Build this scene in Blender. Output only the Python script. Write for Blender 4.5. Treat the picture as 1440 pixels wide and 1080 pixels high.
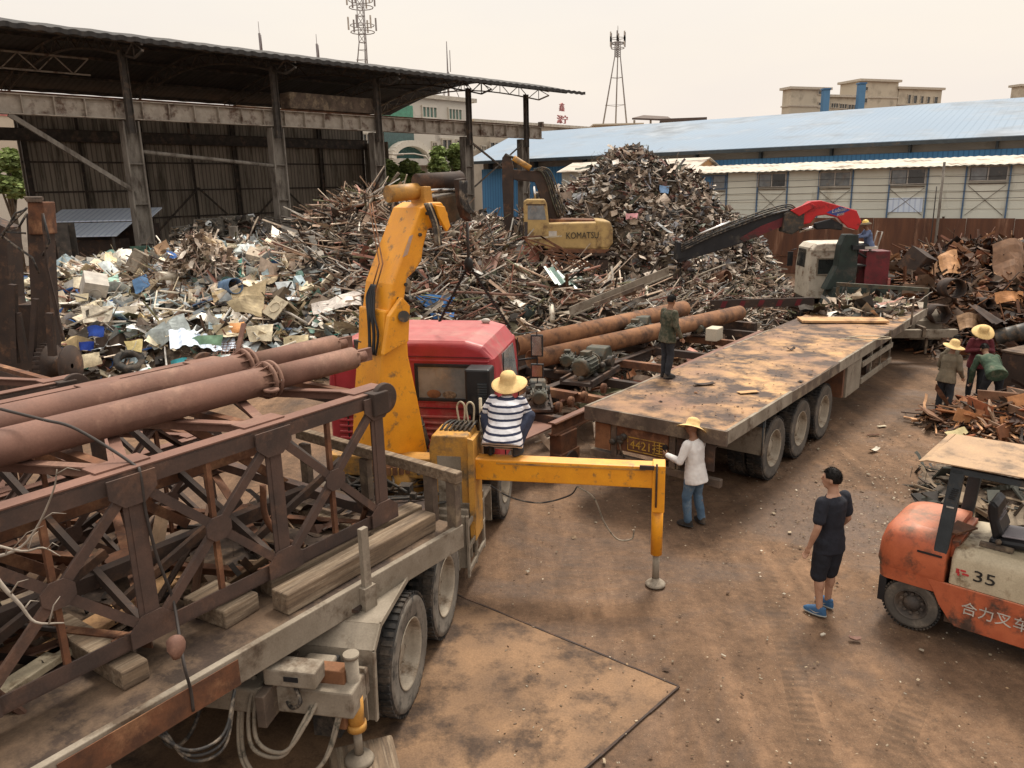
import bpy, math, random
from mathutils import Vector, Matrix, noise
for o in list(bpy.data.objects): bpy.data.objects.remove(o)
SC = bpy.context.scene; COL = SC.collection
rad = math.radians
# ---------------- camera ----------------
P = rad(14.3); F = 1081.0; H = 4.8; RL = rad(1.27)
cr, sr, cp, sp = math.cos(RL), math.sin(RL), math.cos(P), math.sin(P)
cam = bpy.data.cameras.new('camera'); co = bpy.data.objects.new('camera', cam); COL.objects.link(co)
fw = Vector((0, cp, -sp)); up0 = Vector((0, sp, cp)); X0 = Vector((1, 0, 0))
rt = X0 * cr - up0 * sr; up = X0 * sr + up0 * cr
co.matrix_world = Matrix(((rt.x, up.x, -fw.x, 0), (rt.y, up.y, -fw.y, 0), (rt.z, up.z, -fw.z, H), (0, 0, 0, 1)))
cam.sensor_width = 36; cam.lens = 36 * F / 1440; cam.clip_start = .05; cam.clip_end = 3000
SC.camera = co
# ---------------- sky, sun, exposure (overcast, warm haze) ----------------
SUN_EL, SUN_AZ = rad(60), rad(24)      # azimuth: right of +Y is positive
w = bpy.data.worlds.new('World'); SC.world = w; w.use_nodes = True
nt = w.node_tree; nt.nodes.clear(); N = nt.nodes.new; L = nt.links.new
out = N('ShaderNodeOutputWorld'); bg = N('ShaderNodeBackground'); bg.inputs[1].default_value = .1
sky = N('ShaderNodeTexSky'); sky.sky_type = 'NISHITA'; sky.sun_disc = False
sky.sun_elevation = SUN_EL; sky.sun_rotation = SUN_AZ; sky.dust_density = 6; sky.air_density = 1.5
tc = N('ShaderNodeTexCoord'); sx = N('ShaderNodeSeparateXYZ'); L(tc.outputs['Generated'], sx.inputs[0])
rz = N('ShaderNodeValToRGB'); e = rz.color_ramp.elements
e[0].position = 0.0; e[0].color = (.97, .87, .80, 1); e[1].position = .80; e[1].color = (1.75, 1.66, 1.52, 1)
m1 = rz.color_ramp.elements.new(.16); m1.color = (.97, .885, .79, 1); m1 = rz.color_ramp.elements.new(.38); m1.color = (.97, .93, .875, 1)
L(sx.outputs['Z'], rz.inputs[0])
nz = N('ShaderNodeTexNoise'); nz.inputs['Scale'].default_value = 1.6; nz.inputs['Detail'].default_value = 4; nz.inputs['Roughness'].default_value = .55
mp = N('ShaderNodeMapping'); mp.inputs['Scale'].default_value = (1, 1, 3.5); L(tc.outputs['Generated'], mp.inputs[0]); L(mp.outputs[0], nz.inputs['Vector'])
cr2 = N('ShaderNodeValToRGB'); cr2.color_ramp.elements[0].position = .3; cr2.color_ramp.elements[0].color = (.90, .91, .95, 1)
cr2.color_ramp.elements[1].position = .7; cr2.color_ramp.elements[1].color = (1.0, .99, .97, 1); L(nz.outputs['Fac'], cr2.inputs[0])
mu = N('ShaderNodeMix'); mu.data_type = 'RGBA'; mu.blend_type = 'MULTIPLY'; mu.inputs[0].default_value = 1
L(rz.outputs[0], mu.inputs[6]); L(cr2.outputs[0], mu.inputs[7])
vm = N('ShaderNodeVectorMath'); vm.operation = 'SCALE'; vm.inputs['Scale'].default_value = 7.4; L(mu.outputs[2], vm.inputs[0])
mx = N('ShaderNodeMix'); mx.data_type = 'RGBA'; mx.inputs[0].default_value = .93
L(sky.outputs[0], mx.inputs[6]); L(vm.outputs[0], mx.inputs[7]); L(mx.outputs[2], bg.inputs[0]); L(bg.outputs[0], out.inputs[0])
sl = bpy.data.lights.new('sun', 'SUN'); sl.energy = 2.9; sl.angle = rad(16); sl.color = (1, .93, .82)
so = bpy.data.objects.new('sun', sl); COL.objects.link(so)
sd = Vector((math.sin(SUN_AZ) * math.cos(SUN_EL), math.cos(SUN_AZ) * math.cos(SUN_EL), math.sin(SUN_EL)))
so.rotation_euler = sd.to_track_quat('Z', 'Y').to_euler()
SC.view_settings.view_transform = 'Standard'; SC.view_settings.look = 'None'; SC.view_settings.exposure = 0.5; SC.view_settings.gamma = 1

# ---------------- measuring helpers ----------------
def ray(u, v):
    a = u - 720; b = v - 540
    x = (a * cr - b * sr) / F; t = (a * sr + b * cr) / F
    return Vector((x, cp - t * sp, -sp - t * cp))
CP = Vector((0, 0, H))
def gp(u, v, z=0):
    d = ray(u, v); return CP + d * ((z - H) / d.z)
def at(u, v, Y):
    d = ray(u, v); return CP + d * (Y / d.y)
def pv(u, v, O, h):
    h = rad(h); n = Vector((math.cos(h), -math.sin(h), 0)); d = ray(u, v)
    return CP + d * ((O[0] * n.x + O[1] * n.y) / d.dot(n))
def frame(O, h):          # local frame: +Y along heading h (degrees right of world +Y), +X to its right
    return Matrix.Translation(Vector((O[0], O[1], O[2] if len(O) > 2 else 0))) @ Matrix.Rotation(-rad(h), 4, 'Z')

# ---------------- materials ----------------
MATS = {}
def hx(s):
    c = [int(s[i:i + 2], 16) / 255 for i in (0, 2, 4)]
    return tuple(x / 12.92 if x <= .04045 else ((x + .055) / 1.055) ** 2.4 for x in c)
def mat(name, c1, c2=None, rough=.75, metal=0, scale=4, dirt=None, dscale=2.2, damt=.5, bump=.15, bscale=40, attr=False, streak=False, emit=None, wave=None, spec=.35, fine=.25, dust=None):
    if name in MATS: return MATS[name]
    m = bpy.data.materials.new(name); m.use_nodes = True; nt = m.node_tree; N = nt.nodes.new; L = nt.links.new
    b = nt.nodes['Principled BSDF']; b.inputs['Roughness'].default_value = rough; b.inputs['Metallic'].default_value = metal
    b.inputs['Specular IOR Level'].default_value = spec
    tc = N('ShaderNodeTexCoord'); vec = tc.outputs['Object']
    if streak:
        mp = N('ShaderNodeMapping'); mp.inputs['Scale'].default_value = streak if isinstance(streak, tuple) else (1, 1, .12); L(vec, mp.inputs[0]); vec = mp.outputs[0]
    def nse(sc, det=5, rg=.6, v=None):
        n = N('ShaderNodeTexNoise'); n.inputs['Scale'].default_value = sc; n.inputs['Detail'].default_value = det; n.inputs['Roughness'].default_value = rg
        L(v or vec, n.inputs['Vector']); return n.outputs['Fac']
    def ramp(f, p0, p1, a, c):
        r = N('ShaderNodeValToRGB'); r.color_ramp.elements[0].position = p0; r.color_ramp.elements[1].position = p1
        r.color_ramp.elements[0].color = (*a, 1); r.color_ramp.elements[1].color = (*c, 1); L(f, r.inputs[0]); return r.outputs[0]
    def mix(f, a, c, bt='MIX'):
        x = N('ShaderNodeMix'); x.data_type = 'RGBA'; x.blend_type = bt
        if isinstance(f, float): x.inputs[0].default_value = f
        else: L(f, x.inputs[0])
        for i, q in ((6, a), (7, c)):
            if isinstance(q, tuple): x.inputs[i].default_value = (*q, 1)
            else: L(q, x.inputs[i])
        return x.outputs[2]
    if c2 is None: c2 = tuple(x * .65 for x in c1)
    col = ramp(nse(scale), .35, .65, c2, c1)
    if attr:
        a = N('ShaderNodeAttribute'); a.attribute_name = 'Col'
        col = mix(1.0, ramp(nse(scale), .3, .7, (.85, .81, .78), (1.6, 1.56, 1.5)), a.outputs['Color'], 'MULTIPLY')
    if wave:              # (axis, period, colour, share)
        sx = N('ShaderNodeSeparateXYZ'); L(tc.outputs['Object'], sx.inputs[0])
        mm = N('ShaderNodeMath'); mm.operation = 'FRACT'; md = N('ShaderNodeMath'); md.operation = 'DIVIDE'; md.inputs[1].default_value = wave[1]
        L(sx.outputs[wave[0]], md.inputs[0]); L(md.outputs[0], mm.inputs[0])
        lt = N('ShaderNodeMath'); lt.operation = 'LESS_THAN'; lt.inputs[1].default_value = wave[3]; L(mm.outputs[0], lt.inputs[0])
        col = mix(lt.outputs[0], col, wave[2])
    if dirt:
        f = ramp(nse(dscale, 8, .68), .62 - damt * .3, .72 - damt * .22, (0, 0, 0), (1, 1, 1))
        dd = tuple(x * .55 for x in dirt)
        col = mix(f, col, ramp(nse(dscale * 5), .35, .65, dd, dirt))
    if dust:              # dry dust lying on upward faces, broken up by noise
        ge = N('ShaderNodeNewGeometry'); sz = N('ShaderNodeSeparateXYZ'); L(ge.outputs['Normal'], sz.inputs[0])
        dm = N('ShaderNodeMapRange'); dm.inputs['From Min'].default_value = .45; dm.inputs['From Max'].default_value = 1.0; dm.inputs['To Max'].default_value = dust[1]; L(sz.outputs['Z'], dm.inputs[0])
        dn = N('ShaderNodeMath'); dn.operation = 'MULTIPLY'; L(dm.outputs[0], dn.inputs[0]); L(ramp(nse(2.5, 7, .7, tc.outputs['Object']), .3, .65, (.35, .35, .35), (1, 1, 1)), dn.inputs[1])
        col = mix(dn.outputs[0], col, dust[0])
    if fine:
        col = mix(fine, col, ramp(nse(55, 3, .7, tc.outputs['Object']), .3, .7, (.35, .33, .3), (1.25, 1.22, 1.2)), 'MULTIPLY')
    L(col, b.inputs['Base Color'])
    if rough < .9:
        rr = N('ShaderNodeMapRange'); rr.inputs['To Min'].default_value = max(.05, rough - .15); rr.inputs['To Max'].default_value = min(1, rough + .2)
        L(nse(scale * 2), rr.inputs['Value']); L(rr.outputs[0], b.inputs['Roughness'])
    if bump:
        bp = N('ShaderNodeBump'); bp.inputs['Strength'].default_value = bump; bp.inputs['Distance'].default_value = .01
        L(nse(bscale, 4, .6, tc.outputs['Object']), bp.inputs['Height']); L(bp.outputs[0], b.inputs['Normal'])
    if emit: b.inputs['Emission Color'].default_value = (*emit, 1); b.inputs['Emission Strength'].default_value = 1
    MATS[name] = m; return m
RUST = (.17, .072, .036); RUSTL = (.33, .165, .085); DUST = (.30, .23, .155); DARK = (.025, .022, .02)
M = dict(
 rust=mat('rust', RUST, (.085, .04, .024), .85, dirt=RUSTL, damt=.35, scale=6),
 rust_dark=mat('rust_dark', (.06, .038, .028), (.035, .024, .02), .8, dirt=(.16, .085, .05), damt=.3),
 rust_orange=mat('rust_orange', (.29, .14, .065), (.17, .075, .036), .85, dirt=(.12, .06, .035), damt=.45, scale=3),
 fence_rust=mat('fence_rust', (.15, .065, .036), (.085, .038, .024), .8, dirt=(.30, .16, .1), damt=.25, streak=True, scale=3),
 pinkrust=mat('pink_primer_rust', (.205, .105, .076), (.14, .07, .05), .7, dirt=(.30, .17, .12), damt=.35, scale=2, dscale=1.5, bump=.08),  # on the truss tops it also carries their lit tone
 truss=mat('truss_steel', (.105, .063, .048), (.055, .038, .032), .72, dirt=(.17, .095, .065), damt=.3, scale=3),
 timber=mat('old_timber', (.22, .155, .10), (.10, .07, .048), .9, dirt=(.34, .26, .18), damt=.45, streak=(8, .5, 8), scale=3),
 deck=mat('dusty_shaded_deck', (.30, .20, .12), (.12, .075, .048), .8, dirt=(.065, .042, .03), damt=.75, scale=1.2, dscale=1.2, bump=.3),  # dark blotches are dirt plus the truss's shade, put into the colour
 deck2=mat('muddy_deck', (.50, .29, .13), (.21, .115, .07), .7, dirt=(.085, .05, .035), damt=.66, scale=.6, dscale=1.5, bump=.4, bscale=18),
 grime=mat('grimy_steel', (.145, .105, .078), (.075, .055, .042), .8, dirt=DUST, damt=.4),
 dustgrey=mat('dusty_grey_steel', (.30, .255, .20), (.19, .155, .115), .8, dirt=(.13, .09, .06), damt=.35, scale=2),
 yellow=mat('yellow_paint', dust=((.62, .42, .22), .35), c1=(.80, .33, .012), c2=(.70, .27, .012), rough=.45, dirt=(.34, .17, .05), damt=.2, dscale=7, bump=.04, spec=.5, fine=.12),
 yellow2=mat('dusty_yellow_paint', (.58, .29, .05), (.42, .21, .05), .55, dirt=(.25, .16, .08), damt=.45, dscale=3, bump=.05),
 exyellow=mat('faded_yellow_paint', (.46, .31, .12), (.36, .24, .10), .6, dirt=(.22, .13, .06), damt=.4, dscale=1.6),
 red=mat('red_cab_paint', (.37, .03, .04), (.28, .024, .03), .42, dust=((.50, .22, .19), .55), dirt=(.42, .16, .13), damt=.3, dscale=1.4, bump=.04, spec=.5, fine=.12),
 redboom=mat('red_boom_paint', (.50, .02, .022), (.40, .018, .02), .35, dirt=(.12, .02, .02), damt=.15, fine=.1),
 maroon=mat('maroon_paint', (.16, .02, .025), (.10, .014, .018), .5, dirt=(.06, .03, .025), damt=.4),
 white=mat('chalky_white_paint', (.62, .56, .46), (.50, .44, .35), .55, dirt=(.24, .14, .085), damt=.3, dscale=3),
 orange=mat('orange_paint', (.50, .125, .05), (.38, .085, .035), .5, dust=((.52, .27, .16), .5), dirt=(.09, .05, .035), damt=.42, dscale=3, spec=.5, fine=.12),
 cream=mat('cream_paint', (.52, .44, .31), (.43, .36, .25), .5, dirt=(.24, .17, .10), damt=.3, dscale=4),
 black=mat('black_plastic', (.018, .018, .02), (.01, .01, .012), .5, dirt=(.07, .06, .05), damt=.2, fine=.1),
 rubber=mat('rubber', (.028, .026, .025), (.018, .017, .016), .85, dirt=(.10, .078, .06), damt=.5, dscale=5),
 tyre_dust=mat('dusty_rubber', (.20, .175, .145), (.12, .105, .088), .9, dirt=(.05, .045, .04), damt=.35, dscale=6),
 tyre_mid=mat('grey_rubber', (.11, .094, .078), (.065, .056, .048), .9, dirt=(.2, .165, .13), damt=.35, dscale=6),
 rim=mat('dusty_rim', (.38, .33, .26), (.27, .225, .17), .75, dirt=(.2, .14, .09), damt=.35),
 rimd=mat('dark_rim', (.10, .08, .065), (.055, .045, .04), .7, dirt=(.2, .14, .1), damt=.3),
 slate=mat('slate_steel', (.045, .055, .062), (.03, .037, .043), .55, dirt=(.12, .095, .075), damt=.22),
 olive=mat('olive_steel', (.085, .085, .06), (.03, .03, .024), .6, dirt=(.14, .085, .045), damt=.5),
 darkgreen=mat('dark_green_steel', (.022, .034, .028), (.014, .02, .018), .6, dirt=(.07, .06, .05), damt=.3),
 oily=mat('oily_iron', (.06, .052, .042), (.028, .026, .024), .5, dirt=(.15, .095, .055), damt=.4, dscale=8),
 chrome=mat('chrome_rod', (.75, .73, .7), (.6, .58, .55), .2, 1, bump=0, fine=0),
 glass=mat('dark_glass', (.035, .038, .036), (.02, .022, .022), .12, spec=.8, bump=0, fine=0, dirt=(.15, .13, .1), damt=.15),
 glass2=mat('pale_glass', (.20, .21, .21), (.12, .13, .135), .15, spec=.8, bump=0, fine=0, dirt=(.25, .22, .19), damt=.3),
 gcurtain=mat('green_curtain_glass', (.14, .235, .19), (.08, .15, .12), .3, spec=.6, bump=0, streak=(6, 6, .3), scale=2),
 ggreen=mat('green_glass', (.05, .26, .15), (.03, .17, .10), .2, spec=.8, bump=0, fine=0),
 gteal=mat('dark_teal_glass', (.04, .10, .09), (.025, .065, .06), .2, spec=.8, bump=0, fine=0),
 stucco=mat('cream_stucco', (.55, .47, .37), (.48, .41, .32), .9, dirt=(.40, .33, .26), damt=.3, scale=.3, dscale=.25, bump=.05),
 stuccow=mat('white_stucco', (.66, .60, .52), (.58, .53, .45), .9, dirt=(.46, .40, .33), damt=.25, scale=.3, dscale=.3, bump=.05),
 beige=mat('beige_wall', (.56, .49, .38), (.50, .44, .34), .9, dirt=(.42, .36, .28), damt=.3, scale=.2, dscale=.15, bump=.05),
 beige_trim=mat('beige_trim', (.60, .53, .43), None, .9, bump=.05),
 panelw=mat('sandwich_panel', (.74, .73, .63), (.66, .65, .56), .65, dirt=(.62, .58, .47), damt=.15, scale=.5, dscale=.6, bump=.05, streak=(1, 1, .35)),
 panelgrey=mat('grey_wall_panel', (.27, .245, .215), (.21, .19, .17), .8, dirt=(.33, .29, .25), damt=.3, scale=.5, dscale=.5),
 blueframe=mat('blue_frame', (.11, .18, .29), (.08, .135, .22), .6),
 blueband=mat('blue_cladding', (.085, .27, .52), (.07, .23, .45), .55, wave=(1, .25, (.05, .18, .37), .3), scale=.6),
 bluerib=mat('blue_corrugated', (.10, .24, .42), (.08, .2, .35), .55, wave=(1, .3, (.055, .15, .3), .35), scale=.5),
 blueroof=mat('pale_blue_roof', (.235, .30, .38), (.20, .26, .335), .8, wave=(1, .4, (.19, .25, .32), .2), scale=.15, dirt=(.29, .33, .38), damt=.45, dscale=.12, bump=0),
 asb=mat('weathered_white_roof', (.60, .55, .47), (.46, .41, .34), .85, dirt=(.24, .17, .12), damt=.35, dscale=2.2, streak=(1, .35, 1)),
 shedwall=mat('shed_cladding', (.38, .335, .275), (.25, .22, .18), .8, dirt=(.16, .14, .11), damt=.4, streak=(1, 1, .12), scale=2, wave=(1, .24, (.17, .145, .12), .25)),
 shedroof=mat('shed_roof_sheet', (.055, .05, .047), (.035, .032, .03), .8, wave=(1, .3, (.03, .028, .027), .35), dirt=(.08, .065, .055), damt=.3, dscale=.5),
 shedsteel=mat('shed_steel', (.095, .08, .068), (.05, .043, .038), .75, dirt=(.2, .14, .1), damt=.3, dscale=2),
 girder=mat('girder_paint', (.42, .37, .31), (.31, .265, .22), .75, dirt=(.14, .08, .055), damt=.35, dscale=1.5),
 column=mat('column_concrete', (.23, .205, .175), (.15, .13, .11), .9, dirt=(.09, .07, .055), damt=.4, streak=(1, 1, .3)),
 bluetin=mat('pale_blue_tin', (.74, .82, .93), (.66, .74, .86), .5, wave=(1, .25, (.55, .63, .78), .3), bump=0),
 tower=mat('galvanised_steel', (.30, .27, .26), (.22, .2, .19), .6, bump=0, fine=0),
 towerd=mat('aerial_steel', (.20, .17, .165), (.14, .12, .12), .6, bump=0, fine=0),
 dkroof=mat('dark_brown_roof', (.12, .085, .07), None, .8, bump=0),
 signred=mat('sign_red', (.55, .20, .18), None, .7, bump=0, fine=0),
 hose=mat('hose_rubber', (.035, .032, .03), (.02, .018, .017), .6, dirt=(.25, .2, .15), damt=.45, dscale=9),
 hosew=mat('dusty_hose', (.30, .25, .19), (.2, .165, .125), .8, dirt=(.09, .08, .06), damt=.3, dscale=12),
 cable=mat('steel_cable', (.055, .045, .04), None, .7),
 chain=mat('chain', (.03, .026, .024), None, .6, .4),
 bark=mat('bark', (.20, .17, .135), (.11, .09, .07), .9),
 twig=mat('dead_twig', (.36, .31, .255), (.22, .185, .15), .9),
 leaf=mat('leaf', (.115, .16, .05), (.06, .095, .03), .7, attr=True, bump=0, spec=.2),
 skin=mat('skin', (.42, .235, .155), (.34, .185, .12), .55, bump=0, fine=.1, spec=.4),
 skin_tan=mat('tanned_skin', (.26, .135, .08), (.2, .1, .06), .55, bump=0, fine=.1, spec=.4),
 hair=mat('black_hair', (.022, .016, .013), (.012, .009, .008), .55, streak=(1, 1, .2), scale=60),
 straw=mat('straw', (.74, .52, .235), (.62, .42, .18), .8, scale=14, bump=.3, bscale=90, wave=None, dirt=(.55, .36, .16), damt=.2),
 eye=mat('eye_dark', (.03, .02, .016), None, .3, bump=0, fine=0),
 lip=mat('lip', (.28, .11, .085), None, .5, bump=0, fine=0),
 tee_black=mat('black_cotton', (.018, .019, .028), (.012, .013, .019), .9, scale=8, bump=.3, bscale=25),
 shorts=mat('black_shorts_cloth', (.016, .018, .026), (.010, .011, .016), .85, scale=8, bump=.3, bscale=25),
 shirt_white=mat('white_shirt_cloth', (.72, .69, .66), (.60, .57, .55), .9, scale=7, bump=.4, bscale=22, fine=.05),
 stripe=mat('striped_cloth', (.70, .69, .71), (.58, .57, .6), .9, scale=7, bump=.4, bscale=22, wave=(2, .074, (.025, .03, .06), .36), fine=.05),
 jeans=mat('denim', (.10, .165, .24), (.055, .10, .16), .9, scale=6, dirt=(.2, .25, .29), damt=.3, dscale=5, bump=.4, bscale=22),
 navy=mat('navy_cloth', (.035, .042, .075), (.022, .027, .05), .9, bump=.4, bscale=22, scale=7),
 dkcloth=mat('dark_cloth', (.03, .032, .038), (.018, .02, .025), .9, bump=.4, bscale=22, scale=7),
 camo=mat('camouflage_cloth', (.07, .075, .045), (.03, .035, .022), .9, scale=9, dirt=(.15, .13, .09), damt=.5, dscale=9, bump=.4, bscale=22),
 tan=mat('khaki_cloth', (.17, .135, .09), (.11, .088, .06), .9, scale=6, bump=.4, bscale=22),
 maroonc=mat('maroon_cloth', (.13, .022, .028), (.085, .015, .02), .9, scale=6, bump=.4, bscale=22),
 greenc=mat('green_jacket_cloth', (.06, .10, .06), (.035, .06, .038), .9, scale=6, dirt=(.15, .16, .11), damt=.35, dscale=6, bump=.4, bscale=22),
 bluec=mat('blue_shirt_cloth', (.13, .17, .28), (.085, .11, .2), .9, scale=6, bump=.4, bscale=22),
 glove=mat('grey_glove', (.12, .13, .12), None, .9),
 sneaker=mat('blue_sneaker', (.04, .12, .24), (.03, .08, .17), .7), sole=mat('pale_sole', (.35, .36, .34), None, .8),
 shoe=mat('dark_shoe', (.03, .025, .022), None, .7, dirt=(.15, .11, .08), damt=.3),
 helmet=mat('yellow_helmet', (.70, .52, .12), None, .4, bump=0),
 markw=mat('white_marking', (.55, .5, .44), None, .7, bump=0), markk=mat('dark_marking', (.03, .028, .025), None, .7, bump=0),
 marky=mat('yellow_marking', (.55, .33, .05), (.4, .23, .04), .8, bump=0, dirt=(.2, .12, .07), damt=.4, dscale=12), markb=mat('blue_badge', (.05, .07, .26), None, .5, bump=0),
 markr=mat('red_marking', (.55, .05, .05), None, .6, bump=0), markgrey=mat('faded_grey_marking', (.42, .32, .30), (.5, .3, .15), .7, bump=0, scale=20),
 lampr=mat('red_lamp_lens', (.5, .03, .02), None, .25, bump=0), lampo=mat('orange_lamp_lens', (.6, .22, .03), None, .25, bump=0),
 scrap=mat('scrap_metal', (1, 1, 1), None, .7, attr=True, scale=6, bump=.25, bscale=30, spec=.3),
 soil=mat('scrap_dirt', (.115, .08, .055), (.05, .037, .028), .95, scale=3, dirt=(.22, .17, .12), damt=.45, dscale=6, bump=1, bscale=9),
 bale=mat('crushed_bale', (.12, .105, .085), (.03, .027, .024), .8, scale=7, dirt=(.26, .23, .19), damt=.35, dscale=9, bump=1, bscale=12),
 ply=mat('plywood', (.55, .33, .16), (.44, .25, .12), .85, dirt=(.3, .17, .09), damt=.35),
 guardroof=mat('tan_roof_sheet', (.42, .275, .16), (.34, .22, .13), .7, dirt=(.25, .17, .11), damt=.4, dscale=2.5, bump=.1),
 seatv=mat('black_seat_vinyl', (.016, .016, .018), None, .4, bump=.05, fine=.1), seatg=mat('grey_seat_cushion', (.33, .31, .33), (.26, .24, .26), .6),
)

# ---------------- mesh builder ----------------
I4 = Matrix.Identity(4)
def basis(d, upv=Vector((0, 0, 1))):
    d = Vector(d).normalized()
    if abs(d.dot(upv)) > .995: upv = Vector((0, 1, 0))
    x = d.cross(upv).normalized(); z = x.cross(d)
    return x, d, z
class MB:
    def __init__(s): s.v = []; s.f = []; s.mi = []; s.sm = []; s.c = []
    def add(s, vs, fs, mi=0, smooth=False, T=None, col=None):
        n = len(s.v)
        s.v += [tuple(T @ Vector(v)) for v in vs] if T else [tuple(v) for v in vs]
        s.f += [tuple(i + n for i in f) for f in fs]; k = len(fs)
        s.mi += [mi] * k; s.sm += [smooth] * k; s.c += [col] * k
        return s
    def box(s, c, size, T=None, mi=0, col=None, taper=(1, 1)):
        x, y, z = size[0] / 2, size[1] / 2, size[2] / 2; tx, ty = taper
        vs = [(c[0] + a * x * (tx if d > 0 else 1), c[1] + b * y * (ty if d > 0 else 1), c[2] + d * z) for d in (-1, 1) for b in (-1, 1) for a in (-1, 1)]
        return s.add(vs, [(0, 2, 3, 1), (4, 5, 7, 6), (0, 1, 5, 4), (2, 6, 7, 3), (0, 4, 6, 2), (1, 3, 7, 5)], mi, False, T, col)
    def b2(s, lo, hi, mi=0, T=None):
        return s.box([(lo[i] + hi[i]) / 2 for i in range(3)], [abs(hi[i] - lo[i]) for i in range(3)], T, mi)
    def beam(s, p0, p1, w, h, mi=0, upv=Vector((0, 0, 1)), col=None):
        p0, p1 = Vector(p0), Vector(p1); x, d, z = basis(p1 - p0, upv); L_ = (p1 - p0).length; c = (p0 + p1) / 2
        T = Matrix(((x.x, d.x, z.x, c.x), (x.y, d.y, z.y, c.y), (x.z, d.z, z.z, c.z), (0, 0, 0, 1)))
        return s.box((0, 0, 0), (w, L_, h), T, mi, col)
    def ibeam(s, p0, p1, w, h, t=.02, mi=0, upv=Vector((0, 0, 1))):
        p0, p1 = Vector(p0), Vector(p1); x, d, z = basis(p1 - p0, upv)
        s.beam(p0 + z * (h / 2 - t / 2), p1 + z * (h / 2 - t / 2), w, t, mi, upv); s.beam(p0 - z * (h / 2 - t / 2), p1 - z * (h / 2 - t / 2), w, t, mi, upv)
        return s.beam(p0, p1, t, h - 2 * t, mi, upv)
    def angle(s, p0, p1, w, t=.012, mi=0, sx=1, sz=1, upv=Vector((0, 0, 1))):   # L section
        p0, p1 = Vector(p0), Vector(p1); x, d, z = basis(p1 - p0, upv)
        s.beam(p0 + x * sx * (w / 2 + t / 2), p1 + x * sx * (w / 2 + t / 2), w, t, mi, upv)
        return s.beam(p0 - z * sz * (w / 2 - t / 2), p1 - z * sz * (w / 2 - t / 2), t, w, mi, upv)
    def tube(s, pts, r, n=10, mi=0, cap=True, smooth=True, ry=1, col=None):
        pts = [Vector(p) for p in pts]; rs = r if isinstance(r, (list, tuple)) else [r] * len(pts)
        vs = []; prev = None
        for i, p in enumerate(pts):
            d = (pts[min(i + 1, len(pts) - 1)] - pts[max(i - 1, 0)])
            if d.length < 1e-9: d = Vector((0, 0, 1))
            d.normalize()
            if prev is None: x, _, z = basis(d)
            else: x = (prev - d * prev.dot(d)).normalized(); z = x.cross(d)
            prev = x
            for k in range(n):
                a = 2 * math.pi * k / n; vs.append(p + x * math.cos(a) * rs[i] + z * math.sin(a) * rs[i] * ry)
        fs = [(i * n + k, i * n + (k + 1) % n, (i + 1) * n + (k + 1) % n, (i + 1) * n + k) for i in range(len(pts) - 1) for k in range(n)]
        s.add(vs, fs, mi, smooth, None, col)
        if cap:
            m = len(s.v) - len(vs); s.f += [tuple(m + k for k in range(n))[::-1], tuple(m + (len(pts) - 1) * n + k for k in range(n))]
            s.mi += [mi] * 2; s.sm += [False] * 2; s.c += [col] * 2
        return s
    def pipe(s, p0, p1, r, t=.01, n=20, mi=0, smooth=True):      # hollow
        p0, p1 = Vector(p0), Vector(p1); x, d, z = basis(p1 - p0); vs = []
        for p, q in ((p0, r), (p1, r), (p1, r - t), (p0, r - t)):
            for k in range(n):
                a = 2 * math.pi * k / n; vs.append(p + x * math.cos(a) * q + z * math.sin(a) * q)
        fs = [(j * n + k, j * n + (k + 1) % n, ((j + 1) % 4) * n + (k + 1) % n, ((j + 1) % 4) * n + k) for j in range(4) for k in range(n)]
        return s.add(vs, fs, mi, smooth)
    def lathe(s, prof, T=None, n=24, mi=0, smooth=True, closed=False):   # profile (r, z) about local Z
        vs = [(r * math.cos(2 * math.pi * k / n), r * math.sin(2 * math.pi * k / n), z) for r, z in prof for k in range(n)]
        m = len(prof) if closed else len(prof) - 1
        fs = [(i * n + k, i * n + (k + 1) % n, ((i + 1) % len(prof)) * n + (k + 1) % n, ((i + 1) % len(prof)) * n + k) for i in range(m) for k in range(n)]
        return s.add(vs, fs, mi, smooth, T)
    def prism(s, poly, th, T=None, mi=0):      # polygon in local XZ, thickness along Y (centred)
        n = len(poly); vs = [(x, -th / 2, z) for x, z in poly] + [(x, th / 2, z) for x, z in poly]
        fs = [tuple(range(n)), tuple(range(2 * n - 1, n - 1, -1))] + [(k, (k + 1) % n, (k + 1) % n + n, k + n)[::-1] for k in range(n)]
        return s.add(vs, fs, mi, False, T)
    def slab(s, pts, nrm, th, mi=0, col=None):         # polygon of 3-D points pushed along nrm
        pts = [Vector(p) for p in pts]; nrm = Vector(nrm).normalized() * th; n = len(pts)
        vs = pts + [p + nrm for p in pts]
        fs = [tuple(range(n))[::-1], tuple(range(n, 2 * n))] + [(k, (k + 1) % n, (k + 1) % n + n, k + n) for k in range(n)]
        return s.add(vs, fs, mi, False, None, col)
    def ell(s, c, r, T=None, mi=0, n=14, m=9):
        vs = []; 
        for i in range(m + 1):
            a = math.pi * i / m
            for k in range(n):
                b = 2 * math.pi * k / n; vs.append((c[0] + r[0] * math.sin(a) * math.cos(b), c[1] + r[1] * math.sin(a) * math.sin(b), c[2] + r[2] * math.cos(a)))
        fs = [(i * n + k, (i + 1) * n + k, (i + 1) * n + (k + 1) % n, i * n + (k + 1) % n) for i in range(m) for k in range(n)]
        return s.add(vs, fs, mi, True, T)
    def xf(s, T):
        s.v = [tuple(T @ Vector(v)) for v in s.v]; return s
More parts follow.
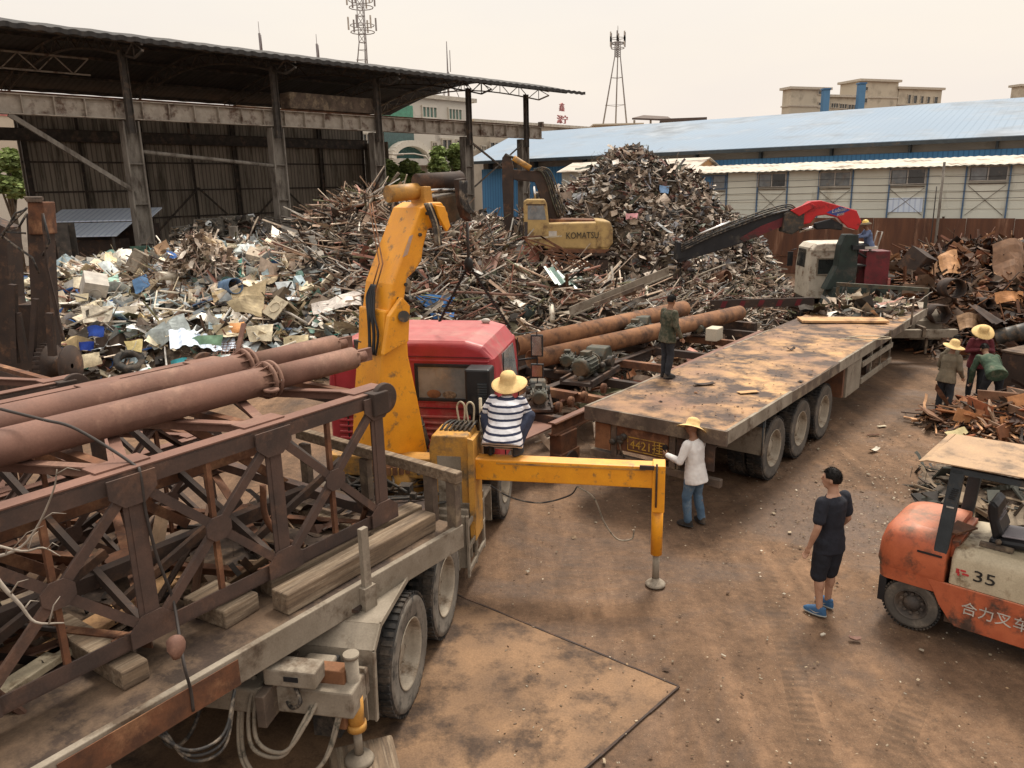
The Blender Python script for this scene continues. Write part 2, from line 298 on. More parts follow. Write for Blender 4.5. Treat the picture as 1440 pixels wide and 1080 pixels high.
    def obj(s, name, mats, parent=None, bev=0, T=None, weld=False, seg=2):
        if not isinstance(mats, (list, tuple)): mats = [mats]
        if T is not None: s.xf(T)
        me = bpy.data.meshes.new(name); me.from_pydata(s.v, [], s.f)
        for q in mats: me.materials.append(M[q] if isinstance(q, str) else q)
        me.polygons.foreach_set('material_index', s.mi); me.polygons.foreach_set('use_smooth', s.sm)
        if any(c is not None for c in s.c):
            at_ = me.attributes.new('Col', 'FLOAT_COLOR', 'FACE'); buf = []
            for c in s.c: buf += [*(c or (.3, .25, .2)), 1]
            at_.data.foreach_set('color', buf)
        me.validate(); me.update()
        o = bpy.data.objects.new(name, me); COL.objects.link(o)
        if parent: o.parent = parent
        if bev:
            b = o.modifiers.new('bevel', 'BEVEL'); b.width = bev; b.segments = seg; b.limit_method = 'ANGLE'; b.angle_limit = rad(40)
        return o
def tag(o, label=None, cat=None, group=None, kind=None):
    if label: o['label'] = label
    if cat: o['category'] = cat
    if group: o['group'] = group
    if kind: o['kind'] = kind
    return o
def thing(name, label, cat, O=(0, 0, 0), h=0, group=None):
    o = bpy.data.objects.new(name, None); COL.objects.link(o); o.empty_display_size = .2
    o.location = (O[0], O[1], O[2] if len(O) > 2 else 0); o.rotation_euler = (0, 0, -rad(h))
    return tag(o, label, cat, group)
def copy_tree(o, parent=None):
    c = o.copy(); COL.objects.link(c)
    if parent: c.parent = parent
    for ch in [q for q in bpy.data.objects if q.parent == o]: copy_tree(ch, c)
    return c
def text(s, size, T, m, parent=None, name='lettering', ext=.002, shear=0, sx=1):
    cu = bpy.data.curves.new(name, 'FONT'); cu.body = s; cu.size = size; cu.extrude = ext; cu.align_x = 'CENTER'; cu.align_y = 'CENTER'; cu.shear = shear; cu.resolution_u = 3
    to = bpy.data.objects.new(name, cu); COL.objects.link(to); dg = bpy.context.evaluated_depsgraph_get(); dg.update()
    me = bpy.data.meshes.new_from_object(to.evaluated_get(dg)); bpy.data.objects.remove(to)
    me.transform(T @ Matrix.Diagonal((sx, 1, 1, 1))); me.materials.clear(); me.materials.append(M[m]); me.name = name
    o = bpy.data.objects.new(name, me); COL.objects.link(o)
    if parent: o.parent = parent
    return o
def TM(c, x, y):     # matrix with origin c, local x and y axes
    x = Vector(x).normalized(); y = Vector(y); y = (y - x * y.dot(x)).normalized(); z = x.cross(y)
    return Matrix(((x.x, y.x, z.x, c[0]), (x.y, y.y, z.y, c[1]), (x.z, y.z, z.z, c[2]), (0, 0, 0, 1)))
def curve_pts(pts, n=8):        # Catmull-Rom
    P_ = [Vector(p) for p in pts]; P_ = [P_[0] * 2 - P_[1]] + P_ + [P_[-1] * 2 - P_[-2]]; out = []
    for i in range(1, len(P_) - 2):
        for k in range(n):
            t = k / n; a, b, c, d = P_[i - 1:i + 3]
            out.append(.5 * ((2 * b) + (c - a) * t + (2 * a - 5 * b + 4 * c - d) * t * t + (3 * b - a - 3 * c + d) * t ** 3))
    return out + [P_[-2]]

# ================= SETTING =================
def ground_material():
    m = bpy.data.materials.new('yard_dirt'); m.use_nodes = True; nt = m.node_tree; N = nt.nodes.new; L = nt.links.new
    b = nt.nodes['Principled BSDF']; tc = N('ShaderNodeTexCoord'); vec = tc.outputs['Object']
    def nse(sc, det=6, rg=.6, v=None, dist=0):
        n = N('ShaderNodeTexNoise'); n.inputs['Scale'].default_value = sc; n.inputs['Detail'].default_value = det; n.inputs['Roughness'].default_value = rg
        n.inputs['Distortion'].default_value = dist; L(v or vec, n.inputs['Vector']); return n.outputs['Fac']
    def ramp(f, p0, p1, a, c):
        r = N('ShaderNodeValToRGB'); r.color_ramp.elements[0].position = p0; r.color_ramp.elements[1].position = p1
        a = (a,) * 3 if isinstance(a, (int, float)) else a; c = (c,) * 3 if isinstance(c, (int, float)) else c
        r.color_ramp.elements[0].color = (*a, 1); r.color_ramp.elements[1].color = (*c, 1); L(f, r.inputs[0]); return r.outputs[0]
    def mix(f, a, c, bt='MIX'):
        x = N('ShaderNodeMix'); x.data_type = 'RGBA'; x.blend_type = bt
        if isinstance(f, float): x.inputs[0].default_value = f
        else: L(f, x.inputs[0])
        for i, q in ((6, a), (7, c)):
            if isinstance(q, tuple): x.inputs[i].default_value = (*q, 1)
            else: L(q, x.inputs[i])
        return x.outputs[2]
    # tracks: noise stretched along the driving direction (heading 38)
    mp = N('ShaderNodeMapping'); mp.inputs['Rotation'].default_value = (0, 0, rad(38)); mp.inputs['Scale'].default_value = (2.6, .22, 1); L(vec, mp.inputs[0])
    mp2 = N('ShaderNodeMapping'); mp2.inputs['Rotation'].default_value = (0, 0, rad(12)); mp2.inputs['Scale'].default_value = (2.2, .25, 1); L(vec, mp2.inputs[0])
    c = ramp(nse(.35, 6, .65), .33, .68, (.100, .065, .044), (.222, .142, .090))
    c = mix(.55, c, ramp(nse(1.0, 5, .6, mp.outputs[0], .6), .32, .66, (.55, .52, .50), (1.2, 1.15, 1.1)), 'MULTIPLY')
    c = mix(.45, c, ramp(nse(1.1, 5, .6, mp2.outputs[0], .5), .32, .66, (.5, .48, .46), (1.25, 1.2, 1.15)), 'MULTIPLY')
    wet = ramp(nse(.30, 7, .68, None, .9), .46, .60, 0, 1)
    c = mix(wet, c, mix(.52, c, (.055, .034, .024)))
    c = mix(.75, c, ramp(nse(7, 10, .82), .34, .66, (.55, .53, .52), (1.38, 1.34, 1.28)), 'MULTIPLY'); c = mix(.6, c, ramp(nse(70, 4, .8), .3, .7, (.55, .53, .5), (1.45, 1.4, 1.35)), 'MULTIPLY')
    c = mix(ramp(nse(26, 6, .8), .60, .70, 0, .75), c, (.36, .27, .18))
    c = mix(ramp(nse(4, 10, .8), .57, .66, 0, .7), c, (.07, .045, .03))
    # tyre tread marks: cross lugs inside narrow bands along the driving direction
    def tread(rotd, per, off, fac):
        nonlocal c
        q = N('ShaderNodeMapping'); q.inputs['Rotation'].default_value = (0, 0, rad(rotd)); L(vec, q.inputs[0])
        s = N('ShaderNodeSeparateXYZ'); L(q.outputs[0], s.inputs[0])
        wob = N('ShaderNodeMath'); wob.operation = 'MULTIPLY_ADD'; wob.inputs[1].default_value = .8; L(nse(.18, 2, .4), wob.inputs[0]); L(s.outputs[0], wob.inputs[2])
        d = N('ShaderNodeMath'); d.operation = 'MULTIPLY_ADD'; d.inputs[1].default_value = 1 / per; d.inputs[2].default_value = off; L(wob.outputs[0], d.inputs[0])
        f = N('ShaderNodeMath'); f.operation = 'FRACT'; L(d.outputs[0], f.inputs[0])
        l = N('ShaderNodeMath'); l.operation = 'LESS_THAN'; l.inputs[1].default_value = .26 / per; L(f.outputs[0], l.inputs[0])
        y = N('ShaderNodeMath'); y.operation = 'MULTIPLY'; y.inputs[1].default_value = 60; L(s.outputs[1], y.inputs[0])
        sn = N('ShaderNodeMath'); sn.operation = 'SINE'; L(y.outputs[0], sn.inputs[0])
        sm = N('ShaderNodeMath'); sm.operation = 'MULTIPLY_ADD'; sm.inputs[1].default_value = .35; sm.inputs[2].default_value = .65; sm.use_clamp = True; L(sn.outputs[0], sm.inputs[0])
        a1 = N('ShaderNodeMath'); a1.operation = 'MULTIPLY'; L(l.outputs[0], a1.inputs[0]); L(sm.outputs[0], a1.inputs[1])
        a2 = N('ShaderNodeMath'); a2.operation = 'MULTIPLY'; L(a1.outputs[0], a2.inputs[0]); L(ramp(nse(.5, 5, .65, None, .5), .46, .60, 0, fac), a2.inputs[1])
        c = mix(a2.outputs[0], c, mix(.55, c, (.045, .03, .02))); return a2.outputs[0]
    tr1 = tread(38, 2.05, .3, .8); tr2 = tread(8, 2.35, .1, .8); tr3 = tread(60, 3.1, .7, .6)
    L(c, b.inputs['Base Color'])
    rr = N('ShaderNodeMapRange'); rr.inputs['To Min'].default_value = .92; rr.inputs['To Max'].default_value = .5; L(wet, rr.inputs[0]); L(rr.outputs[0], b.inputs['Roughness'])
    b.inputs['Specular IOR Level'].default_value = .25
    ad = N('ShaderNodeMath'); ad.operation = 'ADD'; L(nse(1.2, 5, .6, mp.outputs[0], .6), ad.inputs[0])
    ml = N('ShaderNodeMath'); ml.operation = 'MULTIPLY'; ml.inputs[1].default_value = .5; L(nse(14, 8, .75), ml.inputs[0]); L(ml.outputs[0], ad.inputs[1])
    bp = N('ShaderNodeBump'); bp.inputs['Strength'].default_value = .5; bp.inputs['Distance'].default_value = .05; L(ad.outputs[0], bp.inputs['Height']); L(bp.outputs[0], b.inputs['Normal'])
    return m
M['ground'] = ground_material()
def gz(x, y):
    if not (-30 < x < 40 and 0 < y < 60): return 0
    return .02 * noise.noise(Vector((x * .5, y * .5, 0))) + .012 * noise.noise(Vector((x * 2.2, y * 2.2, 3)))
def axis(lo, hi, st, far):
    a = [lo + i * st for i in range(int((hi - lo) / st) + 1)]
    l, k = lo, st; pre = []
    while l > -far: k *= 1.5; l -= k; pre.append(l)
    post = []; l, k = a[-1], st
    while l < far: k *= 1.5; l += k; post.append(l)
    return pre[::-1] + a + post
gx, gy = axis(-12, 20, .2, 1500), axis(2, 40, .2, 1500)
g = MB(); nx = len(gx)
g.add([(x, y, gz(x, y) - .02) for y in gy for x in gx], [(j * nx + i, j * nx + i + 1, (j + 1) * nx + i + 1, (j + 1) * nx + i) for j in range(len(gy) - 1) for i in range(nx - 1)], smooth=True)
tag(g.obj('ground', 'ground'), kind='structure')
# steel-edged joint lines of the concrete pad
J1, J2, J3 = gp(655, 842), gp(955, 966), gp(825, 1080)
J0 = J1 + (J1 - J2) * 1.2; J4 = J2 + (J3 - J2) * 3
M['pad'] = mat('pad_concrete', (.26, .155, .085), (.155, .092, .052), .8, dirt=(.085, .052, .033), damt=.5, scale=1.3, dscale=1.6, bump=.5, bscale=22, fine=.45)
pd = MB(); far = J0 + (J4 - J2)
pd.add([(p.x, p.y, .004) for p in (J0, J4 + (J1 - J2) * 2.2, J4, J2)], [(0, 1, 2, 3)]); tag(pd.obj('concrete_pad', 'pad'), kind='structure')
jt = MB()
for a, b in ((J0, J2), (J2, J4)):
    d = (b - a).normalized(); q = Vector((-d.y, d.x, 0)); n = int((b - a).length / .25)
    for k in range(n):
        p = a + (b - a) * k / n; r = a + (b - a) * (k + 1) / n; o1 = .006 * noise.noise(p * 5)
        jt.beam(p + q * o1 + Vector((0, 0, .004)), r + q * o1 + Vector((0, 0, .004)), .022 + .012 * noise.noise(p * 3), .014)
tag(jt.obj('expansion_joint', 'rust_dark'), kind='structure')

# ================= SHED =================
S0 = Vector((-14.27, 30.69, 0)); SH = 42.6
SF = frame(S0, SH); SI = SF.inverted()
shed = thing('open_shed', 'long open fronted steel shed with black arched roof behind the mixed scrap', 'shed', S0, SH)
def arch(D): return 10.1 + 1.3 * math.sin(math.pi * min(max((D + 2) / 17, 0), 1))
m = MB(); ys = [-16 + i * .75 for i in range(int(41.3 / .75) + 1)]; ys[-1] = 24.9
Ds = [-2 + 17 * i / 14 for i in range(15)]
vs = []; 
for y in ys:
    for D in Ds: vs.append((-D, y + .0, arch(D) + .03 * ((ys.index(y)) % 2)))
nD = len(Ds); fs = [(i * nD + j, i * nD + j + 1, (i + 1) * nD + j + 1, (i + 1) * nD + j) for i in range(len(ys) - 1) for j in range(nD - 1)]
m.add(vs, fs); m.add([(a, b, c + .05) for a, b, c in vs], [f[::-1] for f in fs])
rf = m.obj('roof', 'shedroof', shed)
fl = MB(); nf = len(ys) * 6
vs = [(2.02, -16 + i * .125, 10.10 + dz + .035 * ((i // 2) % 2)) for i in range(nf) for dz in (-.07, .09)]
fl.add(vs, [(2 * i, 2 * i + 2, 2 * i + 3, 2 * i + 1) for i in range(nf - 1)]); fl.add([(a - .05, b, c) for a, b, c in vs], [(2 * i, 2 * i + 1, 2 * i + 3, 2 * i + 2) for i in range(nf - 1)])
fl.obj('corrugated_edge', 'shedroof', rf)
cols = [-6.2, 0, 6.2, 11.7, 17.84, 22.5]
for k, s in enumerate(cols):      # arched trusses
    t = MB(); zz = [Vector((-D, s, arch(D) - .1)) for D in [-2 + i * .75 for i in range(23)]]
    lo = [p - Vector((0, 0, .55 if 0 < i < 22 else .2)) for i, p in enumerate(zz)]
    for i in range(22):
        t.beam(zz[i], zz[i + 1], .07, .07); t.beam(lo[i], lo[i + 1], .07, .07)
        t.beam(zz[i] if i % 2 else lo[i], lo[i + 1] if i % 2 else zz[i + 1], .035, .035)
        if i % 2: t.beam(zz[i], lo[i], .03, .03)
    t.obj('roof_truss', 'girder' if k == 5 else 'shedsteel', shed)
for D in (-1.6, 1, 3.5, 6.5, 9.5, 12.5, 14.6):
    MB().beam((-D, -16, arch(D) - .06), (-D, 24.6, arch(D) - .06), .08, .12).obj('purlin', 'shedsteel', shed)
for s in cols[:3]:                 # front lattice visible at upper left
    t = MB(); a0 = Vector((.1, s - 6.2, 9.1)); a1 = Vector((.1, s, 9.1))
for j in range(3):
    t = MB(); y0 = -6.2 + (j - 1) * 6.2
    if j == 2: continue
    for i in range(10):
        p = Vector((-3, y0 + i * .62, 9.5)); q = Vector((-3, y0 + (i + 1) * .62, 9.5)); t.beam(p, q, .06, .06); t.beam(p + Vector((0, 0, .6)), q + Vector((0, 0, .6)), .06, .06)
        t.beam(p if i % 2 else p + Vector((0, 0, .6)), q + Vector((0, 0, .6)) if i % 2 else q, .04, .04)
    t.obj('lattice_beam', 'girder', shed)
for k, s in enumerate(cols):
    c = MB(); w0, w1 = (.5, .42)
    c.ibeam((0, s, 0), (0, s, 7.55), .42, .62, .06, upv=Vector((0, 1, 0)))
    for z in (1.5, 3, 4.5, 6): c.beam((0, s - .26, z), (0, s + .26, z), .36, .03)
    co_ = c.obj('column', 'column' if k != 2 else 'column', shed)
    MB().ibeam((.32, s - .05, 7.1), (.32, s - .05, 10.0), .22, .24, .02, upv=Vector((0, 1, 0))).obj('post', 'shedsteel', shed)
g_ = MB(); g_.ibeam((0, -16, 7.95), (0, 24.2, 7.95), .36, .68, .035)
y = -15.8
while y < 24.1: g_.box((.1, y, 7.95), (.17, .03, .6)); y += 1.02
g_.box((0, 24.15, 8.42), (.3, .2, .35)); g_.obj('girder', 'girder', shed)
MB().ibeam((0, -16, 8.33), (0, 24.0, 8.33), .1, .07, .02).obj('crane_rail', 'rust', shed)
MB().ibeam((-13.6, -16, 7.9), (-13.6, 21.6, 7.9), .3, .6, .03).obj('rear_girder', 'shedsteel', shed)
MB().box((-.3, 9.3, 8.75), (.8, 4.6, .7)).obj('crane_crab', 'grime', shed, bev=.05)
b_ = MB(); b_.beam((.1, -4.0, 7.6), (.1, -.2, 5.0), .12, .16); b_.obj('brace', 'column', shed)
MB().tube([(.1, .3, 6.45), (.1, 6.0, 5.95)], .08).obj('tie_pipe', 'column', shed)
b_ = MB(); b_.beam((.15, 18, 7.3), (.15, 21.9, 5.2), .09, .09); b_.beam((.15, 22.3, 7.3), (.15, 18.2, 4.9), .07, .07); b_.obj('brace', 'shedsteel', shed)
MB().beam((.1, 11.9, 4.85), (.1, 17.6, 4.9), .06, .06).obj('tie_rail', 'shedsteel', shed)
# back wall
bw = MB(); bw.box((-14, 10.85, 4.75), (.06, 21.3, 9.5)); bwo = bw.obj('back_wall', 'shedwall', shed)
r_ = MB()
for z in (2.2, 3.6, 5.1, 6.6, 8.1): r_.beam((-13.9, .2, z), (-13.9, 21.5, z), .07, .09)
r_.obj('wall_rail', 'shedsteel', shed)
for k, s in enumerate((.4, 3.0, 6.2, 9.0, 11.7, 14.8, 17.84, 21.3)):
    MB().ibeam((-13.75, s, 0), (-13.75, s, 9.4), .16 if k % 2 == 0 else .1, .26 if k % 2 == 0 else .12, .02, upv=Vector((0, 1, 0))).obj('wall_post', 'shedsteel', shed)
r_ = MB(); 
for s in (6.4, 12): r_.beam((-13.6, s, 2.8), (-13.6, s + 2.7, 5.2), .09, .09); r_.beam((-13.6, s + 5.2, 2.8), (-13.6, s + 2.7, 5.2), .09, .09)
r_.obj('wall_brace', 'shedsteel', shed)
# gable end wall at the right, partly clad
MB().box((-12.6, 21.55, 4.0), (2.6, .05, 8)).obj('side_wall', 'shedwall', shed)

# fence of rusty plate, prefab cabins, warehouse: one common direction
W0 = gp(1080, 383); WH = 125.2; WF = frame(W0, WH); WI = WF.inverted()
def wl(u, v, X=0):      # pixel -> local point on the plane at local X
    return WI @ pv(u, v, WF @ Vector((X, 0, 0)), WH)
fence = thing('plate_fence', 'tall rusty brown sheet metal fence below the cabins', 'fence', W0, WH)
y = -26; random.seed(3)
while y < 15:
    wd = random.uniform(1.3, 2.2); MB().box((random.uniform(-.02, .02), y + wd / 2, 1.47), (.04, wd - .01, 2.94 + random.uniform(-.03, .03))).obj('fence_panel', 'fence_rust', fence); y += wd
for k in range(9): MB().beam((-.08, -24 + k * 4.6, 0), (-.08, -24 + k * 4.6, 3.02), .1, .1).obj('fence_post', 'rust_dark', fence)
MB().box((.04, -5, .95), (.03, 40, .05)).obj('fence_rail', 'rust', fence)
cb = thing('prefab_cabin_row', 'long pale prefab cabin row with blue framed windows above the rusty fence', 'cabin', WF @ Vector((-1, 0, 0)), WH)
CI = (WF @ Matrix.Translation((-1, 0, 0))).inverted()
def cl(u, v): return CI @ pv(u, v, WF @ Vector((-1, 0, 0)), WH)
zc = cl(1240, 236).z; yl = cl(956, 245).y
wall = MB().box((-2, (yl + 17) / 2, zc / 2), (4, 17 - yl, zc)).obj('wall', 'panelw', cb)
# roof: corrugated, shallow pitch
rfm = MB(); n = int((17.6 - yl) / .18)
vs = []; 
for i in range(n + 1):
    y = yl - .4 + i * .18; wob = .03 * noise.noise(Vector((y * .6, 0, 0)))
    for x, z in ((.45, zc - .02), (-2, zc + .42), (-4.4, zc - .02)): vs.append((x + .04 * noise.noise(Vector((y * 3, x, 0))), y, z + .035 * (i % 2) + wob))
fs = [(i * 3 + j, i * 3 + j + 1, i * 3 + j + 4, i * 3 + j + 3) for i in range(n) for j in range(2)]
rfm.add(vs, fs); rfm.add([(a, b, c - .05) for a, b, c in vs], [f[::-1] for f in fs]); rfm.obj('roof', 'asb', cb)
posts = [984, 1022, 1065, 1107, 1151, 1198, 1250, 1303, 1356, 1418]
for u in [956] + posts: MB().box((.04, cl(u, 270).y, zc / 2 + 1.4), (.08, .07, zc - 2.85)).obj('frame_post', 'blueframe', cb)
pr = MB()
for z in (3.35, 3.75, 4.15, 4.55, 4.95): pr.box((.012, (yl + 17) / 2, z), (.016, 17 - yl, .012))
pr.obj('panel_seams', 'beige', cb)
for k, (a, b, t0, t1, kind) in enumerate([(984, 1022, 246, 266, 'b'), (1065, 1107, 243, 263, 'g'), (1151, 1198, 241, 262, 'w'), (1250, 1303, 237, 259, 'o'), (1360, 1418, 233, 254, 'g')]):
    y0, y1 = cl(a, 255).y + .06, cl(b, 255).y - .06; z1, z0 = cl((a + b) / 2, t0 + 1).z, cl((a + b) / 2, t1).z
    fr = MB()
    for q in (z0, z1): fr.box((.06, (y0 + y1) / 2, q), (.05, y1 - y0, .05))
    for q in (y0, (y0 + y1) / 2, y1): fr.box((.063, q, (z0 + z1) / 2), (.05, .05, z1 - z0 - .05))
    f_ = fr.obj('window', 'blueframe' if kind == 'b' else 'markw', cb)
    MB().box((.03, (y0 + y1) / 2, (z0 + z1) / 2), (.02, y1 - y0, z1 - z0)).obj('pane', {'b': 'glass2', 'g': 'glass', 'w': 'glass2', 'o': 'glass'}[kind], f_)
    if kind != 'w': MB().box((.045, y0 + .25 * (y1 - y0), (z0 + z1) / 2), (.01, .4 * (y1 - y0), z1 - z0 - .1)).obj('curtain', 'bluerib' if kind == 'b' else 'glass2', f_)
    br = MB(); br.box((.035, (y0 + y1) / 2, z0 - .12), (.05, y1 - y0, .05)); br.beam((.03, y0, z0 - .2), (.03, y1, 3.05), .015, .02); br.beam((.05, y1, z0 - .2), (.05, y0, 3.05), .015, .02)
    br.obj('brace', 'grime', cb)
    if k == 3: MB().box((.02, (y0 + y1) / 2, 3.55), (.03, y1 - y0, .7)).obj('patch_panel', 'bluetin', cb)
# wires along the cabins
for k in range(4):
    cw = MB(); z = 4.9 - k * .32
    cw.tube([(.3, yl + i * 2.2, z - .05 * (i % 2) - .02 * k) for i in range(11)], .012, 5); cw.obj('wire', 'cable', cb)
# warehouse
wh = thing('warehouse', 'long blue warehouse with pale blue pitched roof behind the cabins', 'warehouse', WF @ Vector((-7, 0, 0)), WH)
HF = WF @ Matrix.Translation((-7, 0, 0)); HI = HF.inverted()
def hl(u, v, X=0): return HI @ pv(u, v, HF @ Vector((X, 0, 0)), WH)
ze = (hl(1440, 192).z + hl(924, 219).z) / 2; ye = hl(660, 240).y
zr = (hl(1440, 138, -16).z + hl(900, 178, -16).z) / 2; yr = hl(728, 200, -16).y
zg = hl(1312, 213).z; zb = hl(1312, 224).z; Y1 = 26
print('warehouse', ze, zr, zg, ye, yr)
wl_ = MB().box((-16, (ye + 1 + Y1) / 2, zg / 2), (31.4, Y1 - ye - 1, zg)).obj('wall', 'blueband', wh)
MB().box((-15.9, (ye + 1 + Y1) / 2, (zg + ze) / 2), (31, Y1 - ye - 1.2, ze - zg)).obj('upper_wall', 'panelgrey', wh)
r_ = MB(); th = .12
r_.slab([(.6, ye, ze), (.6, Y1, ze), (-16, Y1, zr), (-16, yr, zr)], (0, 0, 1), th); r_.slab([(-16, yr, zr), (-16, Y1, zr), (-32.6, Y1, ze), (-32.6, ye, ze)], (0, 0, 1), th)
r_.obj('roof', 'blueroof', wh)
MB().box((.62, (ye + Y1) / 2, ze - .02), (.1, Y1 - ye, .2)).obj('gutter', 'slate', wh)
y = ye + 2
while y < Y1: MB().box((-.15 , y, (zg + ze) / 2), (.5, .12, ze - zg + .02)).obj('wall_post', 'slate', wh); y += 4.2
# lean-to with pale roof, between warehouse and tall heap
LF = WF @ Matrix.Translation((-3.0, 0, 0)); LI = LF.inverted()
def ll(u, v, X=0): return LI @ pv(u, v, LF @ Vector((X, 0, 0)), WH)
lt = thing('pitched_outbuilding', 'small cream outbuilding with pale pitched roof behind the tall scrap heap', 'outbuilding', LF @ Vector((0, 0, 0)), WH)
ya, yb = ll(790, 250).y, ll(985, 240).y - .3; za = ll(870, 240).z
MB().box((-1.8, (ya + yb) / 2, za / 2), (3.6, yb - ya, za)).obj('wall', 'panelw', lt)
zt = za + .6
r_ = MB(); r_.slab([(.35, ya - .2, za - .02), (.35, yb + .2, za - .02), (-1.8, yb + .2, zt), (-1.8, ya - .2, zt)], (0, 0, 1), .06); r_.slab([(-1.8, ya - .2, zt), (-1.8, yb + .2, zt), (-3.95, yb + .2, za - .02), (-3.95, ya - .2, za - .02)], (0, 0, 1), .06)
r_.obj('roof', 'asb', lt)
gb = MB(); gb.add([(0, yb, za), (-1.8, yb, zt), (-3.6, yb, za), (0, yb - .08, za), (-1.8, yb - .08, zt), (-3.6, yb - .08, za)], [(0, 1, 2), (5, 4, 3)]); gb.obj('gable', 'ply', lt)
# utility pole and thin post by the fence
for u, v0, nm, lab, r0 in ((1322, 228, 'utility_pole', 'weathered grey pole rising in front of the cabins', .07), (1315, 262, 'thin_post', 'thin dark post just left of the weathered pole', .03)):
    b0 = WF @ Vector((.5, wl(u, 300).y, 0)); top = pv(u, v0, b0, WH)
    o = MB().tube([(0, 0, 0), (0, 0, top.z)], [r0, r0 * .85], 8).obj(nm, 'column' if r0 > .05 else 'cable'); o.location = b0; tag(o, lab, 'pole')

# ================= FAR BUILDINGS =================
OB = at(560, 260, 78); OB.z = 0; OH = 42.6; OF = frame(OB, OH); OI = OF.inverted()
def ol(u, v, X=0): return OI @ pv(u, v, OF @ Vector((X, 0, 0)), OH)
of = thing('office_building', 'cream office building with green glass and round arch seen through the shed', 'office', OB, OH)
def wrect(parent, f, u0, u1, v0, v1, frame_m, glass_m, X=0, mull=2):
    a, b = f((u0), (v0 + v1) / 2).y, f(u1, (v0 + v1) / 2).y; z1, z0 = f((u0 + u1) / 2, v0).z, f((u0 + u1) / 2, v1).z
    fr = MB(); t = .08
    for q in (z0, z1): fr.box((.1, (a + b) / 2, q), (.2, b - a + .16, .16))
    for i in range(mull + 1): fr.box((.1, a + (b - a) * i / mull, (z0 + z1) / 2), (.18, .1, z1 - z0 - .1))
    o = fr.obj('window', frame_m, parent); MB().box((.03, (a + b) / 2, (z0 + z1) / 2), (.05, b - a, z1 - z0)).obj('pane', glass_m, o)
def zh(f, u, v): return f(u, v).z
A0 = ol(470, 200).y; A1 = ol(665, 200).y; zt = zh(ol, 622, 141); z2 = zh(ol, 745, 176); A2 = ol(835, 200).y
MB().box((-8, (A0 + A1) / 2, zt / 2), (16, A1 - A0, zt)).obj('wall', 'stuccow', of)
MB().box((-8, (A1 + A2) / 2, z2 / 2), (15, A2 - A1, z2)).obj('wing_wall', 'stucco', of)
MB().box((-8, (A0 + A1) / 2, zt + .2), (16.8, A1 - A0 + .8, .4)).obj('cornice', 'beige_trim', of)
MB().box((-8, (A1 + A2) / 2 + .4, z2 + .15), (15.8, A2 - A1, .3)).obj('cornice', 'beige_trim', of)
a, b = ol(538, 180).y, ol(580, 180).y
MB().box((.05, (a + b) / 2, zh(ol, 560, 156)), (.3, b - a, zh(ol, 560, 148) - zh(ol, 560, 165))).obj('glass_sign_band', 'ggreen', of)
MB().box((.05, (a + b) / 2, (zh(ol, 560, 166) + zh(ol, 560, 218)) / 2), (.24, b - a, zh(ol, 560, 167) - zh(ol, 560, 218))).obj('curtain_wall', 'gteal', of)
for r in [(593, 613, 150, 166), (630, 648, 153, 169)]: wrect(of, ol, *r, 'stuccow', 'gcurtain', mull=4)
for r in [(607, 613, 200, 208), (621, 634, 196, 209), (641, 650, 197, 209), (661, 667, 203, 211), (676, 682, 205, 212), (688, 701, 200, 210), (706, 718, 200, 210), (509, 520, 188, 208), (526, 532, 192, 205)]: wrect(of, ol, *r, 'beige_trim', 'glass', mull=2)
# arch
ac = ol(571, 224, 0); arc = MB(); R_ = (ol(597, 220).y - ol(545, 220).y) / 2
pts = [Vector((.6, ac.y - math.cos(math.pi * i / 16) * R_, ac.z + math.sin(math.pi * i / 16) * R_ * .62)) for i in range(17)]
for i in range(16): arc.beam(pts[i], pts[i + 1], 1.0, .55)
arc.obj('arch', 'stuccow', of)
m_ = MB(); m_.add([(.3, p.y, p.z) for p in pts], [tuple(range(17))]); m_.obj('arch_glass', 'gteal', of)
MB().box((1.2, ac.y, ac.z - .35), (3, R_ * 2.6, .6)).obj('porch_beam', 'stuccow', of)
for q in (-1.1, -.45, .45, 1.1): MB().tube([(2.2, ac.y + q * R_, 0), (2.2, ac.y + q * R_, ac.z - .6)], .35, 10).obj('porch_column', 'stuccow', of)
sg = at(791, 169, 84); t_ = TM(sg, (math.sin(rad(42.6)), math.cos(rad(42.6)), 0), (0, 0, 1))
tag(text('鑫', .9, t_ @ Matrix.Translation((-.1, 1.2, 0)), 'signred', None, 'roof_sign', .08), 'red rooftop sign character above the pair of characters', 'sign')
sgn = text('深宁', .9, t_, 'signred', None, 'roof_sign', .08); tag(sgn, 'pair of red rooftop characters on the office wing', 'sign')
# pink-walled blocks seen through the shed at the far left
pk = thing('pink_block', 'pink topped building seen between shed roof and girder', 'building', at(80, 150, 95) - Vector((0, 0, at(80, 150, 95).z)), 42)
MB().box((0, 0, 6.6), (14, 26, 13.2)).obj('wall', 'stucco', pk); MB().box((0, 0, 14.0), (14.2, 26.2, 1.6)).obj('parapet', 'signred', pk)
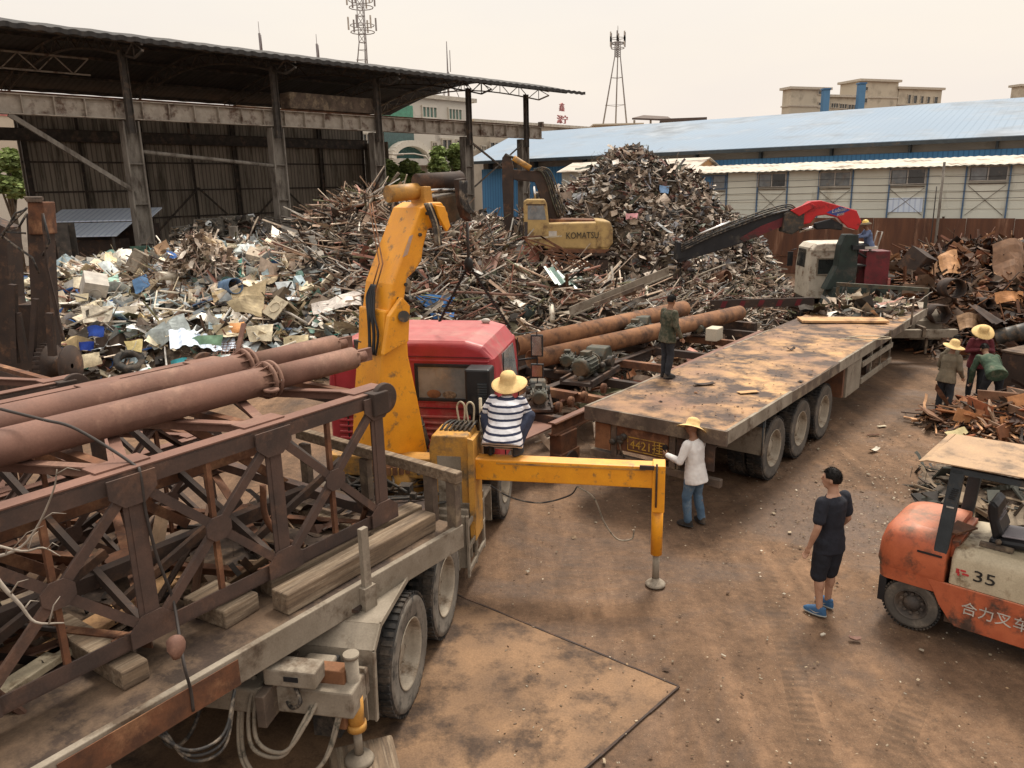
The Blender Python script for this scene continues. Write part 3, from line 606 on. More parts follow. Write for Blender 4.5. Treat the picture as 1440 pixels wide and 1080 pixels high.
# beige blocks behind the warehouse
def block(name, lab, Y, rects, u0, u1, h, vtop, depth, wins):
    c0 = at((u0 + u1) / 2, vtop, Y); O = Vector((c0.x, c0.y, 0)); Fm = frame(O, h); Im = Fm.inverted()
    def f(u, v): return Im @ pv(u, v, O, h)
    t = thing(name, lab, 'building', O, h)
    for (a, b, v, X) in rects:
        y0, y1 = f(a, v).y, f(b, v).y; z = f((a + b) / 2, v).z
        MB().box((X - depth / 2, (y0 + y1) / 2, z / 2), (depth, y1 - y0, z)).obj('wall', 'beige', t)
        MB().box((X - depth / 2, (y0 + y1) / 2, z + .25), (depth + 1, y1 - y0 + 1, .5)).obj('cornice', 'beige_trim', t)
        MB().box((X - depth / 2, (y0 + y1) / 2, z - 3.3), (depth + .4, y1 - y0 + .4, .3)).obj('string_course', 'beige_trim', t)
    for r in wins: wrect(t, f, *r[:4], 'beige_trim', 'glass', mull=r[4])
    return t
block('apartment_block', 'beige apartment block with blue pipe, left of the pair beyond the warehouse roof', 175, [(1112, 1166, 126, 0), (1166, 1206, 137, 0)], 1112, 1206, 70, 126, 2.5, [(1150, 1164, 144, 151, 2), (1168, 1178, 145, 152, 3), (1180, 1190, 146, 153, 3), (1192, 1204, 147, 154, 3), (1150, 1164, 128, 133, 2)])
block('apartment_block', 'taller beige apartment block right of the pair beyond the warehouse roof', 185, [(1210, 1264, 115, 0), (1264, 1325, 126, 0)], 1210, 1325, 70, 115, 6, [(1213, 1220, 122, 128, 1), (1213, 1219, 138, 145, 1), (1276, 1280, 133, 146, 1), (1284, 1289, 134, 146, 1), (1294, 1298, 135, 146, 1), (1303, 1307, 136, 146, 1), (1313, 1318, 136, 146, 1)])
block('beige_tower', 'beige tower top at the right edge beyond the warehouse roof', 190, [(1434, 1460, 122, 0)], 1434, 1460, 70, 122, 2, [])
for u, v0, v1, lab in ((1159, 127, 160, 'blue riser duct on the left beige apartment block'), (1208.5, 119, 156, 'blue riser duct on the corner of the right beige block')):
    p = at(u, v1, 168); q = at(u, v0, 168); MB_ = MB().box((0, 0, q.z / 2), (1.3, 1.3, q.z)); MB_.box((0, 0, q.z + .2), (1.6, 1.6, .3)); o = MB_.obj('riser_duct', 'bluerib'); o.location = (p.x, p.y, 0); tag(o, lab, 'duct')
# roofs on the skyline
hp = at(925, 170, 120); hut = thing('rooftop_shelter', 'dark brown shelter roof on the skyline right of the telecom tower', 'shelter', (hp.x, hp.y, 0), 100)
f = lambda u, v: frame((hp.x, hp.y), 100).inverted() @ pv(u, v, hp, 100)
a, b, c_ = f(889, 168), f(905, 161), f(945, 165)
m_ = MB(); m_.slab([(1, f(889, 168).y, f(889, 169).z), (1, f(945, 170).y, f(945, 171).z), (-4, f(940, 163).y, f(940, 163).z), (-4, f(905, 161).y, f(905, 161).z)], (0, 0, 1), .25); m_.obj('roof', 'dkroof', hut)
m_ = MB(); m_.box((-2, (f(930, 172).y + f(990, 172).y) / 2, f(960, 170).z / 2), (6, f(990, 172).y - f(930, 172).y, f(960, 170).z)); m_.obj('wall', 'beige', hut)
MB().box((-2, (f(928, 172).y + f(993, 172).y) / 2, f(960, 169).z), (7, f(993, 172).y - f(928, 172).y, .4)).obj('slab_roof', 'dkroof', hut)
for u in (892, 915): MB().beam((0, f(u, 170).y, 0), (0, f(u, 170).y, f(u, 169).z), .3, .3).obj('post', 'beige', hut)
pb = at(865, 178, 148); o = MB().box((0, 0, pb.z / 2), (8, 8, pb.z)).box((0, 0, pb.z + .1), (9, 9, .25)).obj('tower_plinth_building', 'beige'); o.location = (pb.x, pb.y, 0); tag(o, 'low flat roofed block under the telecom tower', 'building')

# ================= TELECOM TOWERS AND MASTS =================
def tower(name, lab, u0, u1, vb, vtop, uw0, uw1, vw, Y, m='tower', heavy=False):
    c = at((u0 + u1) / 2, vb, Y); zt = at((uw0 + uw1) / 2, vtop, Y).z; zw = at((uw0 + uw1) / 2, vw, Y).z
    R0 = (at(u1, vb, Y).x - at(u0, vb, Y).x) / 2; R1 = max((at(uw1, vw, Y).x - at(uw0, vw, Y).x) / 2, .3); dx = at((uw0 + uw1) / 2, vw, Y).x - c.x
    t = thing(name, lab, 'telecom tower', (c.x, c.y, 0), 0); zb = c.z
    A = [rad(q) for q in (200, 320, 80)]; r = .16 if not heavy else .14
    lat = MB()
    P0 = [Vector((R0 * math.cos(a), R0 * math.sin(a), zb)) for a in A]; P1 = [Vector((dx + R1 * math.cos(a), R1 * math.sin(a), zw)) for a in A]; P2 = [Vector((dx + R1 * math.cos(a), R1 * math.sin(a), zt)) for a in A]
    for i in range(3):
        MB().tube([P0[i] - Vector((0, 0, 2)), P1[i], P2[i]], [r, r * .6, r * .4], 6).obj('leg', m, t)
        j = (i + 1) % 3
        for k in range(5): q = k / 5; lat.beam(P0[i].lerp(P1[i], q + .1), P0[j].lerp(P1[j], q + .1), .06, .06) if k in (1, 3) else None
        for k in range(8): q = k / 8; lat.beam(P1[i].lerp(P2[i], q), P1[j].lerp(P2[j], q), .07, .07); lat.beam(P1[i].lerp(P2[i], q), P1[j].lerp(P2[j], q + .125), .06, .06)
    lat.obj('lattice', m, t)
    h_ = zt - zw
    for lv in ((.55, .85) if not heavy else (.15, .5, .75, .95)):
        rg = MB(); z = zw + h_ * lv; RR = R1 + (.6 if not heavy else 1.1)
        pts = [(dx + RR * math.cos(2 * math.pi * i / 12), RR * math.sin(2 * math.pi * i / 12), z) for i in range(13)]
        rg.tube(pts, .07, 5); rg.tube([(a, b, c_ + .9) for a, b, c_ in pts], .06, 5); rg.obj('platform', m, t)
        for i in range(6):
            a = 2 * math.pi * i / 6 + .3; MB().box((dx + (RR + .25) * math.cos(a), (RR + .25) * math.sin(a), z + 1.1), (.22, .22, 1.7)).obj('antenna', 'markw' if i % 2 else m, t)
    MB().tube([(dx, 0, zt), (dx, 0, zt + 2.6)], .06, 5).obj('lightning_rod', m, t)
    return t
tower('telecom_tower', 'three legged telecom tower on the skyline above the warehouse', 843, 886, 177, 58, 864, 873, 80, 150)
tower('telecom_tower', 'tall telecom tower cut off by the top edge above the shed roof', 499, 520, 95, -40, 505, 517, 60, 120, 'tower', True)
for u, v0, v1, Y, lab in ((367, 30, 72, 110, 'slim rooftop mast left of the other one above the shed roof'), (447, 48, 82, 110, 'shorter slim mast between the left mast and the tall tower')):
    p = at(u, v1, Y); q = at(u, v0, Y); m_ = MB(); m_.tube([(0, 0, 0), (0, 0, p.z + (q.z - p.z) * .6), (0, 0, p.z + (q.z - p.z) * .62), (0, 0, q.z)], [.16, .16, .05, .04], 6)
    m_.tube([(.12, 0, p.z), (.12, 0, p.z + (q.z - p.z) * .55)], .12, 6); o = m_.obj('radio_mast', 'towerd'); o.location = (p.x, p.y, 0); tag(o, lab, 'mast')
p = at(631, 138, 100); q = at(631, 58, 100); t = thing('radio_mast', 'stayed mast with tripod foot on the office roof', 'mast', (p.x, p.y, 0))
m_ = MB().tube([(0, 0, p.z - 1), (0, 0, q.z)], [.14, .05], 6); m_.tube([(.35, 0, p.z + 3), (.35, 0, q.z - 1)], .05, 5); m_.obj('pole', 'towerd', t)
m_ = MB(); k = p.z + (q.z - p.z) * .5
for a in (0, 2.1, 4.2): m_.tube([(0, 0, k), (1.9 * math.cos(a), 1.9 * math.sin(a), p.z - 1.5)], .05, 5)
m_.obj('stay', 'towerd', t)
# street lamp in front of the office
p = at(606, 260, 62); t = thing('street_lamp', 'white street lamp with one curved arm in front of the office', 'lamp', (p.x, p.y, 0)); zt = at(606, 227, 62).z
MB().tube([(0, 0, 0), (0, 0, zt)], [.12, .08], 8).obj('pole', 'stuccow', t); MB().tube([(0, 0, zt - .1), (-.3, 0, zt + .4), (-1.2, 0, zt + .6), (-2.2, 0, zt + .6)], .06, 6).obj('arm', 'stuccow', t); MB().box((-2.4, 0, zt + .57), (.8, .3, .14)).obj('lamp_head', 'stuccow', t, bev=.04)
# ================= TREES =================
def tree(lab, u, v, Y, rx, rz, seed, n=2600, ls=.22):
    random.seed(seed); c = at(u, v, Y); t = thing('leafy_tree', lab, 'tree', (c.x, c.y, 0)); zc_ = c.z
    tr = MB(); tr.tube([(0, 0, 0), (.1, 0, zc_ * .6), (0, .1, zc_)], [.22, .16, .07], 8)
    blobs = []
    for k in range(9):
        a = random.uniform(0, 6.28); q = Vector((rx * .6 * math.cos(a), rx * .6 * math.sin(a), zc_ + random.uniform(-.6, .75) * rz)); blobs.append((q, random.uniform(.3, .55) * rx)); tr.tube([(0, 0, zc_ * .55), q * .6 + Vector((0, 0, zc_ * .35)), q], [.09, .05, .02], 5)
    tr.obj('trunk', 'bark', t); cr_ = MB()
    for k in range(n):
        b, r = random.choice(blobs); d = Vector((random.gauss(0, 1), random.gauss(0, 1), random.gauss(0, .8))).normalized() * r * random.uniform(.45, 1.1) ** .6
        p = b + d; s = ls * random.uniform(.6, 1.3); n_ = Vector((random.gauss(0, 1), random.gauss(0, 1), random.gauss(.6, 1))).normalized(); x, y_, z_ = basis(n_)
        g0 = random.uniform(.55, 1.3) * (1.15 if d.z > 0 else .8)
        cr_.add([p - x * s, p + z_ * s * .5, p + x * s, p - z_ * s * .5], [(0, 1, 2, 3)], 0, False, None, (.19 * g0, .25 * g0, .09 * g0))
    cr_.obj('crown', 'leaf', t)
tree('bright green tree between the shed columns below the office arch', 562, 250, 50, 1.25, .95, 1)
tree('darker green tree against the office wing left of the fourth shed column', 628, 232, 60, 1.35, 1.4, 2)
tree('small green tree low in front of the office', 590, 262, 52, 1.0, .7, 3, 1400)
tree('green tree at the far left edge beside the shed wall', 8, 246, 48, 1.4, 1.6, 4, 1400)
o = MB().box((0, 0, 3.2), (9, 5, 6.4)).box((0, 0, 6.5), (9.6, 5.6, .3)).obj('low_white_house', 'stuccow'); p = at(6, 210, 60); o.location = (p.x, p.y, 0); tag(o, 'low white house at the far left edge beyond the shed', 'house')
# ================= SCRAP HEAPS =================
def lin(*hs): return [hx(h) for h in hs]
COLS_L = lin('e9e7e2', 'dde2e4', 'b9c3c6', 'ddd6c8', 'd3c8b0', 'c6bda9', 'cfc8b4', 'bdb39c', 'a89a80', 'd9d3c6', '8f8371', '6d6152', '50463a', '3a322b', '7fa39a', '4f8f86', '3c5f96', '6f86a8', '8a7058', '5a4536', 'b7a47e', '9a938a', '463b33', '2e2824', 'a0917a')
COLS_C = lin('7d7b78', '5b5a58', 'aaa9a6', 'b5b0a8', '8f8d88', 'd0cbc2', '9a8f80', 'a8988a', 'c4b6a6', '6e5a4b', '8b7462', 'a58f7d', '5a4639', '3f332b', '2d2520', '7b5549', '9c7468', 'b8a999', '55503f', '6a6a52', '4a3a30', '372c26', '8e8174', '241f1b')
COLS_R = lin('8c8b89', '74747a', '9fa3a5', '5c5c5e', '6e5550', 'a59b90', '938a7f', 'b9aea2', 'c8bfb4', '7e756b', '6b6055', '8a7d70', 'a79a8b', '544a41', '3d352f', '2a2522', '5f5648', '7a6a5c', '4b3d34', '332b26', '5d6258', '88796d', '231f1d', '6e4c43', 'b5a89b')
COLS_E = lin('75604f', '5f5044', '4a4038', '6a5546', '6b4630', '845a3e', '9b6d4d', '4f3526', '382720', '7a4a32', '5a4334', 'a37e5f', '2b201b', '6b5140')
COLS_G = lin('4a433c', '2e2a27', '5d564c', '6d5f4f', '393a35', '7d6e5c')
PILES = {
 'left': ([(-9.5, 27, 10.5, 8.2, 0, 3.0, 2.0), (-8.9, 23.2, 1.6, 1.5, 0, 3.25, 1.0), (-14, 24, 6, 5, 0, 2.3, 1.6), (-6.5, 24, 4, 3.4, 0, 2.6, 1.6)], COLS_L, 11500),
 'centre': ([(-4.5, 26.8, 5.0, 6.6, 0, 4.55, 1.5), (-2.3, 26, 4.3, 6.3, 0, 3.6, 1.3), (1.4, 23.6, 4.4, 4.0, 0, 2.1, 1.5)], COLS_C, 12500),
 'behind': ([(-1.2, 33, 4.6, 4.5, 0, 3.9, 1.4), (2.2, 28.6, 4.2, 4.0, 0, 3.0, 1.6)], COLS_R, 3500),
 'tall': ([(4.75, 31.4, 6.7, 6.6, 0, 6.15, 1.45), (8.0, 29.6, 3.6, 3.2, 0, 1.7, 1.2), (5.6, 25.6, 3.0, 2.6, 0, 1.5, 1.3)], COLS_R, 14500),
 'rust': ([(16.3, 27.5, 6.0, 6.6, 0, 2.5, 1.5), (13.9, 24.6, 3.2, 3.4, 0, 1.6, 1.5), (18.5, 24.5, 5, 4, 0, 2.0, 1.5), (14.5, 21.4, 2.6, 1.5, 0, .8, 1.5)], COLS_E, 6500),
 'sticks': ([(10.6, 14.55, 2.4, 1.25, -12, .5, 1.3)], COLS_E, 800),
 'offcuts': ([(8.7, 11.3, 2.3, 1.7, 10, .5, 1.4), (11.5, 12.5, 2.2, 1.6, 0, .5, 1.4)], COLS_G, 900),
}
def mound(m, x, y):
    cx, cy, rx, ry, ang, h, p = m; a = rad(ang); dx, dy = x - cx, y - cy
    dx, dy = dx * math.cos(a) + dy * math.sin(a), -dx * math.sin(a) + dy * math.cos(a)
    n = noise.noise(Vector((x * .45, y * .45, h))) * .16 + noise.noise(Vector((x * 1.3, y * 1.3, h))) * .07
    r = math.sqrt((dx / rx) ** 2 + (dy / ry) ** 2) + n
    return h * (1 - max(r, 0) ** p) if r < 1 else 0
def hgt(x, y, ms): return max(mound(m, x, y) for m in ms)
ALL = [m for v in PILES.values() for m in v[0]]
def on_pile(u, v, up_=0):
    d = ray(u, v); d = d / d.y; y = 9.0
    while y < 60:
        p = CP + d * y
        if p.z - up_ <= max(hgt(p.x, p.y, ALL), 0): return p
        y += .05
    return CP + d * 30
def jit(c, a=.18):
    k = random.uniform(1 - a, 1 + a); return tuple(min(1, max(.01, q * k)) for q in c)
def rot():
    return Matrix.Rotation(random.uniform(0, 6.28), 3, 'Z') @ Matrix.Rotation(random.gauss(0, .55), 3, 'X') @ Matrix.Rotation(random.gauss(0, .5), 3, 'Y')
def piece(mb, p, kind, s, col, R=None):
    R = R or rot(); U = random.uniform; p = Vector(p)
    def put(vs, fs): mb.add([p + R @ Vector(v) for v in vs], fs, 0, False, None, col)
    if kind == 'sheet':
        a, b = s * U(.5, 1), s * U(.35, .9); j = s * .2; ph = U(-.5, .5)
        vs = [((i - 1) * a / 2 + U(-j, j) * .5, (k - 1) * b / 2 + U(-j, j) * .5, U(-j, j) * .6 + ph * abs(i - 1) * s * .5) for k in range(3) for i in range(3)]
        fs = []
        for i, k in ((0, 0), (1, 0), (0, 1), (1, 1)):
            q = k * 3 + i; fs += [(q, q + 1, q + 4), (q, q + 4, q + 3)]
        put(vs, fs)
    elif kind == 'flat':
        a, b, t = s * U(.5, 1) / 2, s * U(.3, .8) / 2, .0025 + s * .015
        put([(x, y, z) for z in (-t, t) for x, y in ((-a, -b * U(.7, 1)), (a, -b), (a * U(.7, 1), b), (-a, b))], [(0, 3, 2, 1), (4, 5, 6, 7), (0, 1, 5, 4), (1, 2, 6, 5), (2, 3, 7, 6), (3, 0, 4, 7)])
    elif kind == 'strip':
        n = 6; w = s * U(.03, .10); ps = []; x = Vector((-s / 2, 0, 0)); d = Vector((1, 0, 0)); vs = []
        for i in range(n + 1):
            vs += [x + Vector((0, -w, U(-w, w) * .4)), x + Vector((0, w, U(-w, w) * .4))]; d = (d + Vector((0, U(-.35, .35), U(-.45, .45)))).normalized(); x = x + d * s / n
        put(vs, [(2 * i, 2 * i + 1, 2 * i + 3, 2 * i + 2) for i in range(n)])
    elif kind == 'bar':
        a, b, c = s / 2, U(.008, .024), U(.006, .016)
        put([(x, y, z) for z in (-c, c) for x, y in ((-a, -b), (a, -b), (a, b), (-a, b))], [(0, 3, 2, 1), (4, 5, 6, 7), (0, 1, 5, 4), (1, 2, 6, 5), (2, 3, 7, 6), (3, 0, 4, 7)])
    elif kind == 'tube':
        r = U(.010, .032); n = 6
        put([(x, r * math.cos(k * 1.047), r * math.sin(k * 1.047)) for x in (-s / 2, s / 2) for k in range(n)], [(k, (k + 1) % n, (k + 1) % n + n, k + n) for k in range(n)])
    elif kind == 'angle':
        a, w = s / 2, U(.04, .09)
        put([(-a, 0, w), (a, 0, w), (-a, 0, 0), (a, 0, 0), (-a, w, 0), (a, w, 0)], [(0, 1, 3, 2), (2, 3, 5, 4)])
    elif kind == 'box':
        a, b, c = s * .35, s * U(.2, .35), s * U(.12, .3); j = s * .08
        put([(x * a + U(-j, j), y * b + U(-j, j), z * c + U(-j, j)) for z in (-1, 1) for x, y in ((-1, -1), (1, -1), (1, 1), (-1, 1))], [(0, 3, 2, 1), (0, 1, 5, 4), (1, 2, 6, 5), (2, 3, 7, 6), (3, 0, 4, 7)])
    elif kind == 'wire':
        n = 7; x = Vector((0, 0, 0)); d = Vector((U(-1, 1), U(-1, 1), U(-.2, .5))).normalized(); vs = []; w = .007
        for i in range(n + 1):
            vs += [x, x + Vector((w, 0, w * 2))]; d = (d + Vector((U(-.6, .6), U(-.6, .6), U(-.4, .3)))).normalized(); x = x + d * s / n
        put(vs, [(2 * i, 2 * i + 1, 2 * i + 3, 2 * i + 2) for i in range(n)])
    elif kind == 'curl':       # bent plate, part of a cylinder
        r = s * U(.25, .5); n = 6; a0 = U(0, 6); sp_ = U(1.2, 3.4); L_ = s * U(.4, .9)
        vs = [(x, r * math.cos(a0 + sp_ * i / n), r * math.sin(a0 + sp_ * i / n)) for i in range(n + 1) for x in (-L_ / 2, L_ / 2)]
        put(vs, [(2 * i, 2 * i + 1, 2 * i + 3, 2 * i + 2) for i in range(n)])
KW = {'left': (['sheet', 'flat', 'box', 'strip', 'bar', 'tube', 'wire', 'curl', 'angle'], [30, 14, 9, 14, 9, 6, 10, 4, 4]),
      'centre': (['bar', 'tube', 'angle', 'strip', 'sheet', 'flat', 'wire'], [26, 15, 10, 16, 14, 8, 14]),
      'behind': (['sheet', 'strip', 'bar', 'curl', 'wire'], [45, 25, 10, 10, 10]),
      'tall': (['sheet', 'strip', 'bar', 'curl', 'wire', 'flat', 'box'], [40, 22, 8, 9, 8, 8, 5]),
      'rust': (['sheet', 'flat', 'curl', 'bar', 'angle', 'tube', 'box'], [20, 26, 6, 18, 14, 10, 6]),
      'sticks': (['bar', 'tube', 'strip', 'angle', 'flat'], [35, 30, 12, 12, 11]),
      'offcuts': (['bar', 'strip', 'flat', 'wire', 'tube'], [30, 25, 15, 15, 15])}
LABS = {'left': ('mixed_scrap_heap', 'wide heap of mixed pale white and blue scrap at the left before the shed'),
        'centre': ('scrap_bar_heap', 'tangled heap of brown bars tubes and laths behind the yellow crane boom'),
        'behind': ('shredded_scrap_heap', 'low brown heap of shredded scrap around and behind the yellow excavator'),
        'tall': ('tall_scrap_heap', 'tall conical heap of crumpled grey sheet scrap right of the excavator'),
        'rust': ('rusty_plate_heap', 'heap of rusty steel plates and pipe pieces along the right edge'),
        'sticks': ('rusty_bar_heap', 'small low heap of rusty bars at the feet of the bending worker'),
        'offcuts': ('offcut_heap', 'dark low heap of steel offcuts behind the orange forklift')}
random.seed(11)
for key, (ms, cols_, n) in PILES.items():
    mb = MB(); kinds, wts = KW[key]; U = random.uniform
    # dirt core
    x0 = min(m[0] - m[2] * 1.2 for m in ms); x1 = max(m[0] + m[2] * 1.2 for m in ms); y0 = min(m[1] - m[3] * 1.2 for m in ms); y1 = max(m[1] + m[3] * 1.2 for m in ms)
    st = .3 if n > 2000 else .12; nx_, ny_ = int((x1 - x0) / st), int((y1 - y0) / st)
    hh = [[hgt(x0 + i * st, y0 + j * st, ms) for i in range(nx_)] for j in range(ny_)]
    vs, fs, idx = [], [], {}
    for j in range(ny_ - 1):
        for i in range(nx_ - 1):
            if max(hh[j][i], hh[j + 1][i], hh[j][i + 1], hh[j + 1][i + 1]) > .02:
                q = []
                for a, b in ((i, j), (i + 1, j), (i + 1, j + 1), (i, j + 1)):
                    if (a, b) not in idx:
                        idx[(a, b)] = len(vs); vs.append((x0 + a * st, y0 + b * st, hh[b][a] - .06 + .06 * noise.noise(Vector((a * .9, b * .9, 0)))))
                    q.append(idx[(a, b)])
                fs.append(tuple(q))
    mb.add(vs, fs, 1)
    k = 0; tries = 0
    areas = [m[2] * m[3] for m in ms]
    while k < n and tries < n * 12:
        tries += 1; m = random.choices(ms, areas)[0]; a = U(0, 6.283); r = math.sqrt(U(0, 1)) * 1.04
        x, y = m[0] + m[2] * r * math.cos(a), m[1] + m[3] * r * math.sin(a); h = hgt(x, y, ms)
        if h <= 0.0 and U(0, 1) > .12: continue
        if y > m[1] + m[3] * .35 and h < m[5] * .8 and U(0, 1) < .75: continue
        kd = random.choices(kinds, wts)[0]; c = jit(random.choice(cols_)); c = tuple(q * .62 for q in c) if key in ('rust', 'sticks') else c
        big = U(0, 1)
        if key == 'left':
            s = {'bar': U(.4, 1.6), 'tube': U(.5, 2), 'angle': U(.5, 1.6), 'strip': U(.2, .9), 'wire': U(.3, 1.0)}.get(kd, U(.12, .45) if big < .72 else U(.45, 1.0)); c = jit(random.choice(lin('f0efec', 'e6e3dc', 'dfe6ea', 'c9d3d8', 'b9c3c6', '9fb3bd', '7fa39a', '3c66a8', 'd6cdb6', 'c6bda9', '8d959a'))) if big > .72 and U(0, 1) < .7 else c
            if kd in ('bar', 'tube', 'strip', 'wire', 'angle'): c = jit(random.choice(COLS_C + COLS_L[:6]))
            if kd in ('sheet', 'flat', 'box') and U(0, 1) < .25: c = jit(random.choice(COLS_C))
        elif key == 'centre':
            s = {'bar': U(.5, 2.6) if big < .8 else U(2, 3.6), 'tube': U(.6, 3.0), 'angle': U(.6, 2.6), 'strip': U(.4, 1.3), 'wire': U(.4, 1.2)}.get(kd, U(.12, .5))
        elif key in ('tall', 'behind'):
            s = {'bar': U(.3, 1.1), 'strip': U(.25, .8), 'wire': U(.3, .9)}.get(kd, U(.12, .38) if big < .93 else U(.4, .6))
            if key == 'tall' and y < 28.4 and h < 1.6 and U(0, 1) < .5: kd = 'bar'; s = U(.4, 1.3); c = jit(random.choice(COLS_C))
        elif key == 'rust':
            s = {'bar': U(.5, 2.0), 'tube': U(.5, 1.8), 'angle': U(.5, 1.8)}.get(kd, U(.2, .6) if big < .85 else U(.6, 1.1))
        elif key == 'sticks': s = U(.25, 1.0); c = jit(random.choice(COLS_E + lin('b08968', 'a5754f')))
        else: s = U(.12, .8)
        R = rot()
        if kd in ('bar', 'tube', 'angle') and key != 'sticks': R = Matrix.Rotation(U(0, 6.28), 3, 'Z') @ Matrix.Rotation(random.gauss(0, .36), 3, 'Y') @ Matrix.Rotation(U(0, 6), 3, 'X')
        if key == 'sticks': R = Matrix.Rotation(random.gauss(1.4, .9), 3, 'Z') @ Matrix.Rotation(random.gauss(0, .14), 3, 'Y') @ Matrix.Rotation(U(0, 6), 3, 'X')
        piece(mb, (x, y, h + U(-.02, .12 if n > 1000 else .05)), kd, s, c, R); k += 1
    o = mb.obj(LABS[key][0], ['scrap', 'soil']); tag(o, LABS[key][1], 'scrap heap', kind='stuff')

# loose chips and litter on the yard
random.seed(21); mb = MB(); cl_ = lin('b9a88f', '9a8369', 'cdbfa8', '8a7560', '9d8467', '6b523e', 'd8cdb9')
for k in range(2600):
    z = random.random()
    if z < .45: u, v = random.gauss(1210, 150), random.gauss(690, 60)
    elif z < .75: u, v = random.uniform(700, 1440), random.uniform(560, 1075)
    elif z < .88: u, v = random.gauss(1310, 70), random.gauss(655, 35)
    else: u, v = random.uniform(1050, 1440), random.uniform(480, 640)
    if v < 470 or v > 1100: continue
    p = gp(u, v); s = random.uniform(.004, .02) * (2.0 if random.random() < .05 else 1) * (1 + p.y * .02)
    piece(mb, (p.x, p.y, .01), random.choice(('flat', 'flat', 'sheet', 'flat')), s * 1.5, jit(tuple(q * .45 for q in random.choice(cl_)), .4), Matrix.Rotation(random.uniform(0, 6), 3, 'Z') @ Matrix.Rotation(random.gauss(0, .25), 3, 'X'))
tag(mb.obj('ground_litter', 'scrap'), 'small pale chips and gravel strewn over the brown yard', 'litter', kind='stuff')

# ---------- notable single pieces lying on the heaps ----------
def sheet(name, lab, pts, col, up_=.42, curve=0, mm='scrap', cat='scrap', th=.012, hgts=None):
    """quad (u,v) corners dropped onto the heap; crumpled grid"""
    random.seed(hash(lab) % 1000 if False else sum(map(ord, lab)))
    C = [on_pile(*p, up_) for p in pts]
    d0 = sum(c.y for c in C) / 4; C = [at(p[0], p[1], d0 + (c.y - d0) * .45) for p, c in zip(pts, C)]
    cen = sum(C, Vector()) / 4; n = 6; vs = []; nrm = (C[1] - C[0]).cross(C[3] - C[0]).normalized()
    if nrm.z < 0: nrm = -nrm
    sz = (C[1] - C[0]).length
    for j in range(n + 1):
        for i in range(n + 1):
            a, b = i / n, j / n; p = C[0].lerp(C[1], a).lerp(C[3].lerp(C[2], a), b)
            p += nrm * (noise.noise(p * 2.2) * .12 * sz ** .5 + curve * math.sin(math.pi * a)) + Vector((noise.noise(p * 5), 0, noise.noise(p * 5 + Vector((9, 0, 0))))) * .03
            vs.append(p - cen)
    N_ = len(vs); fs = [(j * (n + 1) + i, j * (n + 1) + i + 1, (j + 1) * (n + 1) + i + 1, (j + 1) * (n + 1) + i) for j in range(n) for i in range(n)]
    mb = MB(); c = hx(col); mb.add(vs, fs, 0, False, None, c); mb.add([v - nrm * th for v in vs], [f[::-1] for f in fs], 0, False, None, c)
    o = mb.obj(name, mm); o.location = cen; return tag(o, lab, cat)
S = sheet
S('scrap_sheet', 'bright white bent sheet lying on the bar heap left of the yellow crane column', [(437, 428), (508, 405), (508, 428), (440, 442)], 'd6d0cb')
S('scrap_sheet', 'pale blue grey creased sheet in the middle of the mixed heap', [(205, 470), (258, 440), (270, 472), (215, 492)], '9fa9aa', curve=.1)
S('scrap_sheet', 'long buff crumpled panel on the mixed heap right of the tangled wire', [(298, 412), (375, 396), (372, 420), (300, 425)], 'b5a586')
S('scrap_sheet', 'crumpled buff box panel below the long buff panel', [(318, 425), (372, 418), (368, 448), (330, 440)], '93866c', curve=.15)
S('scrap_sheet', 'white torn panel in the left part of the mixed heap', [(112, 430), (160, 430), (155, 452), (118, 455)], 'c9c2b2')
S('scrap_sheet', 'long white panel lying above the torn white one', [(160, 432), (197, 430), (190, 440), (165, 440)], 'd2cabb')
S('scrap_sheet', 'cream panel pair next to the rusty grab at the left', [(102, 500), (140, 495), (145, 512), (105, 522)], 'cbc0a4')
S('scrap_sheet', 'small cream upright panel near the top left of the mixed heap', [(148, 355), (170, 364), (165, 368), (146, 366)], 'cfc3a0')
S('scrap_sheet', 'square cream panel left of the blue scraps', [(103, 390), (121, 390), (121, 405), (103, 407)], 'cdc4ae')
S('scrap_sheet', 'second cream panel below the square one', [(107, 413), (125, 413), (124, 423), (107, 424)], 'c9bea2')
S('scrap_sheet', 'deep blue crumpled plastic in the mixed heap beside the cream panels', [(122, 460), (146, 458), (145, 475), (124, 474)], '2b4aa0', curve=.15)
S('scrap_sheet', 'second deep blue plastic piece just below the first', [(110, 482), (132, 480), (130, 494), (112, 493)], '27429a', curve=.12)
S('scrap_sheet', 'slate blue bent panel near the top of the mixed heap', [(186, 395), (206, 386), (211, 402), (190, 413)], '3c5a7c')
S('scrap_sheet', 'pale turquoise panel left of the slate blue one', [(138, 392), (166, 386), (168, 400), (142, 406)], '8fb0a6')
S('scrap_sheet', 'turquoise crushed box at the front of the mixed heap', [(240, 508), (262, 502), (264, 518), (242, 520)], '3f9aa6', curve=.12)
S('scrap_sheet', 'small mint green lid at the front edge of the mixed heap', [(208, 518), (222, 517), (221, 524), (209, 525)], '5fc0a4')
S('scrap_sheet', 'green grey curved sheet in the front of the mixed heap', [(268, 480), (312, 470), (310, 486), (272, 488)], '6f8f78', curve=.2)
S('scrap_sheet', 'orange tan board in the mixed heap near the pink grille', [(322, 455), (344, 452), (345, 468), (326, 468)], 'c08a58')
S('scrap_sheet', 'pair of white cream boards at the right of the mixed heap', [(345, 460), (385, 455), (382, 480), (352, 480)], 'c9c0a8')
S('scrap_sheet', 'cream folded sheet low at the right of the mixed heap', [(398, 475), (434, 470), (432, 488), (400, 492)], 'c4b898', curve=.1)
S('scrap_sheet', 'yellowish small board between the buff boards', [(175, 480), (202, 478), (200, 496), (178, 492)], 'c9ba85')
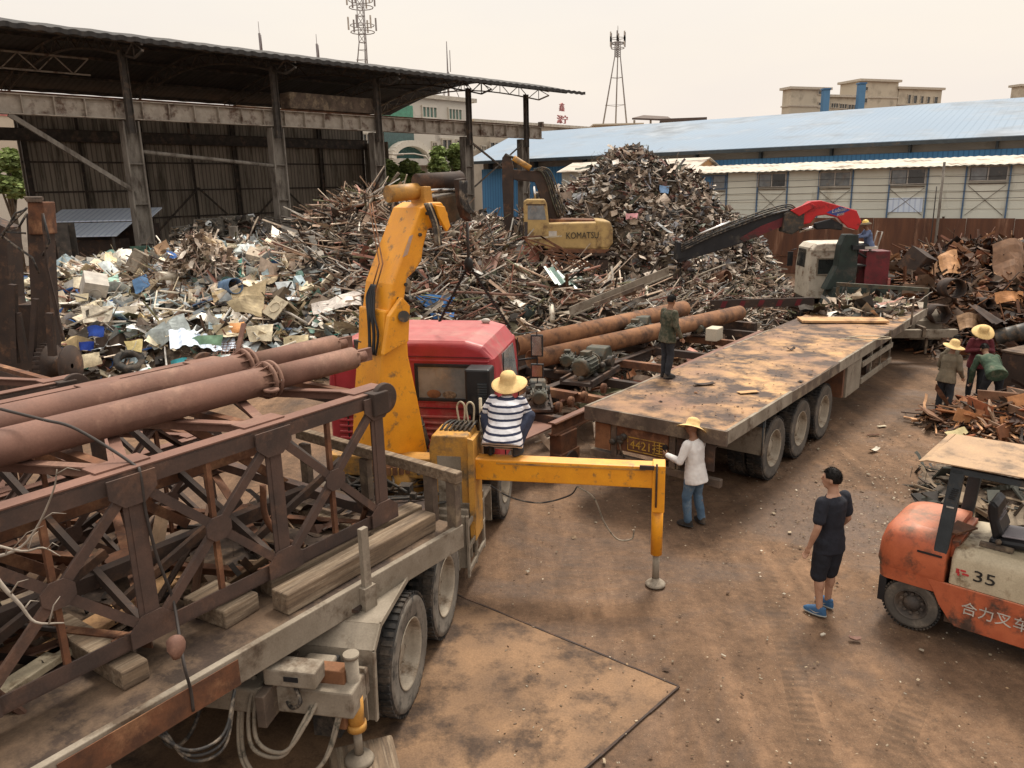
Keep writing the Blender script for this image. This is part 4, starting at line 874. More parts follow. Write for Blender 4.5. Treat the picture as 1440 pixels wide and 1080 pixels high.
S('scrap_sheet', 'white triangular sheet standing beside the bales', [(382, 318), (402, 330), (396, 336), (382, 334)], 'ddd6cc')
S('scrap_sheet', 'bright blue sheet folded over laths right of the yellow boom', [(583, 416), (640, 418), (628, 434), (600, 432)], '4a7fc0', curve=.1)
S('scrap_sheet', 'smaller bright blue sheet below the folded blue one', [(604, 440), (640, 438), (638, 446), (610, 448)], '3f74b8')
S('scrap_sheet', 'pale greenish board beneath the blue sheets', [(558, 446), (592, 446), (592, 462), (562, 458)], 'a9a988')
S('scrap_sheet', 'white folded carton below the blue sheets', [(622, 458), (634, 452), (648, 466), (636, 470)], 'd4cec4')
S('scrap_sheet', 'rusty red plate leaning in front of the excavator', [(693, 354), (760, 344), (757, 372), (706, 380)], '7a4f42', curve=.06)
S('scrap_sheet', 'flat grey green round cornered plate below the excavator stick', [(678, 380), (700, 376), (698, 388), (680, 392)], '7d8372')
S('scrap_sheet', 'pink sheet on the side of the tall heap', [(880, 300), (898, 300), (896, 308), (880, 308)], 'c9949b')
S('scrap_sheet', 'white sheet near the top left of the tall heap', [(860, 226), (870, 223), (870, 230), (862, 231)], 'e2ddd6')
S('scrap_sheet', 'small blue sheet on the right flank of the tall heap', [(928, 260), (941, 262), (940, 272), (928, 270)], '6f8fb5')
S('scrap_sheet', 'big brown dented plate on top of the rusty plate heap', [(1395, 345), (1440, 342), (1440, 398), (1400, 402)], '6d5340', curve=.35)
S('scrap_sheet', 'tan triangular plate near the middle of the rusty heap', [(1318, 362), (1345, 352), (1352, 385), (1326, 388)], '9a7350', curve=.1)
S('scrap_sheet', 'pale tan curved channel on the right of the rusty heap', [(1398, 412), (1440, 410), (1440, 424), (1400, 428)], 'a5764f', curve=.12)
S('scrap_sheet', 'grey brown dished plate low in the rusty heap', [(1345, 445), (1378, 445), (1374, 466), (1350, 466)], '8c7056', curve=.12)
S('scrap_sheet', 'yellowed perforated plate at the front of the bar heap', [(1328, 610), (1356, 600), (1362, 608), (1340, 624)], 'a59a74', up_=.1)
S('scrap_sheet', 'grey flat plate behind the forklift seat', [(1400, 728), (1440, 712), (1440, 738), (1412, 742)], '7f7465', up_=.1)
def rod(name, lab, a, b, r, m, ya=None, yb=None, kind='tube', cat='scrap'):
    A = on_pile(*a, .45) if ya is None else at(*a, ya); B = on_pile(*b, .45) if yb is None else at(*b, yb)
    if ya is None:
        mid = (A.y + B.y) / 2; A = at(*a, mid + (A.y - mid) * .5); B = at(*b, mid + (B.y - mid) * .5)
    c = (A + B) / 2; mb = MB()
    if kind == 'tube': mb.tube([A - c, (A + B) / 2 - c + Vector((0, 0, .03)), B - c], r, 8)
    elif kind == 'channel': mb.beam(A - c, B - c, r * 2, .02); mb.beam(A - c + Vector((0, -r, r / 2)), B - c + Vector((0, -r, r / 2)), .02, r)
    else: mb.beam(A - c, B - c, r * 2, r)
    o = mb.obj(name, m); o.location = c; return tag(o, lab, cat)
rod('wooden_beam', 'pale weathered beam standing slanted in the bar heap', (727, 372), (763, 440), .11, 'white', kind='box')
rod('white_pipe', 'short pair of white upright tubes left of the rusty pipe end', (775, 430), (777, 452), .07, 'white')
rod('steel_tube', 'long thin pinkish tube across the bar heap below the crane cylinder', (430, 298), (486, 291), .045, 'pinkrust')
rod('steel_tube', 'grey tube sticking up steeply behind the yellow boom', (548, 262), (561, 243), .06, 'grime')
rod('steel_tube', 'pale tube sticking out diagonally left of the yellow boom', (500, 312), (526, 277), .05, 'dustgrey')
rod('long_lath', 'yellow brown lath lying under the blue sheets', (558, 440), (650, 432), .035, 'timber', kind='box')
rod('steel_tube', 'pink grey tube lying right across above the blue sheets', (600, 410), (742, 416), .035, 'pinkrust')
rod('grey_channel', 'large pale steel channel sloping up behind the rusty pipes', (800, 442), (938, 385), .22, 'dustgrey', 19.6, 22.2, 'channel')
rod('grey_channel', 'second slimmer channel below the large pale one', (835, 430), (905, 402), .08, 'grime', 19.6, 20.8, 'channel')
rod('steel_tube', 'thin dark tube rising from the mixed heap by the bales', (350, 335), (363, 305), .03, 'grime')
rod('pink_flat_bar', 'pinkish flat bar standing in the mixed heap', (334, 495), (343, 455), .06, 'pinkrust', kind='box')
rod('white_batten', 'thin white batten beside the rusty grab at the left', (92, 460), (160, 432), .04, 'white', kind='box')
# rusty pipe ring and barrels in the rusty heap
for (u, v, Y, r, lab) in ((1337, 404, 22.6, .34, 'open rusty pipe ring in the middle of the rusty plate heap'), (1316, 440, 20.8, .33, 'pale rusty hexagonal hopper mouth at the front of the rusty heap'), (1384, 425, 22.5, .2, 'small rusty pipe end right of the open ring')):
    p = at(u, v, Y); m_ = MB(); m_.pipe((0, -.3, 0), (.1, .4, -.05), r * .85, .025, 24 if r > .335 else 6); o = m_.obj('rusty_pipe_ring', 'rust_dark'); o.location = p; tag(o, lab, 'pipe')
# corner box of steel: large brown tank plate by the bending man
p = gp(1425, 590); t = thing('steel_tank', 'low dark brown steel tank with dusty top behind the bending worker', 'tank', (12.5, 16.9, 0), 60)
MB().box((0, 0, .5), (1.4, 2.6, 1.0)).obj('tank_body', 'rust_dark', t, bev=.03); MB().box((0, 0, 1.02), (1.44, 2.64, .04)).obj('tank_top', 'deck', t)
# ---------- recognisable discarded objects on the heaps ----------
def junk(kind, name, lab, u, v, s, m, a=0, tilt=(.4, .3), up_=.3):
    p = on_pile(u, v, up_); mb = MB(); R4 = Matrix.Rotation(a, 4, 'Z') @ Matrix.Rotation(tilt[0], 4, 'X') @ Matrix.Rotation(tilt[1], 4, 'Y')
    if kind == 'casing':
        for c, z in (((0, -s * .5, 0), (s, .02, s * 1.1)), ((0, s * .5, 0), (s, .02, s * 1.1)), ((-s * .5, 0, 0), (.02, s * .98, s * 1.1)), ((0, 0, s * .55), (s * 1.02, s * 1.02, .02))): mb.box(c, z)
        mb.lathe([(s * .26, -.02), (s * .30, -.02), (s * .30, .02), (s * .26, .02)], Matrix.Translation((0, -s * .52, 0)) @ Matrix.Rotation(rad(90), 4, 'X'), 20, closed=True)
    elif kind == 'drum': mb.lathe([(.001, -s), (s * .55, -s), (s * .57, -s * .97), (s * .55, -s * .93), (s * .55, -s * .35), (s * .58, -s * .3), (s * .55, -s * .25), (s * .55, s * .25), (s * .58, s * .3), (s * .55, s * .35), (s * .55, s), (s * .5, s), (s * .5, -s * .9)], None, 22)
    elif kind == 'tyre': mb.lathe([(s * .55, -s * .18), (s * .9, -s * .22), (s, -s * .15), (s, s * .15), (s * .9, s * .22), (s * .55, s * .18)], None, 28, closed=True)
    elif kind == 'frame':
        for x in (-s, 0, s): mb.beam((x, -s * .7, 0), (x, s * .7, 0), .035, .035)
        for y in (-s * .7, s * .7): mb.beam((-s, y, .001), (s, y, .001), .04, .04)
    elif kind == 'grille':
        for i in range(11): mb.beam((-s + i * s / 5, -s * .5, 0), (-s + i * s / 5, s * .5, 0), .012, .012)
        for i in range(6): mb.beam((-s, -s * .5 + i * s / 5, .008), (s, -s * .5 + i * s / 5, .008), .012, .012)
    elif kind == 'coil':
        mb.tube([(s * (.7 + .05 * math.sin(k * .9)) * math.cos(k * .5), s * (.7 + .05 * math.sin(k * .9)) * math.sin(k * .5), .05 * math.sin(k * .23)) for k in range(90)], .012, 5)
    elif kind == 'duct': mb.tube(curve_pts([(-s, 0, 0), (-s * .3, 0, s * .12), (s * .3, s * .2, s * .1), (s * .8, s * .7, -.05)], 5), s * .16, 12)
    elif kind == 'ribsheet':
        n = 22; vs = []
        for i in range(n + 1):
            for y in (-s * .5, 0, s * .5): vs.append((-s + 2 * s * i / n, y, .03 * (1 if i % 4 < 2 else -1) + .12 * s * math.sin(i * .3 + y)))
        mb.add(vs, [(i * 3 + j, i * 3 + j + 1, i * 3 + j + 4, i * 3 + j + 3) for i in range(n) for j in range(2)])
    elif kind == 'bike':
        for x in (-s * .55, s * .55):
            mb.lathe([(s * .33, -.012), (s * .36, 0), (s * .33, .012)], Matrix.Translation((x, 0, 0)) @ Matrix.Rotation(rad(90), 4, 'X'), 24, closed=True)
            for k in range(8): mb.beam((x, 0, 0), (x + s * .34 * math.cos(k * .785), 0, s * .34 * math.sin(k * .785)), .006, .006)
        for q, r in (((-s * .55, 0, 0), (-s * .15, 0, s * .5)), ((-s * .15, 0, s * .5), (s * .4, 0, s * .5)), ((s * .4, 0, s * .5), (s * .55, 0, 0)), ((-s * .55, 0, 0), (0, 0, -.02)), ((0, 0, -.02), (-s * .15, 0, s * .55)), ((0, 0, -.02), (s * .4, 0, s * .48))): mb.tube([q, r], .018, 6)
    o = mb.obj(name, m); o.matrix_world = Matrix.Translation(p) @ R4; return tag(o, lab, {'casing': 'appliance', 'drum': 'drum', 'tyre': 'tyre', 'frame': 'frame', 'grille': 'grille', 'coil': 'wire coil', 'duct': 'duct', 'ribsheet': 'sheet', 'bike': 'bicycle'}[kind])
for a in [('casing', 'appliance_casing', 'white appliance casing with round hole tipped over on the left part of the mixed heap', 132, 405, .6, 'markw', .5, (.5, .3)),
 ('casing', 'appliance_casing', 'cream appliance casing lying on its back near the buff panel', 395, 440, .55, 'cream', -.4, (-.7, .4)),
 ('casing', 'appliance_casing', 'grey crushed cabinet near the shed column on the mixed heap', 200, 372, .6, 'dustgrey', .9, (.3, .5)),
 ('drum', 'oil_drum', 'blue oil drum lying in the mixed heap below the strip tangle', 322, 404, .42, 'blueframe', .6, (1.4, .2)),
 ('drum', 'oil_drum', 'rusty drum half buried at the foot of the tall heap', 1010, 392, .42, 'rust', .2, (1.3, .4)),
 ('drum', 'oil_drum', 'small green drum beside the white upright tubes', 742, 446, .3, 'darkgreen', .4, (.4, .2)),
 ('tyre', 'old_tyre', 'old tyre lying at the front of the mixed heap', 182, 508, .38, 'rubber', 0, (.5, .3)),
 ('tyre', 'old_tyre', 'old tyre on the right flank of the mixed heap under the bars', 462, 372, .36, 'rubber', 0, (.8, .3)),
 ('frame', 'window_frame', 'pale window frame lying flat in the mixed heap', 260, 425, .75, 'white', .3, (.35, .2)),
 ('frame', 'window_frame', 'rusty rectangular frame standing in the bar heap', 660, 395, .8, 'rust', .5, (.9, .1)),
 ('frame', 'window_frame', 'grey frame on the left slope of the tall heap', 845, 300, .6, 'grime', .2, (.7, .4)),
 ('grille', 'pink_grille', 'pink wire grille at the front of the mixed heap', 313, 490, .5, 'pinkrust', .1, (.5, 0)),
 ('grille', 'wire_grille', 'pale wire grille on the bar heap under the crane knuckle', 690, 420, .6, 'dustgrey', .6, (.4, .3)),
 ('coil', 'wire_coil', 'dark coil of wire on the mixed heap left of the strip tangle', 215, 395, .5, 'cable', 0, (.4, .3)),
 ('coil', 'wire_coil', 'pale coil of wire near the top of the bar heap', 480, 330, .55, 'dustgrey', 0, (.5, .2)),
 ('coil', 'wire_coil', 'rusty coil low on the bar heap by the pipes', 790, 415, .5, 'rust', 0, (.6, .2)),
 ('duct', 'bent_duct', 'long white bent duct in the middle of the mixed heap', 250, 395, .8, 'white', 1.2, (.2, .3)),
 ('duct', 'bent_duct', 'grey bent duct on the bar heap left of the excavator', 640, 335, .8, 'dustgrey', .3, (.2, .3)),
 ('ribsheet', 'ribbed_sheet', 'pale blue ribbed sheet low on the mixed heap', 285, 478, .8, 'bluetin', .4, (.4, .1)),
 ('ribsheet', 'ribbed_sheet', 'white ribbed sheet beside the red cab roof in the bar heap', 640, 462, .8, 'markw', .2, (.4, -.1)),
 ('ribsheet', 'ribbed_sheet', 'pink grey ribbed sheet left of the collapsed lattice', 668, 372, .8, 'pinkrust', -.3, (.5, -.2)),
 ('ribsheet', 'ribbed_sheet', 'pale green ribbed sheet right of the slanted beam', 800, 395, .8, 'gcurtain', .5, (.5, .3)),
 ('ribsheet', 'ribbed_sheet', 'grey ribbed sheet low on the right foot of the tall heap', 1040, 405, .7, 'dustgrey', .2, (.4, .2)),
 ('bike', 'bicycle_frame', 'rusty bicycle skeleton lying on the mixed heap near the bales', 420, 360, .75, 'rust_dark', .3, (.7, .2)),
 ('casing', 'appliance_casing', 'brown rusty cabinet in the rusty plate heap by the fence', 1290, 370, .7, 'rust_dark', .4, (.5, .3)),
 ('ribsheet', 'ribbed_sheet', 'brown ribbed plate low in the rusty plate heap', 1400, 450, .9, 'rust_dark', .4, (.4, .3)),
 ('drum', 'oil_drum', 'dark oily drum at the right edge in front of the rusty heap', 1425, 470, .42, 'oily', .9, (1.2, .1))]: junk(*a)
for i_, a in enumerate([('long pale steel flat leaning across the front of the bar heap', (600, 470), (668, 388), .04, 'dustgrey'), ('dark channel piece pointing at the red cab roof', (540, 400), (612, 446), .05, 'rust_dark'),
 ('long greenish lath low behind the cab roof', (655, 452), (742, 436), .04, 'olive'), ('long pale tube right of the blue sheets', (648, 405), (702, 448), .035, 'dustgrey'), ('white trim strip beside the pale greenish board', (560, 470), (618, 452), .03, 'white'),
 ('pinkish bar crossing under the excavator lattice', (740, 398), (838, 420), .04, 'pinkrust'), ('thick rusty bar right of the slanted wooden beam', (778, 368), (822, 412), .05, 'rust'), ('pale bar on the foot of the tall heap below the green boom', (960, 398), (1020, 372), .035, 'dustgrey'),
 ('straight rusty bar on top of the bar heap by the boom', (468, 300), (540, 282), .04, 'rust'), ('long steel bar across the upper bar heap left of the boom', (395, 345), (492, 322), .035, 'grime'), ('pink steel bar sloping left of the boom', (410, 322), (500, 352), .035, 'pinkrust'),
 ('white strip on the right of the mixed heap', (388, 432), (432, 455), .035, 'markw')]): rod('steel_bar', *a)
# wire bundle on mixed heap: tangled pale strips
random.seed(5); mb = MB(); c0 = on_pile(285, 372, .0)
for k in range(420):
    a = random.uniform(0, 6.28); r = random.uniform(0, 1) ** .7 * 1.05; piece(mb, (r * math.cos(a), r * math.sin(a) * .6, (1 - r) * .95 - .05), 'strip', random.uniform(.3, .9), jit(random.choice(lin('b9ada0', '93877a', 'cfc6ba', '6c6056', 'a8948a'))), Matrix.Rotation(random.uniform(0, 6.28), 3, 'Z') @ Matrix.Rotation(random.gauss(.5, .5), 3, 'Y'))
o = mb.obj('strip_tangle', 'scrap'); o.location = c0 - Vector((0, 0, .1)); tag(o, 'peaked tangle of pale metal strips on the mixed heap', 'scrap', kind='stuff')
random.seed(6); mb = MB(); c0 = on_pile(232, 410, 0)
for k in range(200):
    piece(mb, (random.gauss(0, .45), random.gauss(0, .3), random.gauss(.2, .2)), 'wire', random.uniform(.6, 1.4), jit(random.choice(lin('7d6a5c', '5c4a3e', '8f7a68'))))
o = mb.obj('wire_tangle', 'scrap'); o.location = c0; tag(o, 'brown wire tangle left of the pale strip tangle', 'scrap', kind='stuff')

# ================= THINGS UNDER THE SHED =================
def bale(lab, u, v, Y, s):
    p = at(u, v, Y); m_ = MB(); random.seed(int(u)); 
    for k in range(160): piece(m_, (random.uniform(-s / 2, s / 2) * .9, random.choice((-1, 1)) * s / 2 * random.uniform(.8, 1), random.uniform(-s / 2, s / 2) * .9), random.choice(('sheet', 'strip')), random.uniform(.2, .5), jit(random.choice(COLS_G + COLS_R)))
    m_.box((0, 0, 0), (s, s * .85, s * .95), mi=1); o = m_.obj('scrap_bale', ['scrap', 'bale']); o.location = p; tag(o, lab, 'bale', 'crushed scrap bales stacked at the shed')
for a in (('crushed dark bale, lower left of the bale stack', 258, 362, 30, 1.05), ('crushed dark bale, upper left of the bale stack', 268, 336, 31, 1.05), ('crushed dark bale in the top middle of the stack', 300, 326, 31.6, 1.1), ('crushed dark bale in the upper right of the stack', 334, 322, 32, 1.1), ('crushed bale at the right end beside the shed column', 362, 326, 32.4, 1.05), ('crushed bale below the upper right bale', 338, 348, 31, 1.05), ('crushed bale below the middle one', 305, 352, 30.6, 1.05), ('crushed bale in front of the shed column foot', 368, 350, 31.2, 1.0)): bale(*a)
p = at(331, 350, 28.5); o = MB().beam((0, 0, 0), (0, 0, at(330, 318, 28.5).z), .26, .22).obj('concrete_post', 'column'); o.location = (p.x, p.y, 0); tag(o, 'short concrete post standing in front of the bales', 'post')
for i, (u0, u1, v0, v1, Y, lab) in enumerate([(66, 212, 298, 308, 34, 'upper pale blue tin roof stall inside the shed'), (66, 168, 319, 331, 32.5, 'lower pale blue tin roof stall inside the shed')]):
    a, b = at(u0, (v0 + v1) / 2, Y), at(u1, (v0 + v1) / 2, Y); t = thing('tin_roof_stall', lab, 'stall', ((a.x + b.x) / 2, Y, 0), 90); L_ = b.x - a.x; zt = at((u0 + u1) / 2, v0, Y).z - .05
    MB().slab([(.3, -L_ / 2, zt - .35), (.3, L_ / 2, zt - .35), (-1.2, L_ / 2, zt + .12), (-1.2, -L_ / 2, zt + .12)], (0, 0, 1), .05).obj('roof', 'bluetin', t)
    MB().box((-.6, 0, (zt - .5) / 2), (.9, L_ - .3, zt - .5)).obj('wall', 'rust_dark', t)
    for q in (-1, 1): MB().beam((.2, q * (L_ / 2 - .2), 0), (.2, q * (L_ / 2 - .2), zt - .34), .08, .08).obj('post', 'shedsteel', t)
p = at(92, 330, 29); t = MB().ibeam((0, 0, 0), (0, 0, 3.9), .5, .5, .05, upv=Vector((0, 1, 0))).obj('steel_pillar', 'shedsteel'); t.location = (p.x, p.y, 0); tag(t, 'dark steel pillar between the pale blue stall roofs', 'pillar')
# ================= RUSTY GRAB CRANE AT LEFT EDGE =================
G = at(62, 480, 15.2); gt = thing('grab_crane', 'rusty crane arm with geared drum and grab at the left edge', 'crane', (G.x, G.y, 0), 90)
GI = frame((G.x, G.y), 90).inverted()
def gl(u, v, dy=0): return GI @ at(u, v, 15.2 + dy)
m_ = MB(); pts = [(36, 300), (62, 296), (66, 372), (74, 500), (52, 520), (44, 440)]
m_.slab([gl(*q) for q in pts], (1, 0, 0), -.34); m_.obj('arm', 'rust_dark', gt, bev=.015)
m_ = MB(); m_.slab([gl(38, 284, -.05), gl(60, 284, -.05), gl(64, 330, -.05), gl(40, 330, -.05)], (1, 0, 0), -.42); m_.obj('arm_head', 'rust', gt, bev=.02)
m_ = MB()
for k in range(5): m_.tube([gl(39 + k * 4.5, 282, -.1), gl(39 + k * 4.5, 282, .35)], .035, 8)
m_.tube([gl(36, 279, .1), gl(60, 279, .1)], .04, 8); m_.obj('sheave', 'grime', gt)
m_ = MB(); m_.lathe([(.05, -.25), (.42, -.25), (.42, -.2), (.2, -.2), (.2, .12), (.46, .12), (.46, .25), (.05, .25)], Matrix.Translation(gl(84, 515, -.1)) @ Matrix.Rotation(rad(90), 4, 'X'), 32)
for k in range(32):
    a = 2 * math.pi * k / 32; c_ = gl(84, 515, -.1); m_.box((c_.x + .47 * math.cos(a), c_.y + .0, c_.z + .47 * math.sin(a)), (.03, .13, .05), Matrix.Translation((0, -.19, 0)))
m_.obj('gear_drum', 'rust_dark', gt)
m_ = MB()
for (a, b, w) in (((62, 365), (90, 480), .05), ((66, 372), (82, 440), .03), ((60, 300), (66, 372), .04), ((44, 520), (50, 420), .1), ((70, 440), (74, 500), .12)): m_.beam(gl(*a, -.3), gl(*b, -.3), w, w)
m_.obj('linkage', 'rust_dark', gt)
m_ = MB(); m_.slab([gl(*q, .5) for q in ((-60, 290), (8, 320), (14, 420), (36, 520), (30, 560), (-60, 560))], (1, 0, 0), -.5); m_.obj('side_frame', 'rust_dark', gt)
m_ = MB(); m_.beam(gl(18, 400, .1), gl(22, 510, .1), .12, .12); m_.beam(gl(24, 440, .1), gl(38, 520, .1), .08, .14); m_.slab([gl(*q, -.2) for q in ((40, 510), (50, 500), (62, 545), (44, 560))], (1, 0, 0), -.12); m_.obj('jaw_arm', 'rust_dark', gt)
for k, pp in enumerate((((38, 292), (20, 310), (2, 330), (20, 345), (45, 362), (55, 385)), ((38, 300), (25, 322), (8, 326), (36, 328)), ((60, 300), (70, 340), (60, 360)), ((36, 295), (22, 300), (2, 335)))):
    MB().tube([gl(*q, -.3) for q in pp], .022, 6).obj('hydraulic_hose', 'hose', gt)
MB().box(tuple(gl(0, 480, .9)), (.6, 2.2, 1.6)).obj('crane_body', 'rust_dark', gt)
MB().beam(gl(56, 520, 0), Vector((gl(56, 520, 0).x, gl(56, 520, 0).y, 0)), .4, .5).obj('pedestal', 'rust_dark', gt)
# ================= WHEELS =================
RX = Matrix.Rotation(rad(90), 4, 'Y')       # lathe axis Z -> +X (outer face at +X)
def wheel_mesh(R, w, tm, rm, lugs=46, dish=.13, bolts=10):
    t = MB(); h = w / 2
    t.lathe([(R * .58, -h * .8), (R * .80, -h), (R * .95, -h * .94), (R, -h * .72), (R, h * .72), (R * .95, h * .94), (R * .86, h), (R * .84, h * .97), (R * .66, h * .99), (R * .58, h * .86)], RX, 44)
    for k in range(lugs):
        a = 2 * math.pi * k / lugs
        for sgn in (-1, 1):
            t.box((sgn * h * .52, 0, R + .004), (h * .72, R * 2 * math.pi / lugs * .58, .02), Matrix.Rotation(a + sgn * .035, 4, 'X'))
    r = MB(); d = h * .86
    r.lathe([(R * .60, d + .012), (R * .585, d + .018), (R * .56, d), (R * .54, d - dish * .5), (R * .50, d - dish), (R * .30, d - dish - .01), (R * .27, d - dish + .03), (R * .12, d - dish + .05), (.001, d - dish + .055)], RX, 36)
    for k in range(bolts): r.box((d - dish + .01, 0, R * .39), (.04, .03, .03), Matrix.Rotation(2 * math.pi * k / bolts, 4, 'X'))
    return t, r
WCACHE = {}
def wheel(parent, c, R, w, side=1, tm='tyre_dust', rm='rim', dish=.13, steer=0):
    key = (R, w, tm, rm, dish)
    T = Matrix.Translation(c) @ Matrix.Rotation(steer + (0 if side > 0 else math.pi), 4, 'Z')
    if key not in WCACHE:
        a, b = wheel_mesh(R, w, tm, rm, dish=dish); wo = a.obj('wheel', ['rubber', tm], parent); ro = b.obj('rim', rm, wo)
        me = wo.data
        for p in me.polygons:           # dusty sidewalls, darker tread
            if abs(p.center.x) > w * .44: p.material_index = 1
        WCACHE[key] = (wo.data, ro.data)
    else:
        wo = bpy.data.objects.new('wheel', WCACHE[key][0]); COL.objects.link(wo); wo.parent = parent
        ro = bpy.data.objects.new('rim', WCACHE[key][1]); COL.objects.link(ro); ro.parent = wo
    wo.matrix_local = T
    return wo
# ================= CRANE TRACTOR (red cab, yellow crane) =================
T0 = (-1.05, 6.14, 0); TH = 11; TF = frame(T0, TH); TI = TF.inverted()
tr = thing('crane_truck', 'red cab truck with yellow knuckle boom crane and outrigger in the left foreground', 'truck', T0, TH)
def tx(u, v, X): return TI @ pv(u, v, TF @ Vector((X, 0, 0)), TH)          # on plane local X
def ty(u, v, Y): return TI @ pv(u, v, TF @ Vector((0, Y, 0)), TH + 90)     # on plane local Y
R = .56
for Y in (.28, 1.56):
    wheel(tr, (-.15, Y, R), R, .28); wheel(tr, (-.47, Y, R), R, .28); wheel(tr, (-2.25, Y, R), R, .28, -1); wheel(tr, (-1.93, Y, R), R, .28, -1)
wheel(tr, (-.12, 4.75, R), R, .30, steer=0); wheel(tr, (-2.28, 4.75, R), R, .30, -1)
m_ = MB()
for x in (-.78, -1.62): m_.b2((x - .04, -1.1, .72), (x + .04, 6.0, 1.0))
for y in (-.9, .2, 1.3, 2.4, 3.8): m_.b2((-1.58, y, .75), (-.82, y + .1, .95))
m_.obj('chassis', 'grime', tr, bev=.008)
m_ = MB()
for y in (.28, 1.56): m_.tube([(-2.2, y, R), (-.2, y, R)], .09, 10); m_.ell((-1.2, y, R), (.24, .22, .24))
m_.obj('axle', 'grime', tr)
# tandem fenders: flat folded sheets with a flange
for s in (1, -1):
    X0_, X1_ = (-.07, -.82) if s > 0 else (-2.33, -1.6)
    prof = [(-.50, .42), (-.46, 1.06), (-.28, 1.20), (.5, 1.24), (1.35, 1.20), (2.1, 1.02), (2.36, .80)]
    f_ = MB()
    for (a, b), (c, d) in zip(prof[:-1], prof[1:]): f_.beam(((X0_ + X1_) / 2, a, b), ((X0_ + X1_) / 2, c, d), abs(X0_ - X1_), .014)
    fo = f_.obj('fender', 'dustgrey', tr); e_ = MB()
    for (a, b), (c, d) in zip(prof[:-1], prof[1:]): e_.beam((X0_, a, b), (X0_, c, d), .016, .05)
    e_.obj('fender_lip', 'markw' if False else 'dustgrey', fo)
m_ = MB(); m_.b2((-.86, -.9, .72), (-.1, -.52, .96)); m_.b2((-1.6, -1.0, .76), (-.86, -.55, .98)); m_.b2((-.62, -.7, .98), (-.36, -.55, 1.06)); m_.obj('rear_crossbeam', 'dustgrey', tr, bev=.02)
m_ = MB(); m_.b2((-.80, -.98, 1.02), (-.36, -.78, 1.17)); bx_ = m_.obj('battery_box', 'dustgrey', tr, bev=.015); MB().b2((-.62, -.99, 1.08), (-.50, -.982, 1.12)).obj('slot', 'black', bx_)
m_ = MB(); m_.b2((-.60, -.62, .30), (-.36, -.50, 1.02)); m_.obj('mud_flap', 'rubber', tr)
MB().b2((-1.75, -.62, .5), (-.1, -.60, 1.0)).obj('rear_plate', 'dustgrey', tr)
# rear jack on a wood block
J = (-.16, -.72)
m_ = MB(); m_.tube([(*J, 1.18), (*J, .62)], .055, 16); m_.tube([(*J, 1.20), (*J, 1.17)], .066, 16); m_.obj('jack_tube', 'dustgrey', tr)
MB().tube([(*J, .80), (*J, .52)], .068, 16).tube([(*J, .56), (*J, .50)], .082, 16).obj('jack_sleeve', 'yellow2', tr)
MB().tube([(*J, .52), (*J, .22)], .036, 12).obj('jack_rod', 'dustgrey', tr)
MB().lathe([(.001, .185), (.11, .18), (.125, .20), (.11, .225), (.05, .24), (.04, .26)], Matrix.Translation((*J, 0)), 24).obj('jack_foot', 'dustgrey', tr)
m_ = MB(); m_.b2((J[0] - .28, J[1] + .05, .93), (J[0] - .04, J[1] - .08, 1.08)); m_.b2((J[0] - .14, J[1] - .1, .55), (J[0] - .05, J[1] + .1, .95)); m_.obj('jack_bracket', 'rust_orange', tr, bev=.01)
for lab_, pp in enumerate([((-.36, -.75, .96), (-.46, -1.0, .72), (-.62, -1.1, .52), (-.84, -1.1, .60), (-.86, -1.0, .92), (-.74, -.92, 1.0)),
    ((-.40, -.75, .94), (-.50, -1.0, .70), (-.64, -1.1, .48), (-.88, -1.12, .56), (-.91, -1.0, .92), (-.78, -.92, .98)),
    ((-.22, -.80, .78), (-.34, -1.0, .38), (-.66, -1.15, .22), (-.96, -1.1, .40), (-1.02, -.95, .80), (-.95, -.85, 1.0)),
    ((-.25, -.80, .76), (-.36, -1.0, .35), (-.68, -1.15, .18), (-.99, -1.1, .38), (-1.05, -.95, .80), (-.98, -.85, 1.0)),
    ((-.74, -.80, .84), (-.60, -.95, .82), (-.50, -.98, .9), (-.58, -.9, 1.0)), ((-1.45, -.75, .85), (-1.5, -1.0, .5), (-1.7, -1.05, .42), (-1.9, -.9, .8))]):
    MB().tube(curve_pts(pp), .017, 8).obj('hydraulic_hose', 'hosew' if lab_ < 4 else 'hose', tr)
# steps / louvred side boxes ahead of the fender
m_ = MB()
for i in range(5): m_.b2((-.42 + .02 * i, 2.46 + .14 * i, .30), (-.02, 2.52 + .14 * i, .98 + .03 * i))
m_.b2((-.62, 2.42, .28), (-.1, 3.25, .92)); m_.obj('side_box', 'dustgrey', tr, bev=.012)
m_ = MB()
for z in (.25, .55, .85): m_.b2((0, 2.42, z), (.03, 3.3, z + .06))
for y in (2.42, 2.8, 3.24): m_.b2((-.004, y, .2), (.026, y + .06, 1.0))
m_.obj('side_guard', 'dustgrey', tr, bev=.006)
m_ = MB(); m_.b2((-.4, 3.45, .78), (-.02, 3.9, .82)); m_.b2((-.4, 3.88, .3), (-.02, 3.92, .82)); m_.b2((-.06, 3.45, .4), (-.02, 3.49, .8)); m_.obj('cab_step', 'dustgrey', tr)
MB().tube([(-2.1, 2.3, .75), (-2.1, 3.6, .75)], .3, 20).obj('fuel_tank', 'dustgrey', tr)
MB().b2((-2.2, -.2, 1.24), (-.3, 2.3, 1.27)).obj('deck_plate', 'rust_dark', tr)
m_ = MB(); m_.lathe([(.001, 1.30), (.42, 1.30), (.45, 1.27), (.45, 1.2)], Matrix.Translation((-1.2, .6, 0)), 28); m_.obj('fifth_wheel', 'oily', tr)
m_ = MB(); random.seed(8)
for k in range(26): m_.tube(curve_pts([(random.uniform(-2.0, -.4), random.uniform(1.9, 3.6), random.uniform(1.0, 1.4)) for _ in range(4)], 5), .018, 6)
